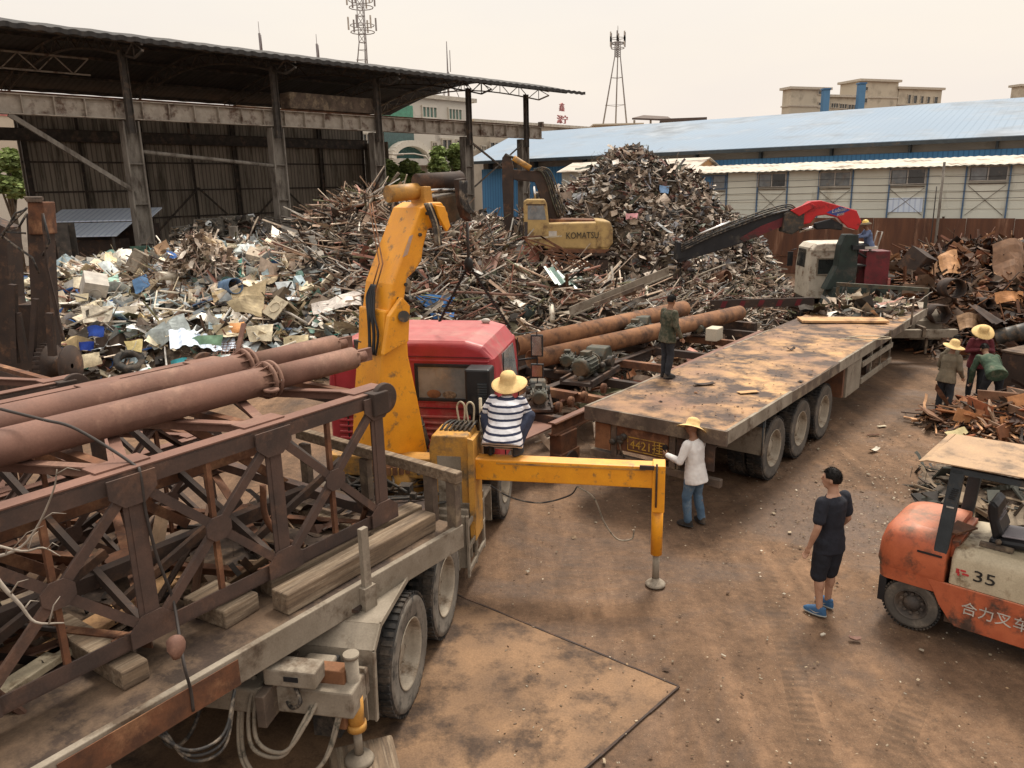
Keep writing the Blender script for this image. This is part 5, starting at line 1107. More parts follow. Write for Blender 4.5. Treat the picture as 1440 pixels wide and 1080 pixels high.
for k in range(16): m_.box((random.uniform(-2, -.5), random.uniform(2.0, 3.5), random.uniform(1.0, 1.35)), (random.uniform(.06, .25),) * 3, Matrix.Rotation(random.uniform(-.3, .3), 4, 'Z') if False else None)
m_.obj('hydraulic_gear', 'oily', tr)
# cab
CY, CB, X_L, X_R, ZT, ZB = 3.98, 5.85, -2.36, .10, 2.82, 1.02
m_ = MB(); sec = []
yl_ = [(CY, 0), (CY + .05, .02), (CB - .18, .02), (CB, -.16)]
m_.add([], [])
def ring(y, ins, top):
    return [(X_L + ins, y, ZB), (X_R - ins, y, ZB), (X_R - ins, y, 2.02), (X_R - ins - .05, y, 2.58), (X_R - ins - .20, y, top - .06), (X_R - ins - .42, y, top), (X_L + ins + .42, y, top), (X_L + ins + .20, y, top - .06), (X_L + ins + .05, y, 2.58), (X_L + ins, y, 2.02)]
rs = [ring(CY, .03, ZT - .05), ring(CY + .06, 0, ZT), ring(CB - .3, 0, ZT + .02), ring(CB, .06, ZT - .16)]
vs = [p for r_ in rs for p in r_]; fs = [(i * 10 + k, i * 10 + (k + 1) % 10, (i + 1) * 10 + (k + 1) % 10, (i + 1) * 10 + k) for i in range(3) for k in range(10)] + [tuple(range(10))[::-1], tuple(range(30, 40))]
m_.add(vs, fs); cab = m_.obj('cab', 'red', tr, bev=.035, seg=3)
a_, b_2 = ty(585, 513, CY), ty(660, 563, CY)
def frect(x0, x1, z0, z1, y, t, mname, nm, parent, w=.03, bev=.008):
    f_ = MB()
    for z in (z0, z1): f_.box(((x0 + x1) / 2, y, z), (x1 - x0 + w, t, w))
    for x in (x0, x1): f_.box((x, y, (z0 + z1) / 2), (w, t, z1 - z0 - w))
    return f_.obj(nm, mname, parent, bev=bev)
wx0, wx1, wz0, wz1 = a_.x, b_2.x + .06, b_2.z, a_.z
rw = frect(wx0, wx1, wz0, wz1, CY - .012, .03, 'black', 'rear_window', cab, .045)
MB().b2((wx0, CY - .006, wz0), (wx1, CY + .002, wz1)).obj('pane', 'glass2', rw)
for q in ((.30, .04, 'rust_orange'), (.58, .03, 'timber')): MB().ell((wx0 + (wx1 - wx0) * q[0], CY - .010, wz0 + .04 + q[1]), (.10, .006, .045 + q[1] * .4)).obj('interior_bundle', q[2], rw)
frect(X_L + .12, X_R - .12, 1.98, 2.55, CY - .008, .016, 'red', 'window_surround', cab, .03)
for i in range(6):
    MB().b2((X_L + .15, CY - .028, 1.30 + i * .088), (X_R - .18, CY + .01, 1.335 + i * .088)).obj('louvre_rib', 'red', cab, bev=.01)
MB().b2((X_L + .1, CY - .015, 1.12), (X_R - .1, CY + .02, 1.2)).obj('lower_sill', 'black', cab)
for x in (X_L + .28, -1.2, X_R - .34): MB().b2((x, CY - .024, 1.22), (x + .014, CY - .006, 1.86)).obj('panel_seam', 'black', cab)
for z in (1.88, 2.60): MB().b2((X_L + .1, CY - .016, z), (X_R - .1, CY - .002, z + .012)).obj('panel_seam', 'maroon', cab)
MB().b2((X_R - .30, CY - .03, 1.62), (X_R - .20, CY - .002, 1.72)).obj('tail_marker', 'lampo', cab)
# side door with window
m_ = MB(); m_.slab([(X_R + .002, 4.45, 2.0), (X_R + .002, 5.4, 2.0), (X_R - .045, 5.32, 2.55), (X_R - .045, 4.5, 2.55)], (1, 0, 0), .01); dw = m_.obj('door_window', 'glass2', cab)
m_ = MB(); m_.slab([(X_L - .01, 4.45, 2.0), (X_L - .01, 5.4, 2.0), (X_L + .035, 5.32, 2.55), (X_L + .035, 4.5, 2.55)], (1, 0, 0), .01); m_.obj('door_window', 'glass2', cab)
m_ = MB(); m_.b2((X_R + .001, 4.36, 1.1), (X_R + .012, 4.38, 2.6)); m_.b2((X_R + .001, 5.46, 1.1), (X_R + .012, 5.48, 2.6)); m_.b2((X_R + .01, 4.42, 1.75), (X_R + .03, 4.62, 1.79)); m_.obj('door_trim', 'black', cab)
MB().slab([(X_L + .25, CB - .02, 1.95), (X_R - .25, CB - .02, 1.95), (X_R - .3, CB - .06, 2.6), (X_L + .3, CB - .06, 2.6)], (0, 1, 0), .03).obj('windscreen', 'glass', cab)
MB().ell((X_R - .45, CB - .5, ZT + .05), (.07, .05, .04)).obj('roof_lamp', 'markw', cab)
for zz, ww, hh_ in ((2.42, .19, .34), (2.02, .2, .22)):
    m_ = MB(); mx_ = X_R + .26; m_.tube([(X_R - .02, CB - .25, zz + .2), (mx_, CB - .1, zz + .22), (mx_, CB - .1, zz - .2), (X_R - .02, CB - .2, zz - .22)], .012, 6); m_.b2((mx_ - ww / 2, CB - .12, zz - hh_ / 2), (mx_ + ww / 2, CB - .07, zz + hh_ / 2)); mo = m_.obj('mirror', 'black', cab, bev=.01)
    MB().b2((mx_ - ww / 2 + .02, CB - .126, zz - hh_ / 2 + .02), (mx_ + ww / 2 - .02, CB - .122, zz + hh_ / 2 - .02)).obj('mirror_glass', 'chrome', mo)
# air intake tower and exhaust filter
a_ = ty(655, 517, CY - .3); b_2 = ty(690, 583, CY - .3)
m_ = MB(); m_.b2((a_.x, CY - .40, b_2.z), (b_2.x + .02, CY - .08, a_.z)); ai = m_.obj('air_intake', 'black', tr, bev=.03)
g_ = MB()
for i in range(12): g_.b2((b_2.x - .14, CY - .412, b_2.z + .05 + i * .034), (b_2.x - .02, CY - .40, b_2.z + .07 + i * .034))
g_.obj('intake_grille', 'slate', ai)
MB().b2((a_.x + .05, CY - .34, 1.2), (b_2.x - .05, CY - .14, b_2.z)).obj('intake_duct', 'black', tr)
a_ = ty(580, 582, 3.35); b_2 = ty(592, 634, 3.35)
m_ = MB(); m_.tube([(a_.x, 3.35, a_.z), (a_.x + .01, 3.35, a_.z - .09), (b_2.x, 3.35, b_2.z + .1), (b_2.x, 3.35, b_2.z)], [.07, .12, .125, .08], 16); m_.tube([(a_.x, 3.35, a_.z - .02), (a_.x - .12, 3.35, a_.z + .02), (a_.x - .22, 3.35, a_.z - .14), (a_.x - .22, 3.35, b_2.z)], .025, 8)
for k in range(3): m_.tube([(a_.x + .02, 3.35, a_.z - .14 - k * .12), (a_.x + .02, 3.35, a_.z - .165 - k * .12)], .135, 16)
m_.obj('oil_filter', 'oily', tr)
# outrigger
YB = 2.95; a_ = ty(600, 640, YB); b_2 = ty(932, 655, YB); c_ = ty(932, 683, YB); ft = ty(922, 809, YB)
zt_, zb_ = b_2.z + .02, c_.z - .02
m_ = MB(); m_.b2((-1.9, YB - .13, zb_ - .0), (.0, YB + .13, zt_ - .02)); m_.obj('outrigger_sleeve', 'yellow2', tr, bev=.02)
m_ = MB(); m_.b2((-.02, YB - .11, zb_ + .02), (b_2.x, YB + .11, zt_)); ob = m_.obj('outrigger_beam', 'yellow', tr, bev=.015)
MB().b2((.3, YB - .118, zt_ - .05), (b_2.x - .2, YB - .112, zt_ - .03)).obj('beam_weld', 'yellow2', ob)
m_ = MB(); m_.b2((ft.x - .07, YB - .13, zb_ - .28), (ft.x + .08, YB + .13, zt_ + .02)); m_.obj('jack_housing', 'yellow', tr, bev=.012)
MB().tube([(ft.x, YB, zb_ - .2), (ft.x, YB, .42)], .07, 18).obj('outrigger_jack', 'yellow', tr)
MB().tube([(ft.x, YB, .45), (ft.x, YB, .06)], .042, 14).obj('outrigger_rod', 'dustgrey', tr)
MB().lathe([(.001, .0), (.12, .0), (.125, .02), (.10, .045), (.05, .07), (.045, .1)], Matrix.Translation((ft.x, YB, 0)), 24).obj('outrigger_foot', 'dustgrey', tr)
m_ = MB(); m_.b2((ft.x - .22, YB - .17, zt_ - .02), (ft.x - .05, YB - .14, zt_ + .03)); m_.tube([(ft.x - .02, YB - .15, zt_ + .05), (ft.x - .02, YB - .15, zb_ - .2)], .012, 6); m_.obj('hose_clamp', 'rust_dark', tr)
hp_ = [ty(u, v, YB - .15) for u, v in ((690, 683), (720, 700), (760, 707), (800, 697), (812, 684))]
MB().tube(curve_pts(hp_), .010, 6).obj('hydraulic_hose', 'hose', tr)
hp_ = [ty(u, v, YB - .15) for u, v in ((812, 684), (835, 700), (850, 735), (868, 758), (888, 758), (892, 745))]
MB().tube(curve_pts(hp_), .010, 6).obj('hydraulic_hose', 'hosew', tr)
# crane base block, control valves
a_ = ty(602, 612, YB - .2); b_2 = ty(666, 772, YB - .2)
m_ = MB(); x0, x1, z0, z1 = a_.x, b_2.x - .02, b_2.z + .12, a_.z
m_.prism([(x0, z0), (x1, z0), (x1, z1 - .05), (x1 - .02, z1), (x0 + .04, z1), (x0, z1 - .16)], .5, Matrix.Translation((0, YB + .05, 0))); cbs = m_.obj('crane_base_box', 'yellow2', tr, bev=.02)
MB().b2((x0 + .10, YB - .206, z0 + .2), (x1 - .1, YB - .20, z1 - .26)).obj('base_panel', 'dustgrey', cbs)
m_ = MB(); m_.slab([(x1 + .01, YB - .28, z0 - .05), (x1 + .08, YB - .28, z0 + .25), (x1 + .08, YB - .28, z1 - .02), (x1 + .01, YB - .28, z1)], (0, 1, 0), .05); m_.b2((x1 + .005, YB - .2, z0), (x1 + .06, YB + .2, z1 - .05)); m_.obj('base_bracket', 'yellow2', tr)
m_ = MB(); random.seed(4)
for k in range(7): m_.tube(curve_pts([(x0 + .1 + k * .06, YB, z1), (x0 + .15 + k * .06, YB + .1, z1 + .07), (x0 + .2 + k * .05, YB + .3, z1 + .03), (x0 + .2 + k * .05, YB + .4, z1 - .2)], 5), .016, 6)
m_.b2((x0 + .25, YB + .05, z1), (x1 - .05, YB + .3, z1 + .05)); m_.obj('valve_block', 'oily', tr)
for q in (0, .12): MB().tube(curve_pts([(x1 - .2 + q, YB + .2, z1), (x1 - .23 + q, YB + .2, z1 + .25), (x1 - .18 + q, YB + .2, z1 + .32), (x1 - .13 + q, YB + .2, z1 + .25), (x1 - .15 + q, YB + .2, z1)], 5), .013, 6).obj('control_lever', 'cream', tr)
m_ = MB()
for i in range(6): m_.b2((x1 + .05, YB + .2 + .01 * i, z1 - .25 + i * .09), (x1 + .26, YB + .35, z1 - .22 + i * .09))
m_.tube([(x1 + .05, YB + .3, 1.3), (x1 + .05, YB + .3, z1 + .35)], .02, 8); m_.obj('control_panel', 'cream', tr)
m_ = MB(); m_.tube(curve_pts([(x1 - .45, YB - .22, z0 - .02), (x1 - .3, YB - .26, z0 + .02), (x1 - .15, YB - .26, z0 + .14), (x1 - .1, YB - .2, z0 + .2)], 6), .035, 10); m_.obj('pipe_elbow', 'oily', tr)
# column
cb0 = ty(556, 640, YB + .15); colm = MB(); CH = 48; c3 = TF @ Vector((cb0.x, YB + .2, 0)); KF = frame(c3, CH); KI = KF.inverted(); KT = TI @ KF
def kk(u, v, X=0): return KI @ pv(u, v, KF @ Vector((X, 0, 0)), CH)
thk = .60
colm.tube([(cb0.x, YB + .2, 1.0), (cb0.x, YB + .2, 1.45)], .42, 28); colm.obj('slewing_base', 'yellow2', tr)
g_ = MB()
for k in range(34): a = 2 * math.pi * k / 34; g_.box((cb0.x + .43 * math.cos(a), YB + .2 + .43 * math.sin(a), 1.42), (.05, .05, .10))
g_.tube([(cb0.x, YB + .2, 1.35), (cb0.x, YB + .2, 1.50)], .40, 28); g_.obj('slewing_gear', 'rust_orange', tr)
def kslab(name, pts, X, th, m, bev=.015, parent=tr, seg=2):
    mb = MB(); mb.slab([KT @ Vector((X, p.y, p.z)) for p in [kk(*q, X) for q in pts]], KT.to_3x3() @ Vector((-1, 0, 0)), th, 0); return mb.obj(name, m, parent, bev=bev, seg=seg)
XN = .22          # near face of the column / boom
kslab('crane_column', [(530, 640), (603, 640), (588, 560), (575, 500), (572, 440), (541, 436), (540, 480), (534, 560)], XN, thk, 'yellow', .03)
kslab('column_cheek', [(540, 500), (575, 480), (577, 430), (566, 418), (548, 445)], XN + .10, .08, 'yellow', .012)
kslab('column_cheek', [(540, 500), (575, 480), (577, 430), (566, 418), (548, 445)], XN - thk + .0, .08, 'yellow', .012)
bm = kslab('boom', [(545, 450), (551, 400), (591, 292), (604, 284), (622, 284), (632, 302), (628, 316), (603, 322), (596, 348), (594, 366), (584, 382), (573, 392), (566, 450)], XN, thk, 'yellow', .03, seg=3)
kslab('knuckle_plate', [(612, 288), (626, 290), (634, 318), (629, 326), (618, 306)], XN + .16, .05, 'yellow', .01)
kslab('knuckle_plate', [(612, 288), (626, 290), (634, 318), (629, 326), (618, 306)], XN - .45, .05, 'yellow', .01)
p1, p2 = kk(545, 273, -.0), kk(595, 268, -.0)
MB().tube([KT @ p1, KT @ p2], .10, 20).obj('boom_cylinder', 'yellow2', tr)
p3 = kk(640, 266, 0); MB().tube([KT @ p2, KT @ p3], .045, 14).obj('cylinder_rod', 'chrome', tr)
kslab('rod_bracket', [(596, 262), (606, 262), (610, 288), (598, 288)], XN - .05, .3, 'yellow2', .01)
m_ = MB(); pa, pb_ = kk(585, 256, .0), kk(648, 252, .0); m_.tube([KT @ pa, KT @ pb_], .10, 16); m_.obj('fly_boom_tube', 'rust_dark', tr)
kslab('fly_boom', [(614, 278), (652, 270), (658, 300), (640, 312), (622, 318), (616, 292)], XN - .1, .34, 'olive', .02)
kslab('fly_boom_arm', [(646, 252), (656, 250), (660, 292), (664, 312), (655, 306), (650, 290)], XN + .1, .12, 'rust_dark', .01)
for k in range(4):
    pp = [KT @ kk(u + k * 2.5, v, XN + .15) for u, v in ((648, 254), (648, 278), (652, 292), (660, 300))]; MB().tube(curve_pts(pp, 5), .02, 6).obj('hydraulic_hose', 'hose', tr)
for k in range(4):
    pp = [KT @ kk(u + k * 2.2, v, XN + .1) for u, v in ((598, 286), (604, 300), (610, 318), (613, 345))]; MB().tube(curve_pts(pp, 5), .022, 6).obj('hydraulic_hose', 'hose' if k != 2 else 'cream', tr)
# hoses up the column front
back = XN - thk - .02
def kb(u, v):      # point on the boom back plane facing the camera's left: intersect with the column's rear edge plane
    q = [(530, 660), (534, 560), (540, 480), (541, 440), (551, 400), (591, 292), (600, 270)]
    for (u0, v0), (u1, v1) in zip(q[:-1], q[1:]):
        if v1 <= v <= v0: uu = u0 + (u1 - u0) * (v - v0) / (v1 - v0); break
    else: uu = u
    p = kk(uu, v, XN); return KT @ (p + Vector((-thk * (.5 + .012 * (u - 522)) * 1.0 if False else -thk / 2 + .10 - (u - 522) * .016, -.06, 0)))
for k in range(5):
    pp = [kb(u + k * 3.2, v) for u, v in ((514 - k, 500), (512 + 2 * (k % 2), 470), (518 - k, 445), (523 - k * .6, 420), (526 - 2 * k, 402))]; MB().tube(curve_pts(pp, 5), .014, 7).obj('hydraulic_hose', 'black', tr)
for k in range(2): MB().tube([kb(524 + k * 5, 412), kb(526 + k * 5, 372), kb(566 + k * 4, 300), kb(573 + k * 4, 286)], .009, 6).obj('hard_line', 'rust_orange', tr)
kslab('cylinder_clevis', [(508, 480), (528, 478), (528, 505), (512, 508)], XN - thk + .1, .2, 'oily', .01)
p = KT @ kk(568, 445, XN + .03); q = KT @ kk(568, 445, XN + .16); MB().tube([p, q], .07, 18).obj('pivot_pin', 'oily', tr)
for (u_, v_) in ((560, 420), (570, 400), (562, 436), (590, 330), (600, 300)):
    q_ = kk(u_, v_, XN); MB().tube([KT @ (q_ + Vector((-.004, 0, 0))), KT @ (q_ + Vector((.022, 0, 0)))], .022, 10).obj('boom_bolt', 'oily', bm)
# faded marks on the boom side
pm = kk(578, 345, XN + .012); tq = kk(590, 315, XN + .012)
text('SQ10ZK', .16, TM(KT @ pm, KT.to_3x3() @ (tq - pm), KT.to_3x3() @ Vector((0, -(tq - pm).z, (tq - pm).y))), 'markgrey', bm, 'lettering', .003) if False else MB().slab([KT @ kk(u, v, XN + .004) for u, v in ((566, 362), (576, 332), (581, 330), (573, 358))], KT.to_3x3() @ Vector((1, 0, 0)), .002).obj('worn_decal', 'markgrey', bm)
o = MB().b2((-.3, -.28, 0), (.25, .3, .18)); o = o.obj('wood_block', 'timber', None, bev=.02); o.matrix_world = TF @ Matrix.Translation((J[0] + .08, J[1] - .02, 0)) @ Matrix.Rotation(.5, 4, 'Z'); tag(o, 'split wood block under the rear jack of the crane truck', 'block')
# crane slings hanging from the fly boom over the heap
def strand(name, lab, pts, r, m, cat):
    c = Vector(pts[0]); mb = MB(); mb.tube([Vector(p) - c for p in pts], r, 6); o = mb.obj(name, m); o.location = c; return tag(o, lab, cat)
top = TF @ (KT @ kk(657, 312, XN - .05)); 
t = thing('lifting_sling', 'pair of dark lifting chains spread below the yellow crane over the bar heap', 'sling', top)
hook = Vector((0, 0, at(658, 372, top.y).z - top.z)); 
MB().tube([(0, 0, 0), hook], .02, 6).obj('hoist_rope', 'cable', t); MB().ell(tuple(hook), (.06, .06, .1)).obj('hook', 'chain', t)
for (u, v) in ((618, 452), (718, 462)):
    e_ = at(u, v, top.y + .6) - top; m_ = MB(); n = 46
    for k in range(n):
        a = hook.lerp(e_, k / n); b = hook.lerp(e_, (k + .8) / n); w_ = .042; m_.beam(a, b, w_ if k % 2 else .018, .018 if k % 2 else w_)
    m_.obj('chain', 'chain', t)

# ================= SEMI-TRAILER 1 WITH TRUSS AND PIPES =================
A0_ = (-.6, 7.2, 0); AH = 35.3; AF = frame(A0_, AH); AI = AF.inverted()
def ax(u, v, X): return AI @ pv(u, v, AF @ Vector((X, 0, 0)), AH)
def ay(u, v, Y): return AI @ pv(u, v, AF @ Vector((0, Y, 0)), AH + 90)
def az(u, v, z): return AI @ gp(u, v, z)
st_ = thing('flatbed_semitrailer', 'dusty flatbed semitrailer carrying the steel truss in the left foreground', 'trailer', A0_, AH)
ZD = 1.45
m_ = MB(); m_.b2((-2.3, -9, ZD - .06), (-.06, .1, ZD)); m_.obj('deck', 'deck', st_)
for x0, x1 in ((-.06, 0.0), (-2.4, -2.3)):
    MB().b2((x0, -9, ZD - .24), (x1, .12, ZD + .012)).obj('side_rail', 'dustgrey' if x0 > -1 else 'grime', st_, bev=.008)
MB().b2((-.09, -9, ZD - .26), (-.065, .1, ZD - .24)).b2((.004, -3.9, ZD - .235), (.012, -2.6, ZD - .02)).obj('rust_patch', 'rust', st_)
m_ = MB()
for x in (-.75, -1.65): m_.ibeam((x, -9, ZD - .28), (x, -.1, ZD - .28), .14, .44, .014)
for k in range(14): m_.b2((-2.3, -9 + k * .68, ZD - .16), (-.06, -8.94 + k * .68, ZD - .06))
m_.obj('underframe', 'grime', st_)
# head board with two posts
hz = ay(622, 663, .05).z
m_ = MB(); m_.beam((.02, .06, hz - .03), (-2.4, .06, hz + .04), .1, .12); m_.obj('headboard_rail', 'timber', st_, bev=.01)
for x in (-.06, -.36, -1.3, -2.3): MB().b2((x - .07, .02, ZD), (x + .05, .1, hz - .08)).obj('headboard_post', 'grime', st_)
# stakes
for (ub, vb, vt) in ((514, 838, 738),):
    p = ax(ub, vb, 0); MB().b2((.002, p.y - .04, p.z - .02), (.05, p.y + .04, 1.98)).obj('stake', 'dustgrey', st_); MB().b2((.002, p.y - .07, ZD - .26), (.07, p.y + .07, ZD - .02)).obj('stake_pocket', 'dustgrey', st_)
# trailer landing gear & hanging steel + hoses below the deck at lower left
m_ = MB(); m_.b2((-.35, -3.7, .55), (-.22, -3.5, 1.2)); m_.tube([(-.28, -3.6, .6), (-.28, -3.6, .08)], .05, 10); m_.obj('landing_leg', 'dustgrey', st_)
for k in range(3): MB().tube(curve_pts([(-.1, -3.25 + k * .03, 1.2), (.06, -3.1, 1.0 - k * .04), (.1, -2.85, .98 - k * .05), (0, -2.65, 1.2)], 6), .013, 6).obj('hose', 'hose', st_)
m_ = MB(); m_.slab([(-.12, -4.3, 1.2), (-.12, -3.95, 1.2), (-.12, -3.9, .55), (-.12, -4.2, .5)], (1, 0, 0), .03); hm = m_.obj('mud_flap', 'markw', st_)
text('96', .12, AI @ AI.inverted() @ TM(Vector((-.085, -4.02, 1.08)), (0, 1, 0), (0, 0, 1)), 'markk', hm)
# timbers
def timber(lab, x, y0, y1, z, w_=.2, h_=.18, rz=0):
    m_ = MB(); n = 8; L_ = y1 - y0
    for i in range(1): m_.box((0, L_ / 2, h_ / 2), (w_, L_, h_))
    o = m_.obj('timber_beam', 'timber', None, bev=.015); o.matrix_world = AF @ Matrix.Translation((x, y0, z)) @ Matrix.Rotation(rz, 4, 'Z'); return tag(o, lab, 'timber', 'timbers on the flatbed')
timber('pale dusty timber along the flatbed edge, nearest the wheels', -.22, -2.02, -.12, ZD + .003, .2, .19, .02)
timber('second dusty timber behind the edge timber under the truss', -.55, -1.9, .0, ZD + .003, .18, .17, -.01)
timber('dark timber under the truss left of the pale edge timber', -.62, -2.45, -2.1, ZD + .003, .5, .16, .1)
timber('short dark timber block under the truss chord at left', -.9, -3.3, -3.1, ZD + .003, 1.2, .15)
timber('crosswise dark timber block under the truss end', -.9, -.75, -.6, ZD + .003, 1.4, .15)
# truss
tz0, tz1 = 1.63, 2.95; xa, xb = -.46, -3.35; yE = -.55
ts = thing('steel_truss', 'dark rusty square steel truss section lying on the flatbed in the left foreground', 'truss', (A0_[0], A0_[1], ZD), AH)
TT = Matrix.Translation((0, 0, -ZD))
def tobj(mb, n, m, **k): return mb.obj(n, m, ts, T=TT, **k)
Yb = -9.2; nodes = [yE - 1.2 * k for k in range(8)]
for (x, z, sx_, sz_) in ((xa, tz1, -1, 1), (xb, tz1, 1, 1), (xa, tz0, -1, -1), (xb, tz0, 1, -1)):
    m_ = MB(); s_ = .13
    m_.b2((x if sx_ < 0 else x, Yb, z - (.018 if sz_ > 0 else 0)), (x + sx_ * s_, yE + .08, z + (0 if sz_ > 0 else .018))) ; m_.b2((x - .008, Yb, z - sz_ * .018), (x + .008, yE + .08, z - sz_ * .13)); tobj(m_, 'chord', 'truss' if True else 'pinkrust')
tobj(MB().b2((xa - .13, Yb, tz1 + .001), (xa + .008, yE + .08, tz1 + .012)), 'lit_chord_top', 'pinkrust'); tobj(MB().b2((xb - .008, Yb, tz1 + .001), (xb + .13, yE + .08, tz1 + .012)), 'lit_chord_top', 'pinkrust')  # pinker cover on the chord tops: light from above put into colour
def octo(mb, c, ex, ey, ez, r, th=.014):
    c = Vector(c); mb.slab([c + ex * r * math.cos(rad(22.5 + 45 * i)) * 1.08 + ey * r * math.sin(rad(22.5 + 45 * i)) * .95 for i in range(8)], ez, th)
for xf, out_ in ((xa, 1), (xb, -1)):
    o_ = .012 * out_
    for k, y in enumerate(nodes):
        m_ = MB(); m_.angle((xf + o_, y, tz0 + .05), (xf + o_, y, tz1 - .05), .1, .012, upv=Vector((0, 1, 0))); m_.beam((xf + o_ * 1.5, y, tz0 + .08), (xf + o_ * 1.5, y, tz1 - .08), .012, .11, upv=Vector((0, 1, 0))); tobj(m_, 'post', 'truss')
        if k < 7:
            y2 = nodes[k + 1] if k + 1 < len(nodes) else y - 1.2; yc = (y + y2) / 2; zc2 = (tz0 + tz1) / 2; m_ = MB()
            for a, b in (((y, tz1 - .08), (yc, zc2)), ((y, tz0 + .08), (yc, zc2)), ((y2, tz1 - .08), (yc, zc2)), ((y2, tz0 + .08), (yc, zc2))):
                m_.beam((xf + o_ * 2.2, *a), (xf + o_ * 2.2, *b), .012, .07, upv=Vector((0, 0, 1))) ; m_.beam((xf + o_ * 1.6 - .03 * out_, *a), (xf + o_ * 1.6 - .03 * out_, *b), .07, .012)
            tobj(m_, 'diagonal', 'truss'); m_ = MB(); octo(m_, (xf + o_ * 2.8, yc, zc2), Vector((0, 1, 0)), Vector((0, 0, 1)), Vector((out_, 0, 0)), .11); tobj(m_, 'centre_gusset', 'truss')
            tobj(MB().beam((xf - .02 * out_, yc, tz0 + .03), (xf - .02 * out_, yc, tz1 - .05), .04, .04, upv=Vector((0, 1, 0))), 'slim_post', 'rust')
        for z, sg_ in ((tz1 - .02, -1), (tz0 + .02, 1)):
            m_ = MB(); P_ = [(y - .19, z), (y + .16, z), (y + .16, z + sg_ * .13), (y + .06, z + sg_ * .22), (y - .09, z + sg_ * .22), (y - .19, z + sg_ * .13)]
            m_.slab([(xf + o_ * 2.8, a, b) for a, b in P_], (out_, 0, 0), .014); tobj(m_, 'gusset', 'truss')
for zf in (tz1 + .014, tz0 - .012):  # upper face gets the pinker material, its sky-lit tone painted in
    for k, y in enumerate(nodes[:7]):
        y2 = y - 1.2; yc = (y + y2) / 2; xc = (xa + xb) / 2; m_ = MB()
        for a, b in ((xa - .06, y), (xa - .06, y2), (xb + .06, y), (xb + .06, y2)): m_.beam((a, b, zf - .01), (xc, yc, zf - .01), .085, .012); m_.beam((a, b, zf - .055), (xc, yc, zf - .055), .012, .07)
        tobj(m_, 'top_lacing' if zf > 2 else 'bottom_lacing', 'pinkrust' if zf > 2 else 'rust'); m_ = MB(); octo(m_, (xc, yc, zf + .006), Vector((1, 0, 0)), Vector((0, 1, 0)), Vector((0, 0, 1)), .2); tobj(m_, 'lacing_gusset', 'pinkrust' if zf > 2 else 'rust')
        for x in (xa - .16, xb + .16):
            m_ = MB(); m_.slab([(x - .09, y - .2, zf), (x + .09, y - .2, zf), (x + .09, y + .2, zf), (x - .09, y + .2, zf)], (0, 0, 1), .012); tobj(m_, 'chord_gusset', 'pinkrust' if zf > 2 else 'rust')
        if zf > 2: tobj(MB().beam((xa - .02, y, zf - .06), (xb + .02, y, zf - .06), .08, .06), 'cross_strut', 'rust')
for k in range(6):      # inner cross bracing and a second lattice layer
    y = nodes[k]; y2 = y - 1.2; xm = (xa + xb) / 2
    tobj(MB().beam((xa - .05, y - .03, tz0 + .1), (xb + .05, y - .03, tz1 - .1), .05, .07), 'sway_brace', 'rust_dark'); tobj(MB().beam((xb + .05, y - .1, tz0 + .1), (xa - .05, y - .1, tz1 - .1), .05, .07), 'sway_brace', 'truss')
    tobj(MB().beam((xm, y, tz0 + .1), (xm, y2, tz1 - .15), .06, .09), 'inner_diagonal', 'rust'); tobj(MB().beam((xm + .9, y2, tz0 + .08), (xm + .9, y, tz0 + .55), .05, .07), 'inner_diagonal', 'rust_dark')
for z, x in ((tz0 + .62, xm), (tz0 + .30, xm + .75), (tz0 + .45, xm - .8), (tz0 + .12, xm + .4)):
    tobj(MB().beam((x, -8.6, z), (x, -.9, z), .10, .12), 'inner_chord', 'rust_dark' if x > xm else 'rust')
for x, u_ in ((xa, 1), (xb, -1)):
    m_ = MB(); m_.lathe([(.001, -.03), (.15, -.03), (.15, .03), (.001, .03)], Matrix.Translation((x + .01, yE + .1, tz1 - .07)) @ RX, 24); m_.b2((x - .06, yE - .1, tz1 - .2), (x + .08, yE + .1, tz1 + .02)); tobj(m_, 'end_lug', 'rust_dark', bev=.01)
tobj(MB().beam((xa, yE, tz0 + .1), (xb, yE, tz0 + .1), .1, .1), 'end_beam', 'truss'); tobj(MB().beam((xa, yE, tz1 - .12), (xb, yE, tz1 - .12), .1, .1), 'end_beam', 'truss')
for s_ in (0,):
    m_ = MB(); m_.tube(curve_pts([(xa - .4, -1.6, 2.3), (xa - .38, -1.62, 2.0), (xa - .3, -1.5, 1.75), (xa - .25, -1.35, 1.66)], 5), .03, 8); tobj(m_, 'bent_bar', 'rust')
ts2 = copy_tree(ts); ts2.location = AF @ Vector((-3.7, .5, .25)); ts2['label'] = 'second dark truss section lying lower beyond the flatbed, seen through the first truss'
ts3 = copy_tree(ts); ts3.location = AF @ Vector((-3.9, -1.0, 1.28)); ts3.rotation_euler.z = -rad(AH + 1.5); ts3['label'] = 'third truss section stacked on the low one beyond the flanged pipes'
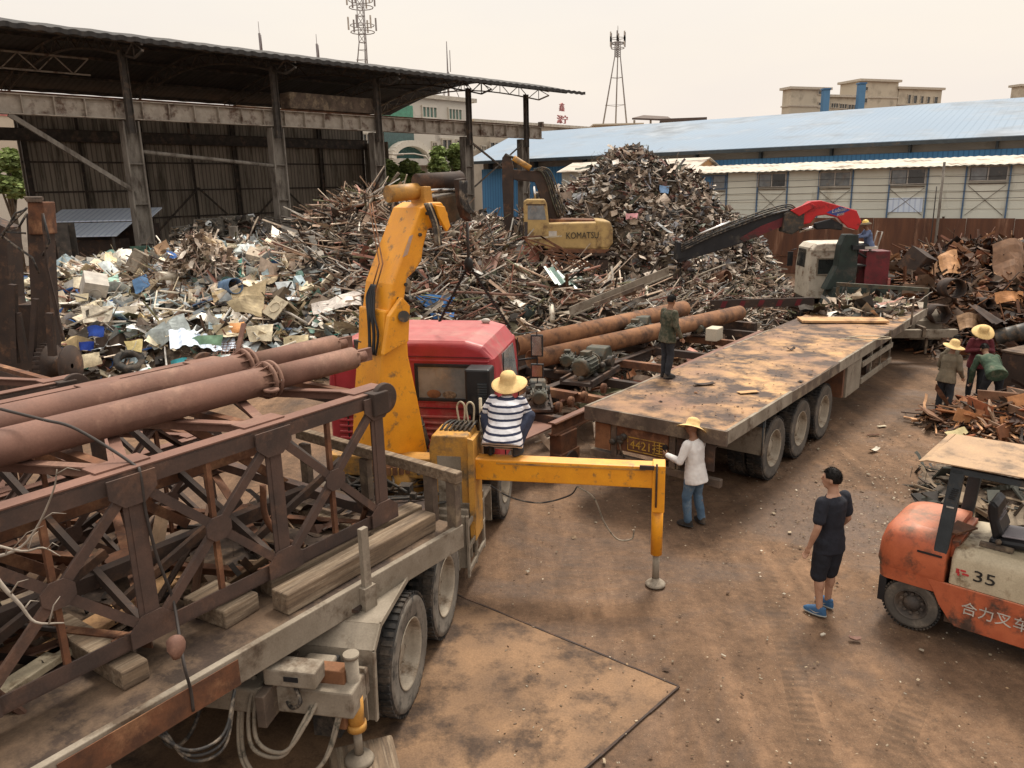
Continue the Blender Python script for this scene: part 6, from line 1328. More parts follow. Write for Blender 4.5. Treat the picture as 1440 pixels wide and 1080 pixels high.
# loose stuff inside the truss
for (x, y, z, L_, a, m, lab, w_) in ((-1.0, -3.6, 1.47, .9, .3, 'cream', 'cream plank lying inside the truss at left', .15), (-1.3, -2.7, 1.47, 1.5, .2, 'ply', 'tan board lying inside the truss near the middle', .22), (-1.2, -.9, 1.47, .9, .1, 'deck', 'rust orange plate inside the truss near its end', .9), (-1.9, -4.2, 1.47, 1.6, .5, 'timber', 'old plank deep inside the truss', .2)):
    o = MB().box((0, 0, .04), (w_, L_, .06)).obj('loose_board', m, None, bev=.008); o.matrix_world = AF @ Matrix.Translation((x, y, z)) @ Matrix.Rotation(a, 4, 'Z'); tag(o, lab, 'board')
m_ = MB(); random.seed(9)
for k in range(150):
    piece(m_, (random.uniform(-2.2, -.7), random.uniform(-6, -.4), random.uniform(0, .12)), random.choice(('bar', 'strip', 'wire', 'tube', 'angle')), random.uniform(.2, .9), jit(random.choice(lin('2d2520', '3a2c24', '4a3328', '231d1a', '5a4030', '6d5a48'))))
o = m_.obj('loose_scrap', 'scrap'); o.matrix_world = AF @ Matrix.Translation((0, 0, ZD + .03)); tag(o, 'loose rubbish littering the flatbed inside the truss', 'scrap', kind='stuff')
# pipes on top
def bigpipe(lab, x, y1, r, yf, dz=0, tw=0):
    z = tz1 + .02 + r + dz; t = thing('flanged_pipe', lab, 'pipe', AF @ Vector((x, y1, z)), AH + tw, 'pink primer pipes lying on the truss')
    MB().pipe((0, -10, 0), (0, yf - y1, 0), r, .012, 32).obj('pipe_body', 'pinkrust', t)
    r2 = r * .86; m_ = MB(); m_.pipe((0, yf - y1, 0), (0, -.16, 0), r2, .012, 28); m_.obj('pipe_spigot', 'pinkrust', t)
    m_ = MB(); YX = Matrix.Rotation(rad(-90), 4, 'X')
    for d in (-.03, .03): m_.lathe([(r * .8, -.014), (r + .045, -.014), (r + .045, .014), (r * .8, .014)], Matrix.Translation((0, yf - y1 + d, 0)) @ YX, 32, closed=True)
    for k in range(12): a = 2 * math.pi * k / 12; m_.box(((r + .024) * math.cos(a), yf - y1, (r + .024) * math.sin(a)), (.018, .12, .018)); m_.slab([((r) * math.cos(a), yf - y1 - .14, r * math.sin(a)), ((r + .038) * math.cos(a), yf - y1 - .05, (r + .038) * math.sin(a)), (r * math.cos(a), yf - y1 - .05, r * math.sin(a))], (-math.sin(a), 0, math.cos(a)), .008)
    m_.obj('flange', 'pinkrust', t)
    m_ = MB(); m_.prism([(-r * .8, -r * .5), (r * .8, -r * .5), (r * .8, r * .5), (-r * .8, r * .5)], .02, Matrix.Translation((0, -.17, 0))); m_.tube([(0, -.16, -.0), (0, .0, 0)], r * .45, 14); m_.b2((-.025, -.16, -r * .5), (.025, .1, r * .5)); m_.obj('end_lug', 'pinkrust', t)
    m_ = MB(); m_.lathe([(.03, -.012), (.07, -.012), (.07, .012), (.03, .012)], Matrix.Translation((r + .06, yf - y1 - .12, -.05)), 16, closed=True); m_.obj('side_lug', 'pinkrust', t)
bigpipe('front pink brown flanged pipe on the truss, nearest the camera', -1.28, .12, .135, -1.12)
bigpipe('rear pink brown flanged pipe on the truss, farther from the camera', -1.98, .50, .135, -.85)
# rope across truss, twigs at left
pp = [(0, 575), (60, 590), (100, 600), (150, 628), (190, 655)]; P_ = [AF @ Vector((ax(u, v, -1.3 + k * .2).x, ax(u, v, -1.3 + k * .2).y, ax(u, v, -1.3 + k * .2).z)) for k, (u, v) in enumerate(pp)]
P2 = [AF @ ax(u, v, -.42) for u, v in ((197, 665), (205, 720), (220, 780), (233, 815), (245, 850))] + [AF @ ax(u, v, .02) for u, v in ((258, 930), (268, 970), (272, 1000))]
strand('lashing_cable', 'thin dark cable draped over the pipes and down the truss side', curve_pts(P_ + P2, 5), .011, 'cable', 'cable')
o = MB(); pc = ax(248, 908, .05); random.seed(3); o.ell((0, 0, 0), (.06, .075, .085), None, 0, 9, 6); o = o.obj('wooden_chock', 'pinkrust'); 
for v_ in o.data.vertices: v_.co *= 1 + .25 * noise.noise(v_.co * 22)
o.location = AF @ pc; tag(o, 'orange brown lump tied in the cable at the flatbed edge', 'block')
def twig(lab, pts, Y, r0):
    P_ = [at(u, v, Y) for u, v in pts]; c = P_[0]; mb = MB(); n = len(P_); C_ = curve_pts([p - c for p in P_], 4); mb.tube(C_, [r0 * (1 - .75 * i / (len(C_) - 1)) for i in range(len(C_))], 6); random.seed(n + int(pts[0][1]))
    for k in range(3):
        i = random.randint(3, len(C_) - 2); b = C_[i]; d = Vector((random.uniform(.02, .12), random.uniform(-.05, .05), random.uniform(.0, .10))); mb.tube([b, b + d * .5 + Vector((0, 0, .02)), b + d], [r0 * .4, r0 * .25, r0 * .1], 5)
    o = mb.obj('dead_branch', 'twig'); o.location = c; tag(o, lab, 'branch')
twig('pale curved dead branch reaching in at the lower left', [(-30, 775), (0, 820), (28, 850), (50, 875), (90, 876)], 2.6, .011)
twig('bare forked twigs at the left edge in front of the truss', [(-40, 790), (20, 775), (50, 745), (75, 690), (80, 660)], 2.9, .008)
twig('thin twig curving right from the left edge', [(-30, 760), (30, 775), (60, 770), (85, 782)], 2.7, .006)
# ================= SEMI-TRAILER 2 (empty flatbed) =================
B0 = (3.0, 10.2, 0); BH = 38.8; BF = frame(B0, BH); BI = BF.inverted()
def bx_(u, v, X): return BI @ pv(u, v, BF @ Vector((X, 0, 0)), BH)
def by_(u, v, Y): return BI @ pv(u, v, BF @ Vector((0, Y, 0)), BH + 90)
t2 = thing('flatbed_semitrailer', 'long empty flatbed semitrailer with muddy deck in the middle of the yard', 'trailer', B0, BH)
BW = 2.36; BL = 13.0; ZB2 = 1.45
m_ = MB(); nxx, nyy = 12, 70; vs = []
for j in range(nyy + 1):
    for i in range(nxx + 1):
        x, y = -BW + .02 + (BW - .04) * i / nxx, .01 + (BL - .02) * j / nyy; vs.append((x, y, ZB2 + .014 * noise.noise(Vector((x * 1.2, y * 1.2, 0))) + .006 * noise.noise(Vector((x * 5, y * 5, 0)))))
m_.add(vs, [(j * (nxx + 1) + i, j * (nxx + 1) + i + 1, (j + 1) * (nxx + 1) + i + 1, (j + 1) * (nxx + 1) + i) for j in range(nyy) for i in range(nxx)], smooth=True); m_.obj('deck', 'deck2', t2)
for x0, x1 in ((-.05, 0), (-BW, -BW + .05)): 
    for k in range(5): MB().b2((x0, k * 2.6 + .004, ZB2 - .2), (x1, k * 2.6 + 2.596, ZB2 + .008 - .012 * (k % 2))).obj('side_rail', 'grime' if k % 2 else 'dustgrey', t2, bev=.006)
MB().b2((-BW, -.05, ZB2 - .22), (0, .0, ZB2 + .006)).obj('rear_sill', 'grime', t2, bev=.006)
m_ = MB()
for x in (-.72, -1.64): m_.ibeam((x, .2, 1.0), (x, 10, 1.0), .14, .48, .016); m_.ibeam((x, 10, 1.12), (x, 12.9, 1.12), .14, .24, .016)
for k in range(17): m_.b2((-BW + .05, .3 + k * .76, ZB2 - .14), (-.05, .36 + k * .76, ZB2 - .03))
m_.obj('underframe', 'grime', t2)
# rear face: posts, plate board, underrun bar
for x in (-.86, -1.86): MB().b2((x - .05, .02, .70), (x + .05, .12, 1.24)).b2((x + .06, .04, .7), (x + .10, .1, 1.24)).obj('rear_post', 'grime', t2, bev=.006)
pb1 = MB().b2((-1.80, .02, .82), (-.92, .05, 1.22)).obj('plate_board', 'maroon' if False else 'rust', t2)
MB().b2((-2.2, .02, .78), (-1.92, .05, 1.2)).obj('rear_side_panel', 'rust_orange', t2)
MB().b2((-.78, .02, .80), (-.2, .05, 1.2)).obj('rear_side_panel', 'rust_dark', t2)
m_ = MB(); m_.beam((-2.3, .08, .68), (-.1, .08, .62), .1, .12); m_.obj('underrun_bar', 'maroon' if False else 'grime', t2, bev=.01)
TB = TM(Vector((-1.28, .006, .955)), (1, 0, 0), (0, 0, 1))
text('4421挂', .19, TB, 'marky', pb1, 'plate_number', .003, sx=1.0)
bd = MB()
for a, b in (((-1.60, .008, .86), (-.98, .008, .86)), ((-1.60, .008, 1.07), (-.98, .008, 1.07)), ((-1.60, .008, .86), (-1.60, .008, 1.07)), ((-.98, .008, .86), (-.98, .008, 1.07))): bd.beam(a, b, .008, .012)
bd.obj('number_border', 'marky', pb1)
MB().tube([(-.965, .018, 1.02), (-.965, .0, 1.02)], .045, 18).obj('rear_lamp', 'black', t2)
m_ = MB(); random.seed(2)
for k in range(5): m_.ell((-1.78 + random.uniform(-.1, .12), .0, 1.0 + random.uniform(-.07, .07)), (.06, .04, .05), None, 0, 8, 5)
m_.tube(curve_pts([(-1.75, .0, 1.0), (-1.7, -.03, .85), (-1.66, 0, .72)]), .015, 6); m_.obj('air_coupling', 'oily', t2)
for Y in (2.28, 3.58, 4.88):
    wheel(t2, (-.27, Y, .53), .53, .28, 1, 'tyre_mid', 'rim', .11); wheel(t2, (-.60, Y, .53), .53, .28, 1, 'tyre_mid', 'rim', .11)
    wheel(t2, (-BW + .27, Y, .53), .53, .28, -1, 'tyre_mid', 'rim', .11); wheel(t2, (-BW + .60, Y, .53), .53, .28, -1, 'tyre_mid', 'rim', .11)
    MB().tube([(-BW + .3, Y, .53), (-.3, Y, .53)], .08, 10).obj('axle', 'grime', t2)
m_ = MB(); m_.slab([(-.80, 1.55, .62), (-.06, 1.55, .62), (-.06, 1.58, 1.12), (-.80, 1.58, 1.12)], (0, 1, 0), .015); m_.obj('mud_flap', 'dustgrey', t2)
m_ = MB(); m_.tube([(-.06, 1.5, .64), (-.06, 1.5, 1.2)], .012, 6); m_.b2((-.75, 1.5, 1.1), (-.04, 1.56, 1.22)); m_.obj('flap_bracket', 'slate', t2)
m_ = MB()
for Y in (2.93, 4.23): m_.b2((-.62, Y - .3, .82), (-.5, Y + .3, .9)); m_.b2((-.66, Y - .05, .75), (-.46, Y + .05, 1.1))
m_.obj('suspension', 'grime', t2)
m_ = MB(); m_.b2((-.5, 6.0, .55), (-.06, 7.0, 1.2)); m_.obj('tool_box', 'dustgrey', t2, bev=.012)
MB().b2((-.5, 5.78, .6), (-.08, 5.9, 1.2)).obj('spare_board', 'rust', t2)
g_ = MB()
for z in (.62, .98): g_.b2((-.08, 7.05, z), (-.04, 9.6, z + .12))
for y in (7.05, 7.9, 8.7, 9.56): g_.b2((-.12, y, .6), (-.082, y + .06, 1.22))
g_.obj('side_guard', 'dustgrey', t2, bev=.006)
MB().b2((-.6, 8.0, .6), (-.2, 8.5, 1.15)).obj('support_leg', 'rust_dark', t2)
# front gate rail
fz = 1.95
m_ = MB(); m_.beam((-BW + .0, BL - .1, fz + .02), (-.0, BL - .1, fz), .08, .1); m_.obj('front_rail', 'olive', t2)
for x in (-BW + .05, -1.5, -.7, -.05): MB().b2((x - .04, BL - .14, ZB2), (x + .04, BL - .06, fz - .05)).obj('front_post', 'olive', t2)
MB().b2((-BW, BL - .1, 1.62), (0, BL - .06, 1.7)).obj('front_board', 'grime', t2)
for x, y in ((-.05, 11.0), (-.05, 8.9)): MB().b2((x + .05, y, 1.3), (x + .09, y + .07, 1.95 if y > 10 else 1.5)).obj('stake', 'grime', t2)
def on_deck(u, v): return gp(u, v, ZB2 + .012)
# odds and ends on the deck
o = MB().box((0, 0, .03), (2.0, .62, .05)).obj('plywood_sheet', 'ply', bev=.005); p = on_deck(1184, 452); o.location = p + Vector((0, 0, .01)); o.rotation_euler = (0, 0, rad(-9)); tag(o, 'tan wooden panel lying across the far end of the empty flatbed', 'panel')
random.seed(13); m_ = MB()
for k in range(620):
    y = random.uniform(10.4, 12.9); x = random.uniform(-2.2, -.35); z = .05 + .25 * math.exp(-((x + 1.2) ** 2 + (y - 11.9) ** 2)); piece(m_, (x, y, ZB2 + random.uniform(0, z)), random.choice(('strip', 'bar', 'wire', 'sheet', 'strip')), random.uniform(.15, .8), jit(random.choice(COLS_G + COLS_C)))
o = m_.obj('steel_cuttings', 'scrap'); o.matrix_world = BF; tag(o, 'dark tangle of steel cuttings at the far end of the empty flatbed', 'scrap', kind='stuff')
random.seed(14); m_ = MB()
for k in range(260):
    x = random.uniform(-2.2, -.1); y = random.uniform(.2, 10) if k % 3 else random.gauss(1.6, .8); 
    if not .1 < y < 12.5: continue
    s = random.uniform(.006, .045) * (2.4 if random.random() < .08 else 1); piece(m_, (x, y, ZB2 + .02), random.choice(('flat', 'sheet')), s, jit(random.choice(lin('2b1d15', '4a3222', '1e1611', '6b4a30', '8a6a4a'))), Matrix.Rotation(random.uniform(0, 6), 3, 'Z'))
o = m_.obj('deck_crumbs', 'scrap'); o.matrix_world = BF; tag(o, 'dark crumbs and flakes of rust strewn over the empty flatbed', 'debris', kind='stuff')
def flake(name, lab, u, v, w_, l_, m, z=None, a=0, cat='debris', th=.012, curl=0):
    p = on_deck(u, v) if z is None else gp(u, v, z); random.seed(int(u)); n = 5; vs = []
    for j in range(n + 1):
        for i in range(n + 1):
            x, y = (i / n - .5) * w_, (j / n - .5) * l_; x *= 1 + .3 * noise.noise(Vector((j * .7, u, 0))); y *= 1 + .3 * noise.noise(Vector((i * .7, u, 5))); vs.append((x, y, .015 + curl * (i / n - .5) ** 2 * 4 + .01 * abs(noise.noise(Vector((x * 9, y * 9, u))))))
    fs = [(j * (n + 1) + i, j * (n + 1) + i + 1, (j + 1) * (n + 1) + i + 1, (j + 1) * (n + 1) + i) for j in range(n) for i in range(n)]
    mb = MB(); mb.add(vs, fs); mb.add([(x, y, z_ - th) for x, y, z_ in vs], [f[::-1] for f in fs]); o = mb.obj(name, m); o.location = p; o.rotation_euler = (0, 0, a); tag(o, lab, cat)
flake('rust_flake', 'dark dished rust flake near the left rear part of the flatbed deck', 990, 541, .35, .12, 'rust_dark', a=.1, curl=.02)
flake('rust_flake', 'small dark lump of mud in the middle of the flatbed deck', 1112, 492, .16, .12, 'rust_dark', curl=.04)
flake('rust_flake', 'orange tan flake at the right rear of the flatbed deck', 1052, 552, .34, .14, 'ply', a=.2)
flake('white_shard', 'curved white shard on the ground right of the trailer wheels', 1229, 634, .22, .1, 'white', 0, .5, 'shard', curl=.04)
flake('pink_scrap_piece', 'pinkish scrap shard on the ground between the man in black and the forklift', 1202, 899, .12, .06, 'pinkrust', 0, -.2, 'shard', curl=.01)
flake('white_shard', 'tiny white shard left of the pinkish one on the ground', 1157, 893, .06, .03, 'white', 0, .5, 'shard')
flake('white_shard', 'white shard on the ground between trailer wheels and rusty bars', 1240, 600, .18, .07, 'cream', 0, .2, 'shard')
flake('brown_shard', 'brown flat shard near the trailer wheels', 1228, 612, .25, .05, 'rust', 0, .1, 'shard')
m_ = MB(); m_.tube(curve_pts([(0, 0, .02), (.5, .1, .03), (.9, -.1, .02), (.7, -.3, .03), (.2, -.25, .02), (-.2, -.1, .02)]), .012, 6); o = m_.obj('cable_loop', 'cream'); o.location = on_deck(1190, 476); tag(o, 'pale loop of cable lying on the far deck of the empty flatbed', 'cable')

# ================= STEEL FRAME WITH GEARBOXES =================
F0 = gp(790, 590, .95); FH = 37.5; FF = frame((F0.x, F0.y, 0), FH)
fr = thing('machine_frame', 'rusty steel machine frame with cross beams left of the empty flatbed', 'frame', (F0.x, F0.y, 0), FH)
for x in (0, -1.45, -2.9): MB().ibeam((x, -.3 if x == 0 else .2, .85), (x, 9.6, .85), .16, .22, .02).obj('long_beam', 'rust_dark' if x else 'rust', fr)
MB().b2((-.06, -.3, .962), (.06, 9.6, .968)).obj('beam_flange', 'pinkrust', fr)
for k, y in enumerate((.1, 1.6, 2.9, 4.6, 6.2, 8.0, 9.4)): MB().beam((-2.85, y, .88), (-.08, y, .88), .14, .16).obj('cross_beam', 'rust' if k % 2 else 'rust_dark', fr)
m_ = MB(); m_.b2((-1.5, -1.1, .80), (-.12, .0, .83)); m_.obj('front_plate', 'rust_orange' if False else 'pinkrust', fr, bev=.005)
for y in (-.2, 3.6, 7.5):
    for x in (0, -2.9):
        m_ = MB(); m_.b2((x - .12, y, .18), (x + .12, y + .5, .74)); m_.b2((x - .02, y - .05, .1), (x + .14, y + .55, .4)); w_ = m_.obj('bogie', 'rust', fr, bev=.01)
        MB().tube([(x - .1, y + .25, .2), (x + .18, y + .25, .2)], .2, 20).obj('bogie_wheel', 'rust_dark', w_)
m_ = MB()
for y in (.35, .75, 1.2, 1.9): MB().lathe([(.02, -.03), (.09, -.03), (.09, .03), (.02, .03)], Matrix.Translation((-.3, y, 1.05)) @ RX, 16).b2((-.34, y - .04, .95), (-.26, y + .04, 1.06)).obj('bearing_lug', 'rust', fr)
pass
def gearbox(lab, u, v, h, s=1.0, grp='greasy gearbox motors on the machine frame'):
    p = gp(u, v, 1.0); t = thing('gearbox_motor', lab, 'motor', p, h, grp)
    m_ = MB(); m_.b2((-.5 * s, -.28 * s, 0), (.75 * s, .28 * s, .05 * s)); m_.b2((-.5 * s, -.28 * s, .05), (.75 * s, -.24 * s, .10 * s)); m_.b2((-.5 * s, .24 * s, .05), (.75 * s, .28 * s, .10 * s)); m_.obj('base_frame', 'rust_dark', t)
    m_ = MB(); m_.prism([(-.42 * s, .06 * s), (.02 * s, .06 * s), (.02 * s, .34 * s), (-.08 * s, .46 * s), (-.32 * s, .46 * s), (-.42 * s, .34 * s)], .34 * s, Matrix.Identity(4)); g = m_.obj('gear_case', 'olive', t, bev=.025)
    m_ = MB(); m_.b2((-.46 * s, -.2 * s, .24 * s), (.06 * s, .2 * s, .27 * s))
    for x in (-.4, -.2, 0): m_.b2((x * s - .02, -.205 * s, .27 * s), (x * s + .02, -.16 * s, .31 * s))
    m_.tube([(-.2 * s, -.26 * s, .22 * s), (-.2 * s, .26 * s, .22 * s)], .09 * s, 14); m_.obj('case_flange', 'oily', t)
    m_ = MB(); m_.tube([(.02 * s, 0, .25 * s), (.12 * s, 0, .25 * s)], .08 * s, 12); m_.tube([(.08 * s, 0, .25 * s), (.11 * s, 0, .25 * s)], .16 * s, 18); m_.tube([(.14 * s, 0, .25 * s), (.56 * s, 0, .25 * s), (.62 * s, 0, .25 * s)], [.155 * s, .155 * s, .12 * s], 20)
    for k in range(16): a = 2 * math.pi * k / 16; m_.box((.36 * s, .165 * s * math.cos(a), .25 * s + .165 * s * math.sin(a)), (.36 * s, .03 * s, .012 * s), None)
    m_.b2((.25 * s, -.07 * s, .4 * s), (.42 * s, .07 * s, .48 * s)); m_.obj('motor_body', 'olive', t)
    m_ = MB(); random.seed(int(u)); 
    for k in range(14): m_.ell((random.uniform(-.45, .6) * s, random.uniform(-.25, .25) * s, random.uniform(.05, .3) * s), (random.uniform(.02, .07) * s,) * 3, None, 0, 7, 5)
    m_.tube([(-.45 * s, 0, .06), (.6 * s, 0, .06)], .05, 6); m_.obj('greasy_fittings', 'oily', t)
gearbox('nearest greasy gearbox motor with rounded drum end on the frame', 835, 528, 118, 1.25)
gearbox('large gearbox motor beside the camouflaged man', 898, 478, 112, 1.25)
gearbox('gearbox motor set between the two rusty pipes', 800, 515, 100, .9)
gearbox('small black greasy gearbox right behind the striped man', 757, 566, 90, .85)
gearbox('far small gearbox at the far end of the frame', 985, 468, 110, .7)
o = MB().box((0, 0, .16), (.3, .45, .32)).obj('junction_box', 'beige', bev=.02); o.location = gp(1004, 478, 1.0); o.rotation_euler = (0, 0, -.6); tag(o, 'small beige box on the far part of the frame', 'box')
random.seed(31); m_ = MB()
for k in range(300): piece(m_, (random.uniform(-3.2, -.1), random.uniform(.2, 9.2), random.uniform(.35, .72)), random.choice(('bar', 'strip', 'wire', 'sheet', 'tube', 'angle')), random.uniform(.2, 1.1), jit(random.choice(COLS_G + COLS_C + COLS_E)))
o = m_.obj('frame_scrap', 'scrap'); o.matrix_world = FF; tag(o, 'dark rusty scraps lying between the cross beams of the machine frame', 'scrap', kind='stuff')
def rpipe(lab, a, b, z, r):
    A = gp(*a, z); B = gp(*b, z); h = math.degrees(math.atan2(B.x - A.x, B.y - A.y)); L_ = (B - A).length
    m_ = MB(); m_.pipe((0, 0, 0), (0, L_, 0), r, .014, 28); o = m_.obj('rusty_pipe', 'rust_orange'); o.location = A; o.rotation_euler = (0, 0, -rad(h)); tag(o, lab, 'pipe', 'large rusty pipes beside the empty flatbed')
rpipe('upper rusty orange pipe lying behind the gearboxes', (722, 488), (962, 434), 1.45, .215)
rpipe('lower rusty orange pipe lying among the gearboxes, right end free', (748, 506), (1040, 440), 1.30, .205)
for (u, v, lab) in ((760, 500, 'rusty cross prop under the near end of the rusty pipes'), (1020, 452, 'rusty cross prop under the far end of the rusty pipes')):
    p = gp(u, v, 1.0); o = MB().b2((-.9, -.1, -1.0), (.9, .1, .04)).obj('pipe_prop', 'rust_dark'); o.location = p; o.rotation_euler = (0, 0, rad(-40 + 90 - 90)); tag(o, lab, 'prop')

# ================= CRANE TRACTOR 2 (white cab, red boom) =================
C0 = (11.15, 21.6, 0); CHd = 4; CF = frame(C0, CHd); CI_ = CF.inverted()
t3 = thing('crane_truck', 'chalky white cab truck with red knuckle boom crane beyond the empty flatbed', 'truck', C0, CHd)
def cx(u, v, Y): return CI_ @ pv(u, v, CF @ Vector((0, Y, 0)), CHd + 90)
Yc = 4.2; a_ = cx(1140, 346, Yc); b_2 = cx(1228, 346, Yc); X_L, X_R, ZT = a_.x, a_.x + 2.15, a_.z + .1; ZB = .95
m_ = MB()
def ring2(y, ins, top): return [(X_L + ins, y, ZB), (X_R - ins, y, ZB), (X_R - ins, y, top - .8), (X_R - ins - .06, y, top - .18), (X_R - ins - .2, y, top - .03), (X_R - ins - .4, y, top), (X_L + ins + .4, y, top), (X_L + ins + .2, y, top - .03), (X_L + ins + .06, y, top - .18), (X_L + ins, y, top - .8)]
rs = [ring2(Yc, .02, ZT - .04), ring2(Yc + .1, 0, ZT), ring2(Yc + 1.5, 0, ZT - .02), ring2(Yc + 1.75, .08, ZT - .2)]
vs = [p for r_ in rs for p in r_]; m_.add(vs, [(i * 10 + k, i * 10 + (k + 1) % 10, (i + 1) * 10 + (k + 1) % 10, (i + 1) * 10 + k) for i in range(3) for k in range(10)] + [tuple(range(10))[::-1], tuple(range(30, 40))])
cab = m_.obj('cab', 'white', t3, bev=.03)
MB().b2((X_L - .02, Yc - .03, ZT - .28), (X_R + .02, Yc + .02, ZT - .22)).obj('rain_gutter', 'white', cab)
a_ = cx(1150, 364, Yc); b_2 = cx(1184, 386, Yc); rw = frect(a_.x, b_2.x + .5, b_2.z, a_.z, Yc - .012, .03, 'dustgrey', 'rear_window', cab, .05); MB().b2((a_.x, Yc - .008, b_2.z), (b_2.x + .5, Yc - .002, a_.z)).obj('pane', 'glass', rw)
m_ = MB(); m_.slab([(X_L - .012, Yc + .5, ZT - .85), (X_L - .012, Yc + 1.4, ZT - .85), (X_L + .02, Yc + 1.35, ZT - .25), (X_L + .02, Yc + .55, ZT - .25)], (1, 0, 0), .01); m_.obj('door_window', 'glass', cab)
m_ = MB(); m_.b2((X_L - .3, Yc + 1.5, ZT - .9), (X_L - .12, Yc + 1.54, ZT - .4)); m_.tube([(X_L, Yc + 1.5, ZT - .3), (X_L - .2, Yc + 1.5, ZT - .35)], .015, 6); m_.obj('mirror', 'black', cab)
m_ = MB()
for x in (X_L + .65, X_R - .65): m_.b2((x - .04, -1.2, .65), (x + .04, 5.9, .92))
m_.b2((X_L + .3, -.4, 1.0), (X_R - .3, 1.9, 1.05)); m_.obj('chassis', 'grime', t3)
for Y in (0.2, 1.5): wheel(t3, (X_R - .15, Y, .53), .53, .28, 1, 'tyre_mid', 'rimd', .11); wheel(t3, (X_L + .15, Y, .53), .53, .28, -1, 'tyre_mid', 'rimd', .11)
wheel(t3, (X_R - .15, 5.2, .53), .53, .28, 1, 'tyre_mid', 'rimd', .11); wheel(t3, (X_L + .15, 5.2, .53), .53, .28, -1, 'tyre_mid', 'rimd', .11)
for s in (X_R - .8, X_L):
    m_ = MB(); pr_ = [(-.75, .5), (-.7, 1.0), (-.2, 1.3), (.8, 1.36), (1.9, 1.3), (2.3, .9)]
    for (a, b), (c, d) in zip(pr_[:-1], pr_[1:]): m_.beam((s + .4, a, b), (s + .4, c, d), .84, .02)
    m_.obj('fender', 'dustgrey', t3)
m_ = MB(); m_.b2((X_L - .05, -1.15, .62), (X_R + .25, -.98, .84)); m_.obj('rear_bumper', 'dustgrey', t3, bev=.01)
m_ = MB(); m_.b2((X_R - .5, -1.0, .15), (X_R - .44, -.94, .62)); m_.obj('light_bracket', 'grime', t3)
a_ = cx(1212, 352, 3.6); b_2 = cx(1241, 400, 3.6)
MB().b2((a_.x, 3.2, b_2.z - .4), (b_2.x, 3.9, a_.z)).obj('hydraulic_tank', 'maroon', t3, bev=.02); MB().b2((b_2.x - .02, 3.15, b_2.z - .5), (b_2.x + .06, 3.2, b_2.z + .25)).obj('tank_strip', 'red', t3)
# crane column and boom on plane Y=3.3
YC = 3.0
def cslab(name, pts, Y, th, m, bev=.02, seg=2):
    mb = MB(); mb.slab([cx(*q, Y) for q in pts], (0, 1, 0), th); return mb.obj(name, m, t3, bev=bev, seg=seg)
cslab('crane_base', [(1160, 440), (1175, 405), (1250, 405), (1250, 440)], YC - .3, .9, 'darkgreen')
cslab('crane_column', [(1160, 408), (1178, 375), (1183, 345), (1190, 330), (1206, 330), (1206, 378), (1200, 408)], YC, .5, 'darkgreen', .03)
bm2 = cslab('boom', [(1206, 324), (1192, 320), (1178, 306), (1162, 302), (1148, 304), (1140, 314), (1128, 316), (1122, 308), (1128, 292), (1140, 283), (1155, 282), (1205, 296), (1212, 312)], YC, .36, 'redboom', .03, 3)
cslab('boom_knuckle', [(1104, 300), (1122, 294), (1132, 300), (1130, 320), (1114, 330), (1100, 326)], YC - .06, .48, 'oily', .03)
cslab('boom_link', [(1112, 296), (1140, 284), (1148, 290), (1124, 304)], YC - .1, .1, 'redboom', .015)
cslab('boom_cylinder', [(1146, 314), (1170, 308), (1186, 316), (1184, 324), (1166, 322), (1148, 323)], YC + .1, .2, 'black', .03)
p, q = cx(1124, 325, YC + .2), cx(1150, 318, YC + .2); MB().tube([p, q], .05, 12).obj('cylinder_rod', 'chrome', t3)
a_ = cx(1163, 294, YC - .004); MB().slab([cx(u, v, YC - .004) for u, v in ((1162, 299), (1177, 304), (1196, 295), (1182, 290))], (0, -1, 0), .003).obj('badge', 'markb', bm2)
dd = cx(1190, 296, YC) - cx(1168, 300, YC)
pt = cx(1179.5, 297.2, YC - .012); text('Lubian', .17, TM(pt + Vector((0, 0, .04)), (1, 0, .17), (0, 0, 1)), 'markw', bm2, 'badge_lettering', .002, .3); text('8000', .11, TM(pt + Vector((0.05, 0, -.10)), (1, 0, .17), (0, 0, 1)), 'markw', bm2, 'badge_lettering', .002, .3)
# long dark telescopic arm going down-left
Z3 = Matrix.Identity(3)
aA, aB = cx(1118, 300, YC + .2), cx(955, 358, YC + .2)
m_ = MB(); m_.slab([cx(u, v, YC + .1) for u, v in ((1122, 292), (1124, 304), (1100, 318), (1040, 343), (954, 370), (952, 350), (1000, 328), (1060, 305))], (0, 1, 0), .34); m_.obj('telescopic_arm', 'black', t3, bev=.02)
m_ = MB(); m_.slab([cx(u, v, YC + .08) for u, v in ((1116, 300), (1118, 310), (1096, 320), (1046, 340), (1040, 335), (1070, 318))], (0, 1, 0), .3); m_.obj('arm_stripe', 'maroon', t3)
MB().tube([cx(982, 330, YC + .04), cx(1026, 312, YC + .04)], .04, 12).obj('arm_rod', 'chrome', t3)
for k in range(4): MB().tube(curve_pts([cx(u, v + k * 3, YC + .02) for u, v in ((958, 344), (1000, 324), (1060, 301), (1095, 290), (1112, 288), (1122, 296))], 5), .025, 6).obj('hydraulic_hose', 'hose', t3)
m_ = MB(); m_.slab([cx(u, v, YC + .05) for u, v in ((952, 340), (966, 344), (964, 362), (950, 366))], (0, 1, 0), .5); m_.obj('arm_tip', 'black', t3)
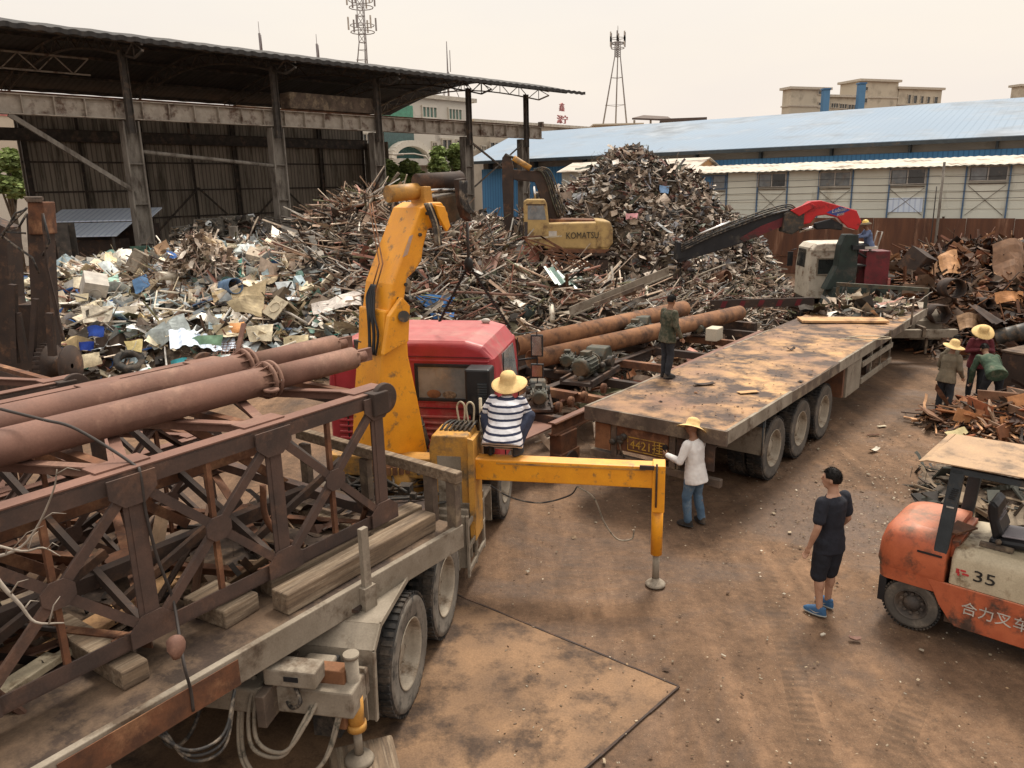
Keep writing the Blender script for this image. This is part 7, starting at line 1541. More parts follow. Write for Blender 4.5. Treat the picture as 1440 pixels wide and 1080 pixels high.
# outrigger of crane 2, striped
p, q = cx(999, 428, 2.2), cx(1144, 424, 2.2); m_ = MB(); m_.beam(p, q, .16, .26); ob2 = m_.obj('outrigger_beam', 'rust_dark', t3)
for k in range(5): m_ = MB(); c_ = p.lerp(q, .12 + k * .18); m_.slab([c_ + Vector((-.1, -.083, -.1)), c_ + Vector((.06, -.083, -.1)), c_ + Vector((.14, -.083, .1)), c_ + Vector((-.02, -.083, .1))], (0, -1, 0), .003); m_.obj('warning_stripe', 'maroon', ob2)
MB().tube([(p.x + .1, p.y, p.z + .1), (p.x + .1, p.y, .05)], .06, 12).obj('outrigger_jack', 'grime', t3)
MB().tube([cx(1206, 330, YC + .1), cx(1206, 355, YC + .1), cx(1218, 362, YC + .1)], .04, 8).b2(tuple(cx(1200, 345, YC - .15)), tuple(cx(1212, 350, YC + .1))).obj('control_stand', 'black', t3)
seat_c = cx(1222, 346, YC + .3); m_ = MB(); m_.box((seat_c.x, seat_c.y, seat_c.z - .04), (.42, .42, .08)); m_.tube([(seat_c.x + .05, seat_c.y, seat_c.z - .08), (seat_c.x + .05, seat_c.y, seat_c.z - .8)], .04, 8); m_.tube([(seat_c.x + .2, seat_c.y - .2, seat_c.z), (seat_c.x + .3, seat_c.y - .2, seat_c.z + .45), (seat_c.x + .3, seat_c.y + .2, seat_c.z + .45), (seat_c.x + .2, seat_c.y + .2, seat_c.z)], .02, 8); m_.obj('operator_seat', 'markw', t3)
MB().b2((seat_c.x - .6, seat_c.y - .2, seat_c.z - .62), (seat_c.x - .1, seat_c.y + .25, seat_c.z - .58)).obj('foot_rest', 'black', t3)
# hanging chain from the tip to the frame
tp = CF @ cx(957, 366, YC + .25); e_ = tp + Vector((.15, -.2, -1.95)); m_ = MB()
for dx in (0, .16):
    for k in range(50):
        a = Vector((dx * k / 50, 0, -1.95 * k / 50)); m_.beam(a, a + Vector((0, 0, -.032)), .03 if k % 2 else .012, .012 if k % 2 else .03)
o = m_.obj('lifting_chain', 'chain'); o.location = tp; tag(o, 'dark chain hanging from the tip of the second crane near the camouflaged man', 'chain')

# ================= EXCAVATOR =================
E0 = at(800, 350, 26); EH = 92; EF = frame((E0.x, E0.y, 0), EH); EI = EF.inverted()
ex = thing('excavator', 'faded yellow excavator standing on the scrap between the two heaps', 'excavator', (E0.x, E0.y, 2.2), EH)
TE = Matrix.Translation((0, 0, -2.2))
def ee(u, v, X=0): return EI @ pv(u, v, EF @ Vector((X, 0, 0)), EH)
def eslab(name, pts, X, th, m, bev=.02, parent=ex, seg=2):
    mb = MB(); mb.slab([ee(*q, X) for q in pts], (-1, 0, 0), th); return mb.obj(name, m, parent, bev=bev, T=TE, seg=seg)
hs = eslab('house', [(765, 314), (856, 312), (860, 318), (860, 344), (855, 352), (800, 350), (765, 350)], 0, 2.3, 'exyellow', .06, seg=3)
eslab('counterweight', [(838, 309), (858, 311), (862, 322), (862, 342), (856, 350), (838, 350)], .03, 2.36, 'exyellow', .08, seg=3)
eslab('engine_deck', [(772, 308), (840, 309), (840, 314), (772, 315)], -.6, 1.3, 'rust', .03)
eslab('lower_skirt', [(768, 349), (858, 351), (850, 357), (775, 355)], .01, 2.2, 'rust', .02)
cb_ = eslab('cab', [(736, 283), (741, 280), (766, 280), (769, 286), (772, 314), (772, 346), (737, 346)], .03, .95, 'exyellow', .05, seg=3)
eslab('side_window', [(742, 289), (765, 289), (768, 309), (742, 309)], .036, .01, 'glass2', 0, cb_)
eslab('window_frame', [(740, 287), (767, 287), (767, 288.5), (740, 288.5)], .045, .02, 'rust_dark', 0, cb_)
m_ = MB(); m_.slab([ee(734.5, 287, -.05), ee(734.5, 287, -.88), ee(735.5, 336, -.88), ee(735.5, 336, -.05)], (0, -1, 0), .02); m_.obj('windscreen', 'glass', cb_, T=TE)
eslab('door', [(737, 312), (742, 312), (742, 342), (737, 342)], .04, .02, 'glass', 0, cb_)
eslab('grab_rail', [(738, 335), (790, 331), (790, 333), (738, 337)], .2, .03, 'cream', 0)
cslab_ = eslab('body_stripe', [(768, 325), (783, 325), (783, 333), (770, 333)], .006, .006, 'markw', 0)
eslab('boom', [(716, 238), (748, 240), (760, 239), (770, 242), (778, 256), (790, 312), (770, 312), (757, 270), (752, 256), (742, 255), (716, 252)], -1.0, .42, 'rust_dark', .03, seg=2)
eslab('stick', [(706, 222), (711, 215), (717, 218), (722, 234), (722, 320), (719, 345), (711, 345), (708, 300), (706, 260)], -.98, .40, 'rust_dark', .03)
p, q = ee(722, 222, -1.0), ee(746, 237, -1.0); MB().tube([p, q], .10, 14).obj('stick_cylinder', 'yellow2', ex, T=TE)
p2 = ee(712, 218, -1.0); MB().tube([p2, p], .05, 10).obj('cylinder_rod', 'oily', ex, T=TE)
p, q = ee(751, 262, -.9), ee(753, 282, -.9); MB().tube([p, q], .05, 10).obj('boom_rod', 'chrome', ex, T=TE)
for k in range(5): MB().tube(curve_pts([ee(u + k * 2.6, v - k * .8, -.95) for u, v in ((750, 238), (762, 242), (770, 258), (778, 285), (785, 305))], 5), .028, 6).obj('hydraulic_hose', 'hose' if k % 2 else 'olive', ex, T=TE)
eslab('bucket', [(700, 345), (724, 342), (730, 360), (716, 372), (700, 362)], -.75, .9, 'rust_dark', .03)
for x in (.05, -1.9):
    m_ = MB(); n = 40; pts = []
    y0, y1, zc, rr = ee(770, 370).y, ee(868, 372).y, ee(840, 374).z, .38
    for k in range(n):
        a = k / n * 2 * math.pi; yy = (y0 + y1) / 2 + (y1 - y0) / 2 * max(-1, min(1, 1.25 * math.cos(a))); zz = zc + rr * max(-1, min(1, 1.5 * math.sin(a))); pts.append(Vector((x - .25, yy, zz)))
    for k in range(n): m_.beam(pts[k], pts[(k + 1) % n], .5, .06); m_.box(tuple(pts[k]), (.52, .07, .12))
    m_.b2((x - .4, y0 + .3, zc - .2), (x - .1, y1 - .3, zc + .2)); m_.obj('track', 'rust_dark', ex, T=TE)
a_ = ee(795, 331, .004); b_2 = ee(843, 329, .004)
text('KOMATSU', .30, TE @ TM((a_ + b_2) / 2 + Vector((.035, 0, -.03)), (0, 1, 0), (0, 0, 1)), 'markk', hs, 'lettering', .004, sx=.78)
# bent lattice piece in front of the excavator
t = thing('lattice_scrap', 'collapsed rusty lattice girder lying in front of the excavator', 'lattice', at(800, 365, 23.4)); m_ = MB(); o0 = at(800, 365, 23.4)
Lp = [(734, 334), (760, 332), (790, 352), (762, 354), (775, 362), (816, 364), (840, 385), (800, 366), (822, 372), (845, 380)]
for a, b in ((0, 1), (0, 2), (1, 2), (2, 3), (3, 4), (4, 5), (3, 5), (2, 5), (5, 6), (4, 6), (5, 9), (7, 9), (2, 7), (1, 5), (0, 3)): m_.beam(at(*Lp[a], 23.4) - o0, at(*Lp[b], 23.4) - o0, .045, .045)
m_.obj('lattice_bars', 'rust', t); m_ = MB()
for k in range(5): pa = at(740 + k * 18, 338 + k * 7, 24) - o0; m_.beam(pa, pa + Vector((.3, .4, -.5)), .04, .04)
m_.obj('lattice_struts', 'pinkrust', t)

# ================= FORKLIFT =================
K0 = (4.32, 7.51, 0); KH = 133; KF2 = frame(K0, KH); KI2 = KF2.inverted()
fk = thing('forklift', 'worn orange forklift with tan roof sheet at the right edge', 'forklift', K0, KH)
def fx(u, v, X): return KI2 @ pv(u, v, KF2 @ Vector((X, 0, 0)), KH)
WD = 1.08
# counterweight: loft of rounded rectangles
def rr_ring(y0, y1, x0, x1, z, r, n=5, rback=None):
    out = []; rb = rback or r
    for (cx_, cy_, a0, rq) in ((x1 - r, y1 - r, 0, r), (x0 + r, y1 - r, 90, r), (x0 + rb, y0 + rb, 180, rb), (x1 - rb, y0 + rb, 270, rb)):
        for k in range(n + 1):
            a = rad(a0 + 90 * k / n); out.append((cx_ + rq * math.cos(a), cy_ + rq * math.sin(a), z))
    return out
def loft(name, rings, m, parent, bev=0, smooth=False):
    mb = MB(); n = len(rings[0]); vs = [p for r in rings for p in r]
    mb.add(vs, [(i * n + k, i * n + (k + 1) % n, (i + 1) * n + (k + 1) % n, (i + 1) * n + k) for i in range(len(rings) - 1) for k in range(n)], smooth=smooth); mb.add(rings[0], [tuple(range(n))[::-1]]); mb.add(rings[-1], [tuple(range(n))])
    return mb.obj(name, m, parent, bev=bev)
y0 = -.42
loft('counterweight', [rr_ring(y0 + .0, .26, -WD, -.0, .66, .02, 5, .16), rr_ring(y0 - .02, .26, -WD - .01, .01, .70, .02, 5, .17), rr_ring(y0 - .01, .26, -WD, .0, .92, .02, 5, .19), rr_ring(y0 + .02, .26, -WD + .02, -.02, 1.05, .02, 5, .22), rr_ring(y0 + .08, .26, -WD + .07, -.07, 1.13, .02, 5, .24), rr_ring(y0 + .18, .26, -WD + .16, -.16, 1.165, .02, 5, .26)], 'orange', fk, 0, True)
loft('counterweight_base', [rr_ring(y0 + .02, .24, -WD + .01, -.01, .52, .02, 5, .12), rr_ring(y0 + .0, .24, -WD, .0, .66, .02, 5, .16)], 'rust_dark' if False else 'orange', fk, 0, True)
m_ = MB(); m_.b2((-WD + .08, y0 + .04, .22), (-.03, y0 + .12, .52)); m_.b2((-WD + .3, y0 + .1, .25), (-.32, .3, .52)); m_.obj('rear_axle_frame', 'black', fk, bev=.01)
m_ = MB(); m_.b2((-.01, -.02, .93), (.008, .22, .95)); m_.obj('panel_gap', 'black', fk)
for x, sd_ in ((-.12, 1), (-WD + .12, -1)): wheel(fk, (x, -.03, .28), .285, .2, sd_, 'tyre_mid', 'rimd', .05)
# side plate with wheel arch
sp_ = [(.10, .64), (.16, .56), (.24, .40), (.36, .24), (.42, .20), (2.1, .20), (2.1, .66), (.10, .66)]
for X, th in ((-.0, .03), (-WD, .03)):
    m_ = MB(); m_.slab([(X if X == 0 else X, a, b) for a, b in sp_], (-1 if X == 0 else 1, 0, 0), th); so_ = m_.obj('side_plate', 'orange', fk, bev=.008)
    if X == 0: side_plate = so_
m_ = MB(); m_.b2((-WD + .05, .3, .2), (-.05, 2.1, .62)); m_.obj('chassis', 'rust_dark', fk)
loft('engine_cover', [rr_ring(.30, 1.35, -WD + .02, -.02, .665, .03), rr_ring(.30, 1.35, -WD + .02, -.02, .95, .05), rr_ring(.31, 1.34, -WD + .05, -.05, 1.03, .07), rr_ring(.36, 1.30, -WD + .14, -.14, 1.07, .08)], 'cream', fk, 0, True)
MB().b2((-WD + .15, .26, .9), (-.15, .34, 1.10)).obj('hood_bulkhead', 'orange', fk, bev=.01)
MB().slab([(-.12, .2, 1.17), (-.12, .30, 1.17), (-.5, .42, 1.14), (-.5, .22, 1.17)], (0, 0, 1), .02).obj('hinge_plate', 'rust', fk)
t35 = text('35', .17, TM(Vector((.004 - .02, .62, .82)), (0, 1, 0), (0, 0, 1)), 'markk', fk, 'capacity_number', .004, sx=1.3); 
lg = MB(); random.seed(1)
for (a, b, w_, h_) in ((.36, .83, .03, .05), (.40, .845, .05, .02), (.42, .81, .06, .02), (.375, .80, .02, .04)): lg.b2((-.02, a, b - h_ / 2), (-.014, a + w_, b + h_ / 2))
lg.obj('maker_emblem', 'markr', fk)
text('合力叉车', .155, TM(Vector((.003, .76, .44)), (0, 1, 0), (0, 0, 1)), 'markw', side_plate, 'side_lettering', .003)
# overhead guard
for x in (-.04, -WD + .04):
    m_ = MB(); m_.beam((x, .17, .68), (x, .26, 1.93), .06, .13, upv=Vector((0, 1, 0))); po = m_.obj('guard_post', 'slate', fk, bev=.012)
    m_ = MB(); m_.beam((x, 2.0, .5), (x, 1.75, 1.93), .06, .1, upv=Vector((0, 1, 0))); m_.obj('guard_post', 'slate', fk, bev=.012)
sl_ = MB()
for k in range(6): sl_.b2((-.008, .205 + .006 * k, 1.60 + k * .022), (-.003, .265 + .006 * k, 1.608 + k * .022))
sl_.obj('vent_slots', 'black', fk)
MB().b2((-.008, .20, 1.50), (-.003, .27, 1.515)).obj('sticker', 'markw', fk)
m_ = MB(); m_.slab([(.02, -.04, 1.96), (.02, 2.0, 2.0), (-WD - .02, 2.0, 2.0), (-WD - .02, -.02, 1.96)], (0, 0, 1), .012); rf_ = m_.obj('roof_sheet', 'guardroof', fk)
m_ = MB(); m_.slab([(.03, -.10, 1.935), (.03, -.03, 1.96), (-WD - .03, -.03, 1.96), (-WD - .03, -.10, 1.94)], (0, 0, 1), .012); m_.obj('roof_lip', 'guardroof', rf_)
m_ = MB()
for x in (-.04, -WD + .04): m_.b2((x - .03, .2, 1.88), (x + .03, 1.8, 1.94))
for y in (.22, .8, 1.3, 1.78): m_.b2((-WD + .05, y, 1.885), (-.05, y + .05, 1.935))
m_.obj('guard_frame', 'slate', fk)
# seat, levers, wheel
sc_ = (-.52, .78)
m_ = MB(); m_.slab([(sc_[0] - .22, .56, 1.06), (sc_[0] + .22, .56, 1.06), (sc_[0] + .22, 1.1, 1.12), (sc_[0] - .22, 1.1, 1.12)], (0, 0, 1), .10); m_.obj('seat_base', 'seatv', fk, bev=.04)
m_ = MB(); m_.slab([(sc_[0] - .17, .66, 1.175), (sc_[0] + .17, .66, 1.175), (sc_[0] + .17, 1.06, 1.215), (sc_[0] - .17, 1.06, 1.215)], (0, 0, 1), .03); m_.obj('seat_cushion', 'seatg', fk, bev=.015)
m_ = MB(); prf = [(.60, 1.12), (.56, 1.25), (.51, 1.42), (.51, 1.52), (.55, 1.55), (.60, 1.50), (.62, 1.36), (.68, 1.22)]
m_.slab([(sc_[0] - .2, a, b) for a, b in prf], (1, 0, 0), .4); sb = m_.obj('seat_back', 'seatv', fk, bev=.04)
for k in range(5): MB().b2((sc_[0] - .14, .605 + k * .008, 1.25 + k * .05), (sc_[0] + .14, .63 + k * .002, 1.262 + k * .05)).obj('seat_rib', 'seatg', sb)
m_ = MB(); m_.tube([(sc_[0] - .3, .55, 1.1), (sc_[0] - .3, .5, 1.2), (sc_[0] - .1, .48, 1.25)], .015, 6); m_.b2((sc_[0] + .24, .5, 1.08), (sc_[0] + .3, .8, 1.12)); m_.ell((sc_[0] + .27, .66, 1.16), (.03, .03, .03)); m_.obj('seat_frame', 'grime', fk)
m_ = MB(); m_.tube([(sc_[0], 1.75, .9), (sc_[0], 1.45, 1.3)], .03, 8); m_.lathe([(.15, -.012), (.172, 0), (.15, .012), (.138, 0)], Matrix.Translation((sc_[0], 1.43, 1.32)) @ Matrix.Rotation(rad(35), 4, 'X'), 24, closed=True); m_.obj('steering_wheel', 'black', fk)
MB().b2((-WD + .05, 1.7, .62), (-.05, 2.05, 1.05)).obj('dashboard', 'orange', fk, bev=.03)
for x, sd_ in ((-.1, 1), (-WD + .1, -1)): wheel(fk, (x, 1.75, .36), .36, .24, sd_, 'tyre_mid', 'rimd', .06)
m_ = MB()
for x in (-.3, -WD + .3): m_.b2((x - .05, 2.15, .1), (x + .05, 2.27, 2.2))
for z in (.3, 1.2, 2.1): m_.b2((-WD + .3, 2.16, z), (-.3, 2.24, z + .1))
m_.obj('mast', 'slate', fk)
for x in (-.35, -WD + .35): MB().b2((x - .05, 2.28, .08), (x + .05, 3.2, .12)).obj('fork', 'slate', fk)
MB().b2((-WD + .2, 2.27, .3), (-.2, 2.31, .7)).obj('fork_carriage', 'slate', fk)
# ================= PEOPLE =================
def limb(mb, a, b, r0, r1, n=12, flat=1.0):
    mb.tube([a, (Vector(a) * 2 + Vector(b)) / 3, (Vector(a) + Vector(b) * 2) / 3, b], [r0, r0 * .97 + .0, (r0 + 2 * r1) / 3, r1], n); mb.ell(tuple(a), (r0,) * 3, None, 0, n, 7); mb.ell(tuple(b), (r1,) * 3, None, 0, n, 7)
def torso(mb, pel, chest, neck, right, rr, n=20):
    # rings of ellipses between pelvis and neck
    pel, chest, neck = Vector(pel), Vector(chest), Vector(neck); R_ = Vector(right).normalized()
    pts = [pel - (chest - pel) * .28, pel, pel.lerp(chest, .45), chest, chest.lerp(neck, .55), neck]
    vs = []
    for p, (a, b) in zip(pts, rr):
        ax_ = (chest - pel).normalized(); f = ax_.cross(R_).normalized(); r_ = f.cross(ax_).normalized()
        for k in range(n): t = 2 * math.pi * k / n; vs.append(p + r_ * a * math.cos(t) + f * b * math.sin(t))
    m = len(pts); mb.add(vs, [(i * n + k, i * n + (k + 1) % n, (i + 1) * n + (k + 1) % n, (i + 1) * n + k) for i in range(m - 1) for k in range(n)] + [tuple(range(n))[::-1], tuple(range((m - 1) * n, m * n))])
FOLD = bpy.data.textures.new('folds', 'CLOUDS'); FOLD.noise_scale = .11; FOLD.noise_depth = 2
def folds(o, st=.02):
    d = o.modifiers.new('folds', 'DISPLACE'); d.texture = FOLD; d.strength = st; d.mid_level = .35; d.texture_coords = 'LOCAL'; return o
def remesh(o, vox, it=6, fac=.5):
    r = o.modifiers.new('skin', 'REMESH'); r.mode = 'VOXEL'; r.voxel_size = vox; r.use_smooth_shade = True
    s = o.modifiers.new('soft', 'SMOOTH'); s.iterations = it; s.factor = fac; return o
def person(lab, O, h, sc=1.0, lean=0, hipz=.90, arms=None, legs=None, headturn=0, headtilt=0, top='tee_black', bottom='shorts', sleeve=.45, trouser=1.0, shoe='shoe', hat=None, hattilt=(0, 0), skin='skin', glove=None, hem=.0, group=None, hair=True, look=None, z0=0, twist=0, tail=None, fat=1.0):
    """local frame: facing +Y, +X to the person's right. arms/legs: joint positions in metres for a 1.70 m person"""
    t = thing('person', lab, 'person', (O[0], O[1], O[2] if len(O) > 2 else 0), h, group); t.scale = (sc, sc, sc)
    la = rad(lean); pel = Vector((0, 0, hipz)); d = Vector((0, math.sin(la), math.cos(la)))
    chest = pel + d * .36; neck = pel + d * .53; shc = pel + d * .46
    tw = Matrix.Rotation(twist, 3, 'Z'); rt_ = tw @ Vector((1, 0, 0))
    SHL, SHR = shc - rt_ * .175, shc + rt_ * .175
    A = dict(L=((-.24, .02, .28 - .46 + hipz + .10), (-.27, .08, hipz - .06)), R=((.24, .02, hipz - .08 + .0), (.27, .08, hipz - .06)))
    A = dict(L=((-.235, -.02, hipz + .19), (-.26, .06, hipz - .04)), R=((.235, -.02, hipz + .19), (.26, .06, hipz - .04)))
    if arms: A.update(arms)
    Lg = dict(L=((-.10, .01, .48), (-.11, -.02, .08), 0), R=((.10, .01, .48), (.11, -.02, .08), 0))
    if legs: Lg.update(legs)
    hn = neck + d * .045 + Vector((0, .02, 0)); hd_ = Matrix.Rotation(headturn, 3, 'Z') @ Matrix.Rotation(headtilt, 3, 'X')
    hc = hn + (Vector((0, math.sin(la) * .5, 1)).normalized() * .108) + hd_ @ Vector((0, .015, 0))
    def H3(x, y, z): return hc + hd_ @ Vector((x, y, z))
    HT = Matrix.Translation(hc) @ hd_.to_4x4()
    b = MB(); torso(b, pel, chest, neck, rt_, [(.10, .08), (.155 * fat, .105 * fat), (.135 * fat, .10 * fat), (.165 * fat, .11 * fat), (.13, .085), (.06, .06)])
    limb(b, neck - d * .03, hn + Vector((0, 0, .03)), .062, .055)
    b.ell((0, .0, .012), (.074, .094, .108), HT, 0, 18, 12); b.ell((0, .03, -.055), (.052, .058, .062), HT, 0, 14, 9)
    b.ell((0, .098, -.008), (.014, .022, .022), HT, 0, 8, 6); b.ell((0, .088, .012), (.010, .014, .03), HT, 0, 8, 6); b.ell((0, .082, .032), (.045, .018, .012), HT, 0, 10, 6)
    b.ell((0, .086, -.048), (.024, .014, .010), HT, 0, 8, 6)
    for s in (-1, 1): b.ell((s * .076, -.005, -.005), (.012, .02, .032), HT, 0, 8, 6)
    for k, sh, s in (('L', SHL, -1), ('R', SHR, 1)):
        el, wr = Vector(A[k][0]), Vector(A[k][1]); limb(b, sh, el, .05, .04); limb(b, el, wr, .040, .026)
        hdv = (wr - el).normalized(); side = hdv.cross(Vector((0, 0, 1))); side = side.normalized() if side.length > .1 else Vector((1, 0, 0)); side = Vector((0, 1, 0)).cross(hdv).normalized() if abs(hdv.y) < .8 else Vector((1, 0, 0))
        fwd = side.cross(hdv).normalized(); curl = A[k][2] if len(A[k]) > 2 else .35
        pm = wr + hdv * .045
        Tm = Matrix(((side.x, fwd.x, hdv.x, pm.x), (side.y, fwd.y, hdv.y, pm.y), (side.z, fwd.z, hdv.z, pm.z), (0, 0, 0, 1)))
        b.ell((0, 0, 0), (.017, .040, .052), Tm, 0, 10, 7)
        for j, (off, ln) in enumerate(((-.030, .052), (-.010, .068), (.011, .074), (.031, .066))):
            p0 = Tm @ Vector((0, off, .040)); dd_ = (hdv * math.cos(curl) - side * s * math.sin(curl)); d2 = (hdv * math.cos(curl * 2.1) - side * s * math.sin(curl * 2.1))
            p1 = p0 + dd_ * ln * .5; p2 = p1 + d2 * ln * .5; b.tube([p0, p1, p2], [.0095, .009, .0075], 7)
        p0 = Tm @ Vector((0, .034, -.012)); p1 = p0 + (fwd * .7 + hdv * .5 - side * s * .35).normalized() * .034; p2 = p1 + (hdv * .85 + fwd * .2 - side * s * .35).normalized() * .028; b.tube([p0, p1, p2], [.012, .0105, .009], 7)
    hips = {'L': pel + Vector((-.085, 0, -.02)), 'R': pel + Vector((.085, 0, -.02))}
    for k in 'LR':
        kn, an = Vector(Lg[k][0]), Vector(Lg[k][1]); limb(b, hips[k], kn, .085, .055); limb(b, kn, an, .052, .036)
        b.ell(tuple(kn.lerp(an, .3) + Vector((0, -.018, 0))), (.05, .05, .10), None, 0, 10, 7)
        fa = Lg[k][2]; fd = Vector((math.sin(fa), math.cos(fa), 0)); limb(b, an, an + fd * .11 + Vector((0, 0, -.045)), .034, .028)
    body = remesh(b.obj('body', skin, t), .0085, 4)
    # ---- clothes ----
    tp_ = MB(); e_ = .018; torso(tp_, pel + d * hem, chest, neck - d * .02, rt_, [(.192 * fat + e_, .150 * fat + e_), (.184 * fat + e_, .138 * fat + e_), (.150 * fat + e_, .110 * fat + e_), (.172 * fat + e_, .115 * fat + e_), (.145 + e_, .09 + e_), (.072, .07)])
    for k, sh in (('L', SHL), ('R', SHR)):
        el, wr = Vector(A[k][0]), Vector(A[k][1])
        if sleeve <= .5: e1 = sh.lerp(el, sleeve * 1.6); limb(tp_, sh + Vector((0, 0, -.006)), e1, .071, .066)
        else: limb(tp_, sh + Vector((0, 0, -.006)), el, .070, .056); limb(tp_, el, el.lerp(wr, (sleeve - .5) * 2), .056, .042)
    folds(remesh(tp_.obj('shirt', top, t), .011, 5))
    bt = MB(); torso(bt, pel - d * .02, pel + d * .10, pel + d * .16, (1, 0, 0), [(.14 * fat, .115 * fat), (.165 * fat, .12 * fat), (.16 * fat, .118 * fat), (.15 * fat, .11 * fat), (.14, .10), (.12, .09)])
    for k in 'LR':
        kn, an = Vector(Lg[k][0]), Vector(Lg[k][1]); 
        if trouser >= 1: limb(bt, hips[k], kn, .103, .073); limb(bt, kn, an.lerp(kn, .06), .072, .06)
        else: limb(bt, hips[k], hips[k].lerp(kn, .5), .108, .10); limb(bt, hips[k].lerp(kn, .5), kn + (an - kn) * .03, .10, .085)
    folds(remesh(bt.obj('trousers' if trouser >= 1 else 'shorts', bottom, t), .011, 5))
    for k in 'LR':
        an = Vector(Lg[k][1]); fa = Lg[k][2]; fd = Vector((math.sin(fa), math.cos(fa), 0)); T_ = Matrix.Translation((an.x, an.y, an.z - .08)) @ Matrix.Rotation(-fa, 4, 'Z')
        s_ = MB(); n = 16
        for z, q in ((.012, 1.0), (.045, .98), (.075, .80), (.10, .56)): pass
        rings = []
        for z, q, y_ in ((.018, 1.0, .05), (.04, 1.0, .05), (.065, .86, .035), (.085, .66, .015), (.105, .5, -.01)):
            rings.append([((.047 * min(1, q * 1.1)) * math.cos(2 * math.pi * i / n), y_ + (.135 * q) * math.sin(2 * math.pi * i / n), z) for i in range(n)])
        s_.add([p for r in rings for p in r], [(i * n + j, i * n + (j + 1) % n, (i + 1) * n + (j + 1) % n, (i + 1) * n + j) for i in range(4) for j in range(n)] + [tuple(range(4 * n, 5 * n))], smooth=True, T=T_)
        so_ = s_.obj('shoe', shoe, t); s2 = MB(); s2.lathe([(.001, 0), (.046, 0), (.05, .008), (.05, .02), (.001, .022)], T_ @ Matrix.Translation((0, .05, 0)) @ Matrix.Diagonal((1, 2.8, 1, 1)), 20); s2.obj('sole', 'sole' if shoe == 'sneaker' else 'black', so_)
        if shoe == 'sneaker':
            for sx in (-1, 1):
                sw = MB(); sw.add([T_ @ Vector(p) for p in ((sx * .0485, -.03, .062), (sx * .0505, .01, .036), (sx * .050, .04, .036), (sx * .046, .10, .056), (sx * .0505, .035, .046), (sx * .0505, .012, .046))], [(0, 1, 5), (1, 2, 4, 5), (2, 3, 4)]); sw.obj('side_mark', 'markw', so_)
    if glove:
        for k in 'LR':
            el, wr = Vector(A[k][0]), Vector(A[k][1]); g = MB(); g.tube([el.lerp(wr, .75), wr], [.040, .036], 12); g.obj('glove_cuff', glove, t)
    if hair:
        hm = MB(); n = 22; vs = []; m = 8
        for i in range(m + 1):
            a = math.pi * .56 * i / m
            for k in range(n):
                bb = 2 * math.pi * k / n; fr_ = math.sin(bb)      # +1 at the front
                aa = a * (.62 if fr_ > .55 else (.85 if fr_ > 0 else 1.12)); rr_ = 1.0 + .05 * noise.noise(Vector((i * .9, k * .9, 2)))
                vs.append((.082 * rr_ * math.sin(aa) * math.cos(bb), -.004 + .103 * rr_ * math.sin(aa) * math.sin(bb), .016 + .115 * rr_ * math.cos(aa)))
        hm.add(vs, [(i * n + k, (i + 1) * n + k, (i + 1) * n + (k + 1) % n, i * n + (k + 1) % n) for i in range(m) for k in range(n)], smooth=True, T=HT)
        for q_ in range(1100 if hat is None else 0):
            a = math.acos(random.uniform(.12, 1)); bb = random.uniform(0, 6.283); aa = a * (.70 if math.sin(bb) > .4 else 1.1); p_ = Vector((.082 * math.sin(aa) * math.cos(bb), -.004 + .102 * math.sin(aa) * math.sin(bb), .016 + .113 * math.cos(aa))); o_ = (p_ - Vector((0, 0, .0))).normalized(); s1 = Vector((random.gauss(0, .006), random.gauss(0, .006), random.gauss(0, .004))); hm.add([HT @ (p_ + s1), HT @ (p_ - s1), HT @ (p_ + o_ * random.uniform(.002, .008) + s1 * 2)], [(0, 1, 2)]); ho = hm.obj('hair', 'hair', t)
    ey = MB()
    for s in (-1, 1): ey.ell((s * .03, .086, .018), (.012, .006, .007), HT, 0, 8, 6)
    ey.obj('eyes', 'eye', t); li = MB(); li.ell((0, .098, -.046), (.02, .004, .005), HT, 0, 8, 5); li.obj('mouth', 'lip', t)
    if hat == 'straw':
        q = MB(); RT = HT @ Matrix.Rotation(hattilt[0], 4, 'X') @ Matrix.Rotation(hattilt[1], 4, 'Y') @ Matrix.Translation((0, -.01, .035)) @ Matrix.Scale(1.1, 4)
        n = 36; prof = [(.001, .115), (.04, .112), (.075, .095), (.092, .06), (.098, .0), (.13, -.012), (.18, -.03), (.205, -.042), (.207, -.046), (.18, -.036), (.13, -.020), (.094, -.006), (.088, .05), (.07, .088), (.001, .108)]
        vs = []
        for r, z in prof:
            for k in range(n): a = 2 * math.pi * k / n; w_ = 1 + .04 * math.sin(3 * a + 1) * (r > .12); vs.append((r * w_ * math.cos(a), r * w_ * math.sin(a), z + (.012 * math.sin(2 * a + .6) if r > .15 else 0)))
        q.add(vs, [(i * n + k, i * n + (k + 1) % n, (i + 1) * n + (k + 1) % n, (i + 1) * n + k) for i in range(len(prof) - 1) for k in range(n)], smooth=True, T=RT); q.obj('straw_hat', 'straw', t)
    if hat == 'helmet':
        q = MB(); q.lathe([(.001, .125), (.05, .118), (.09, .08), (.105, .02), (.15, .0), (.155, -.008), (.10, -.008), (.098, .0)], HT @ Matrix.Translation((0, 0, .045)), 28); q.obj('helmet', 'helmet', t)
        q = MB(); q.lathe([(.11, .03), (.19, -.03), (.19, -.04), (.10, .0)], HT @ Matrix.Translation((0, 0, .045)), 28); q.obj('sun_brim', 'tan', t)
    return t
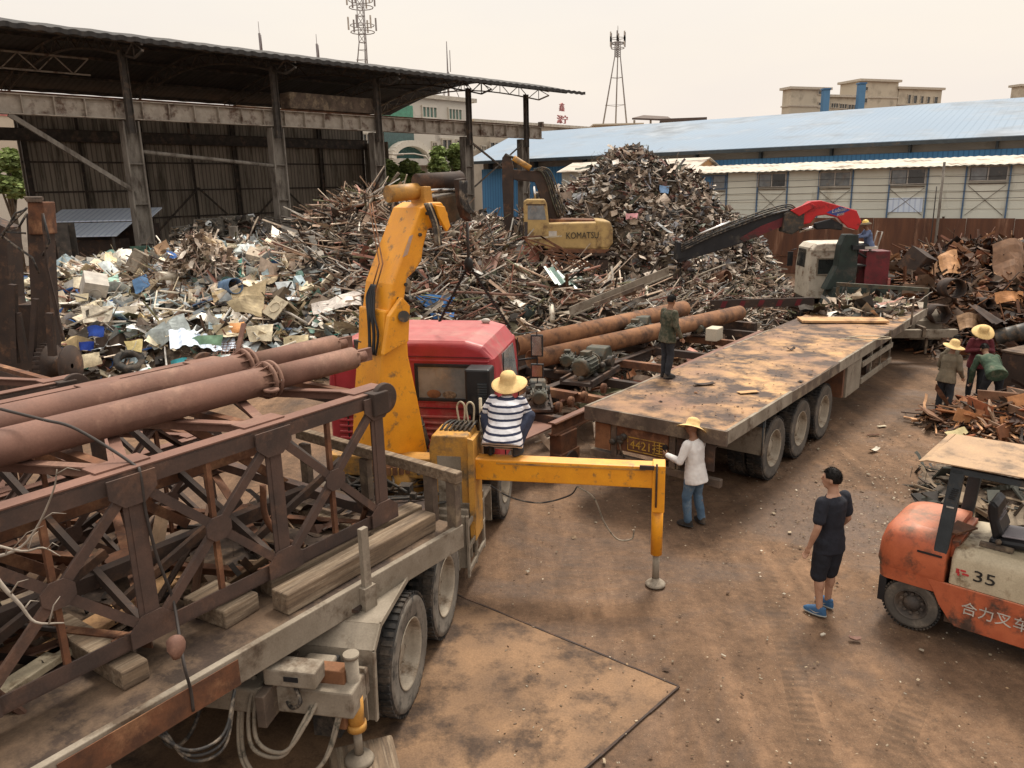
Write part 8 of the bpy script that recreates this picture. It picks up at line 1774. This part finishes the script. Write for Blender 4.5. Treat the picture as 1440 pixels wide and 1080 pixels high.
# man in black, seen from behind-left, head turned left
pb = gp(1152, 860); person('man in black t-shirt and black shorts with blue sneakers seen from behind', (pb.x + .05, pb.y, 0), -28, 1.02, 0, .90,
    dict(L=((-.25, -.03, 1.09), (-.26, .05, .84)), R=((.225, -.03, 1.10), (.25, .13, .90))), dict(L=((-.10, .03, .48), (-.10, -.02, .08), -.25), R=((.09, .03, .48), (.13, .06, .08), .1)),
    headturn=.5, top='tee_black', bottom='shorts', sleeve=.42, trouser=.5, shoe='sneaker', hem=-.03, fat=.88)
# man in white at the trailer corner
pw = gp(975, 737); person('man in loose white shirt blue jeans and straw hat beside the empty flatbed', (pw.x, pw.y, 0), -42, .93, 6, .89,
    dict(L=((-.27, .10, 1.08), (-.22, .36, 1.10)), R=((.26, .02, 1.10), (.24, .12, .86))), dict(L=((-.12, .06, .48), (-.12, .02, .08), -.15), R=((.11, .02, .48), (.13, -.06, .08), .35)),
    headturn=.15, headtilt=-.35, top='shirt_white', bottom='jeans', sleeve=1.0, hat='straw', hattilt=(.35, .45), glove='glove', hem=-.06, skin='skin_tan')
# striped man squatting on the outrigger

OT = ty(705, 650, 2.95); ps = TF @ Vector((OT.x + .02, 3.0, 1.60))
person('man in striped t-shirt and straw hat squatting on the yellow outrigger beam', ps, 14, 1.0, 30, .24,
    dict(L=((-.30, .22, .44), (-.30, .42, .50), .9), R=((.27, .30, .42), (.10, .45, .46), .9)), dict(L=((-.30, .26, .44), (-.17, .02, .08), -.2), R=((.28, .26, .44), (.16, .02, .08), .2)),
    headturn=0, headtilt=-.45, top='stripe', bottom='navy', sleeve=.42, hat='straw', hattilt=(.75, .0), skin='skin_tan', hem=-.02, hair=True, fat=1.25)
# camouflaged man standing on the flatbed
pc = gp(937, 530, ZB2 + .01); person('man in camouflage shirt and dark trousers standing on the empty flatbed', pc, 65, .87, 4, .89,
    dict(L=((-.24, .05, 1.10), (-.16, .26, 1.02)), R=((.25, .02, 1.08), (.23, .16, .86))), dict(L=((-.09, .02, .48), (-.09, 0, .08), 0), R=((.09, .02, .48), (.10, -.05, .08), .2)),
    headturn=.2, headtilt=-.2, top='camo', bottom='dkcloth', sleeve=1.0, skin='skin_tan', hem=-.04)
# four workers at the rusty bars
p1 = gp(1325, 582); person('worker in khaki jacket with pale straw hat left of the rusty bars', p1, 60, .93, 10, .88,
    dict(L=((-.25, .10, 1.08), (-.18, .28, .92)), R=((.25, .05, 1.06), (.22, .22, .88))), dict(L=((-.12, .04, .48), (-.12, .0, .08), 0), R=((.11, .02, .48), (.12, -.10, .08), .2)),
    headtilt=-.4, top='tan', bottom='dkcloth', sleeve=1.0, hat='straw', hattilt=(.3, .2), skin='skin_tan', hem=-.03)
p4 = gp(1332, 572); person('worker half hidden behind the khaki jacket with brown hair', (p4.x + .1, p4.y + .35, 0), 150, .92, 12, .88, top='tan', bottom='dkcloth', sleeve=1.0, skin='skin_tan', headtilt=-.2)
p2 = gp(1368, 560); person('worker in maroon shirt and straw hat looking at his hands', (p2.x, p2.y, 0), 195, .98, 8, .90,
    dict(L=((-.25, .06, 1.12), (-.06, .28, 1.20), .8), R=((.25, .06, 1.12), (.06, .28, 1.18), .8)), None, headtilt=-.55, top='maroonc', bottom='dkcloth', sleeve=.95, hat='straw', hattilt=(-.1, 0), skin='skin_tan', hem=-.05)
p3 = gp(1392, 578); person('bending worker in green jacket reaching down to the rusty bars', (p3.x, p3.y, 0), 158 - 180 + 30, 1.0, 62, .86,
    dict(L=((-.26, .42, .80), (-.24, .50, .52), .9), R=((.28, .40, .82), (.26, .50, .55), .9)), dict(L=((-.14, .12, .46), (-.14, .0, .08), -.1), R=((.18, .14, .46), (.20, .02, .08), .2)),
    headtilt=-.7, top='greenc', bottom='dkcloth', sleeve=1.0, skin='skin_tan', hem=-.02)
# operator on the second crane
so_w = CF @ Vector((seat_c.x, seat_c.y, 0)); person('crane operator in blue shirt and yellow helmet seated on the second crane', (so_w.x, so_w.y, seat_c.z - .08), CHd - 88, .98, 12, .10,
    dict(L=((-.22, .18, .42), (-.16, .42, .38), .9), R=((.22, .18, .42), (.16, .42, .38), .9)), dict(L=((-.13, .40, .08), (-.12, .44, -.36), 0), R=((.13, .40, .08), (.12, .40, -.36), 0)),
    headtilt=-.15, top='bluec', bottom='dkcloth', sleeve=1.0, hat='helmet', skin='skin_tan')
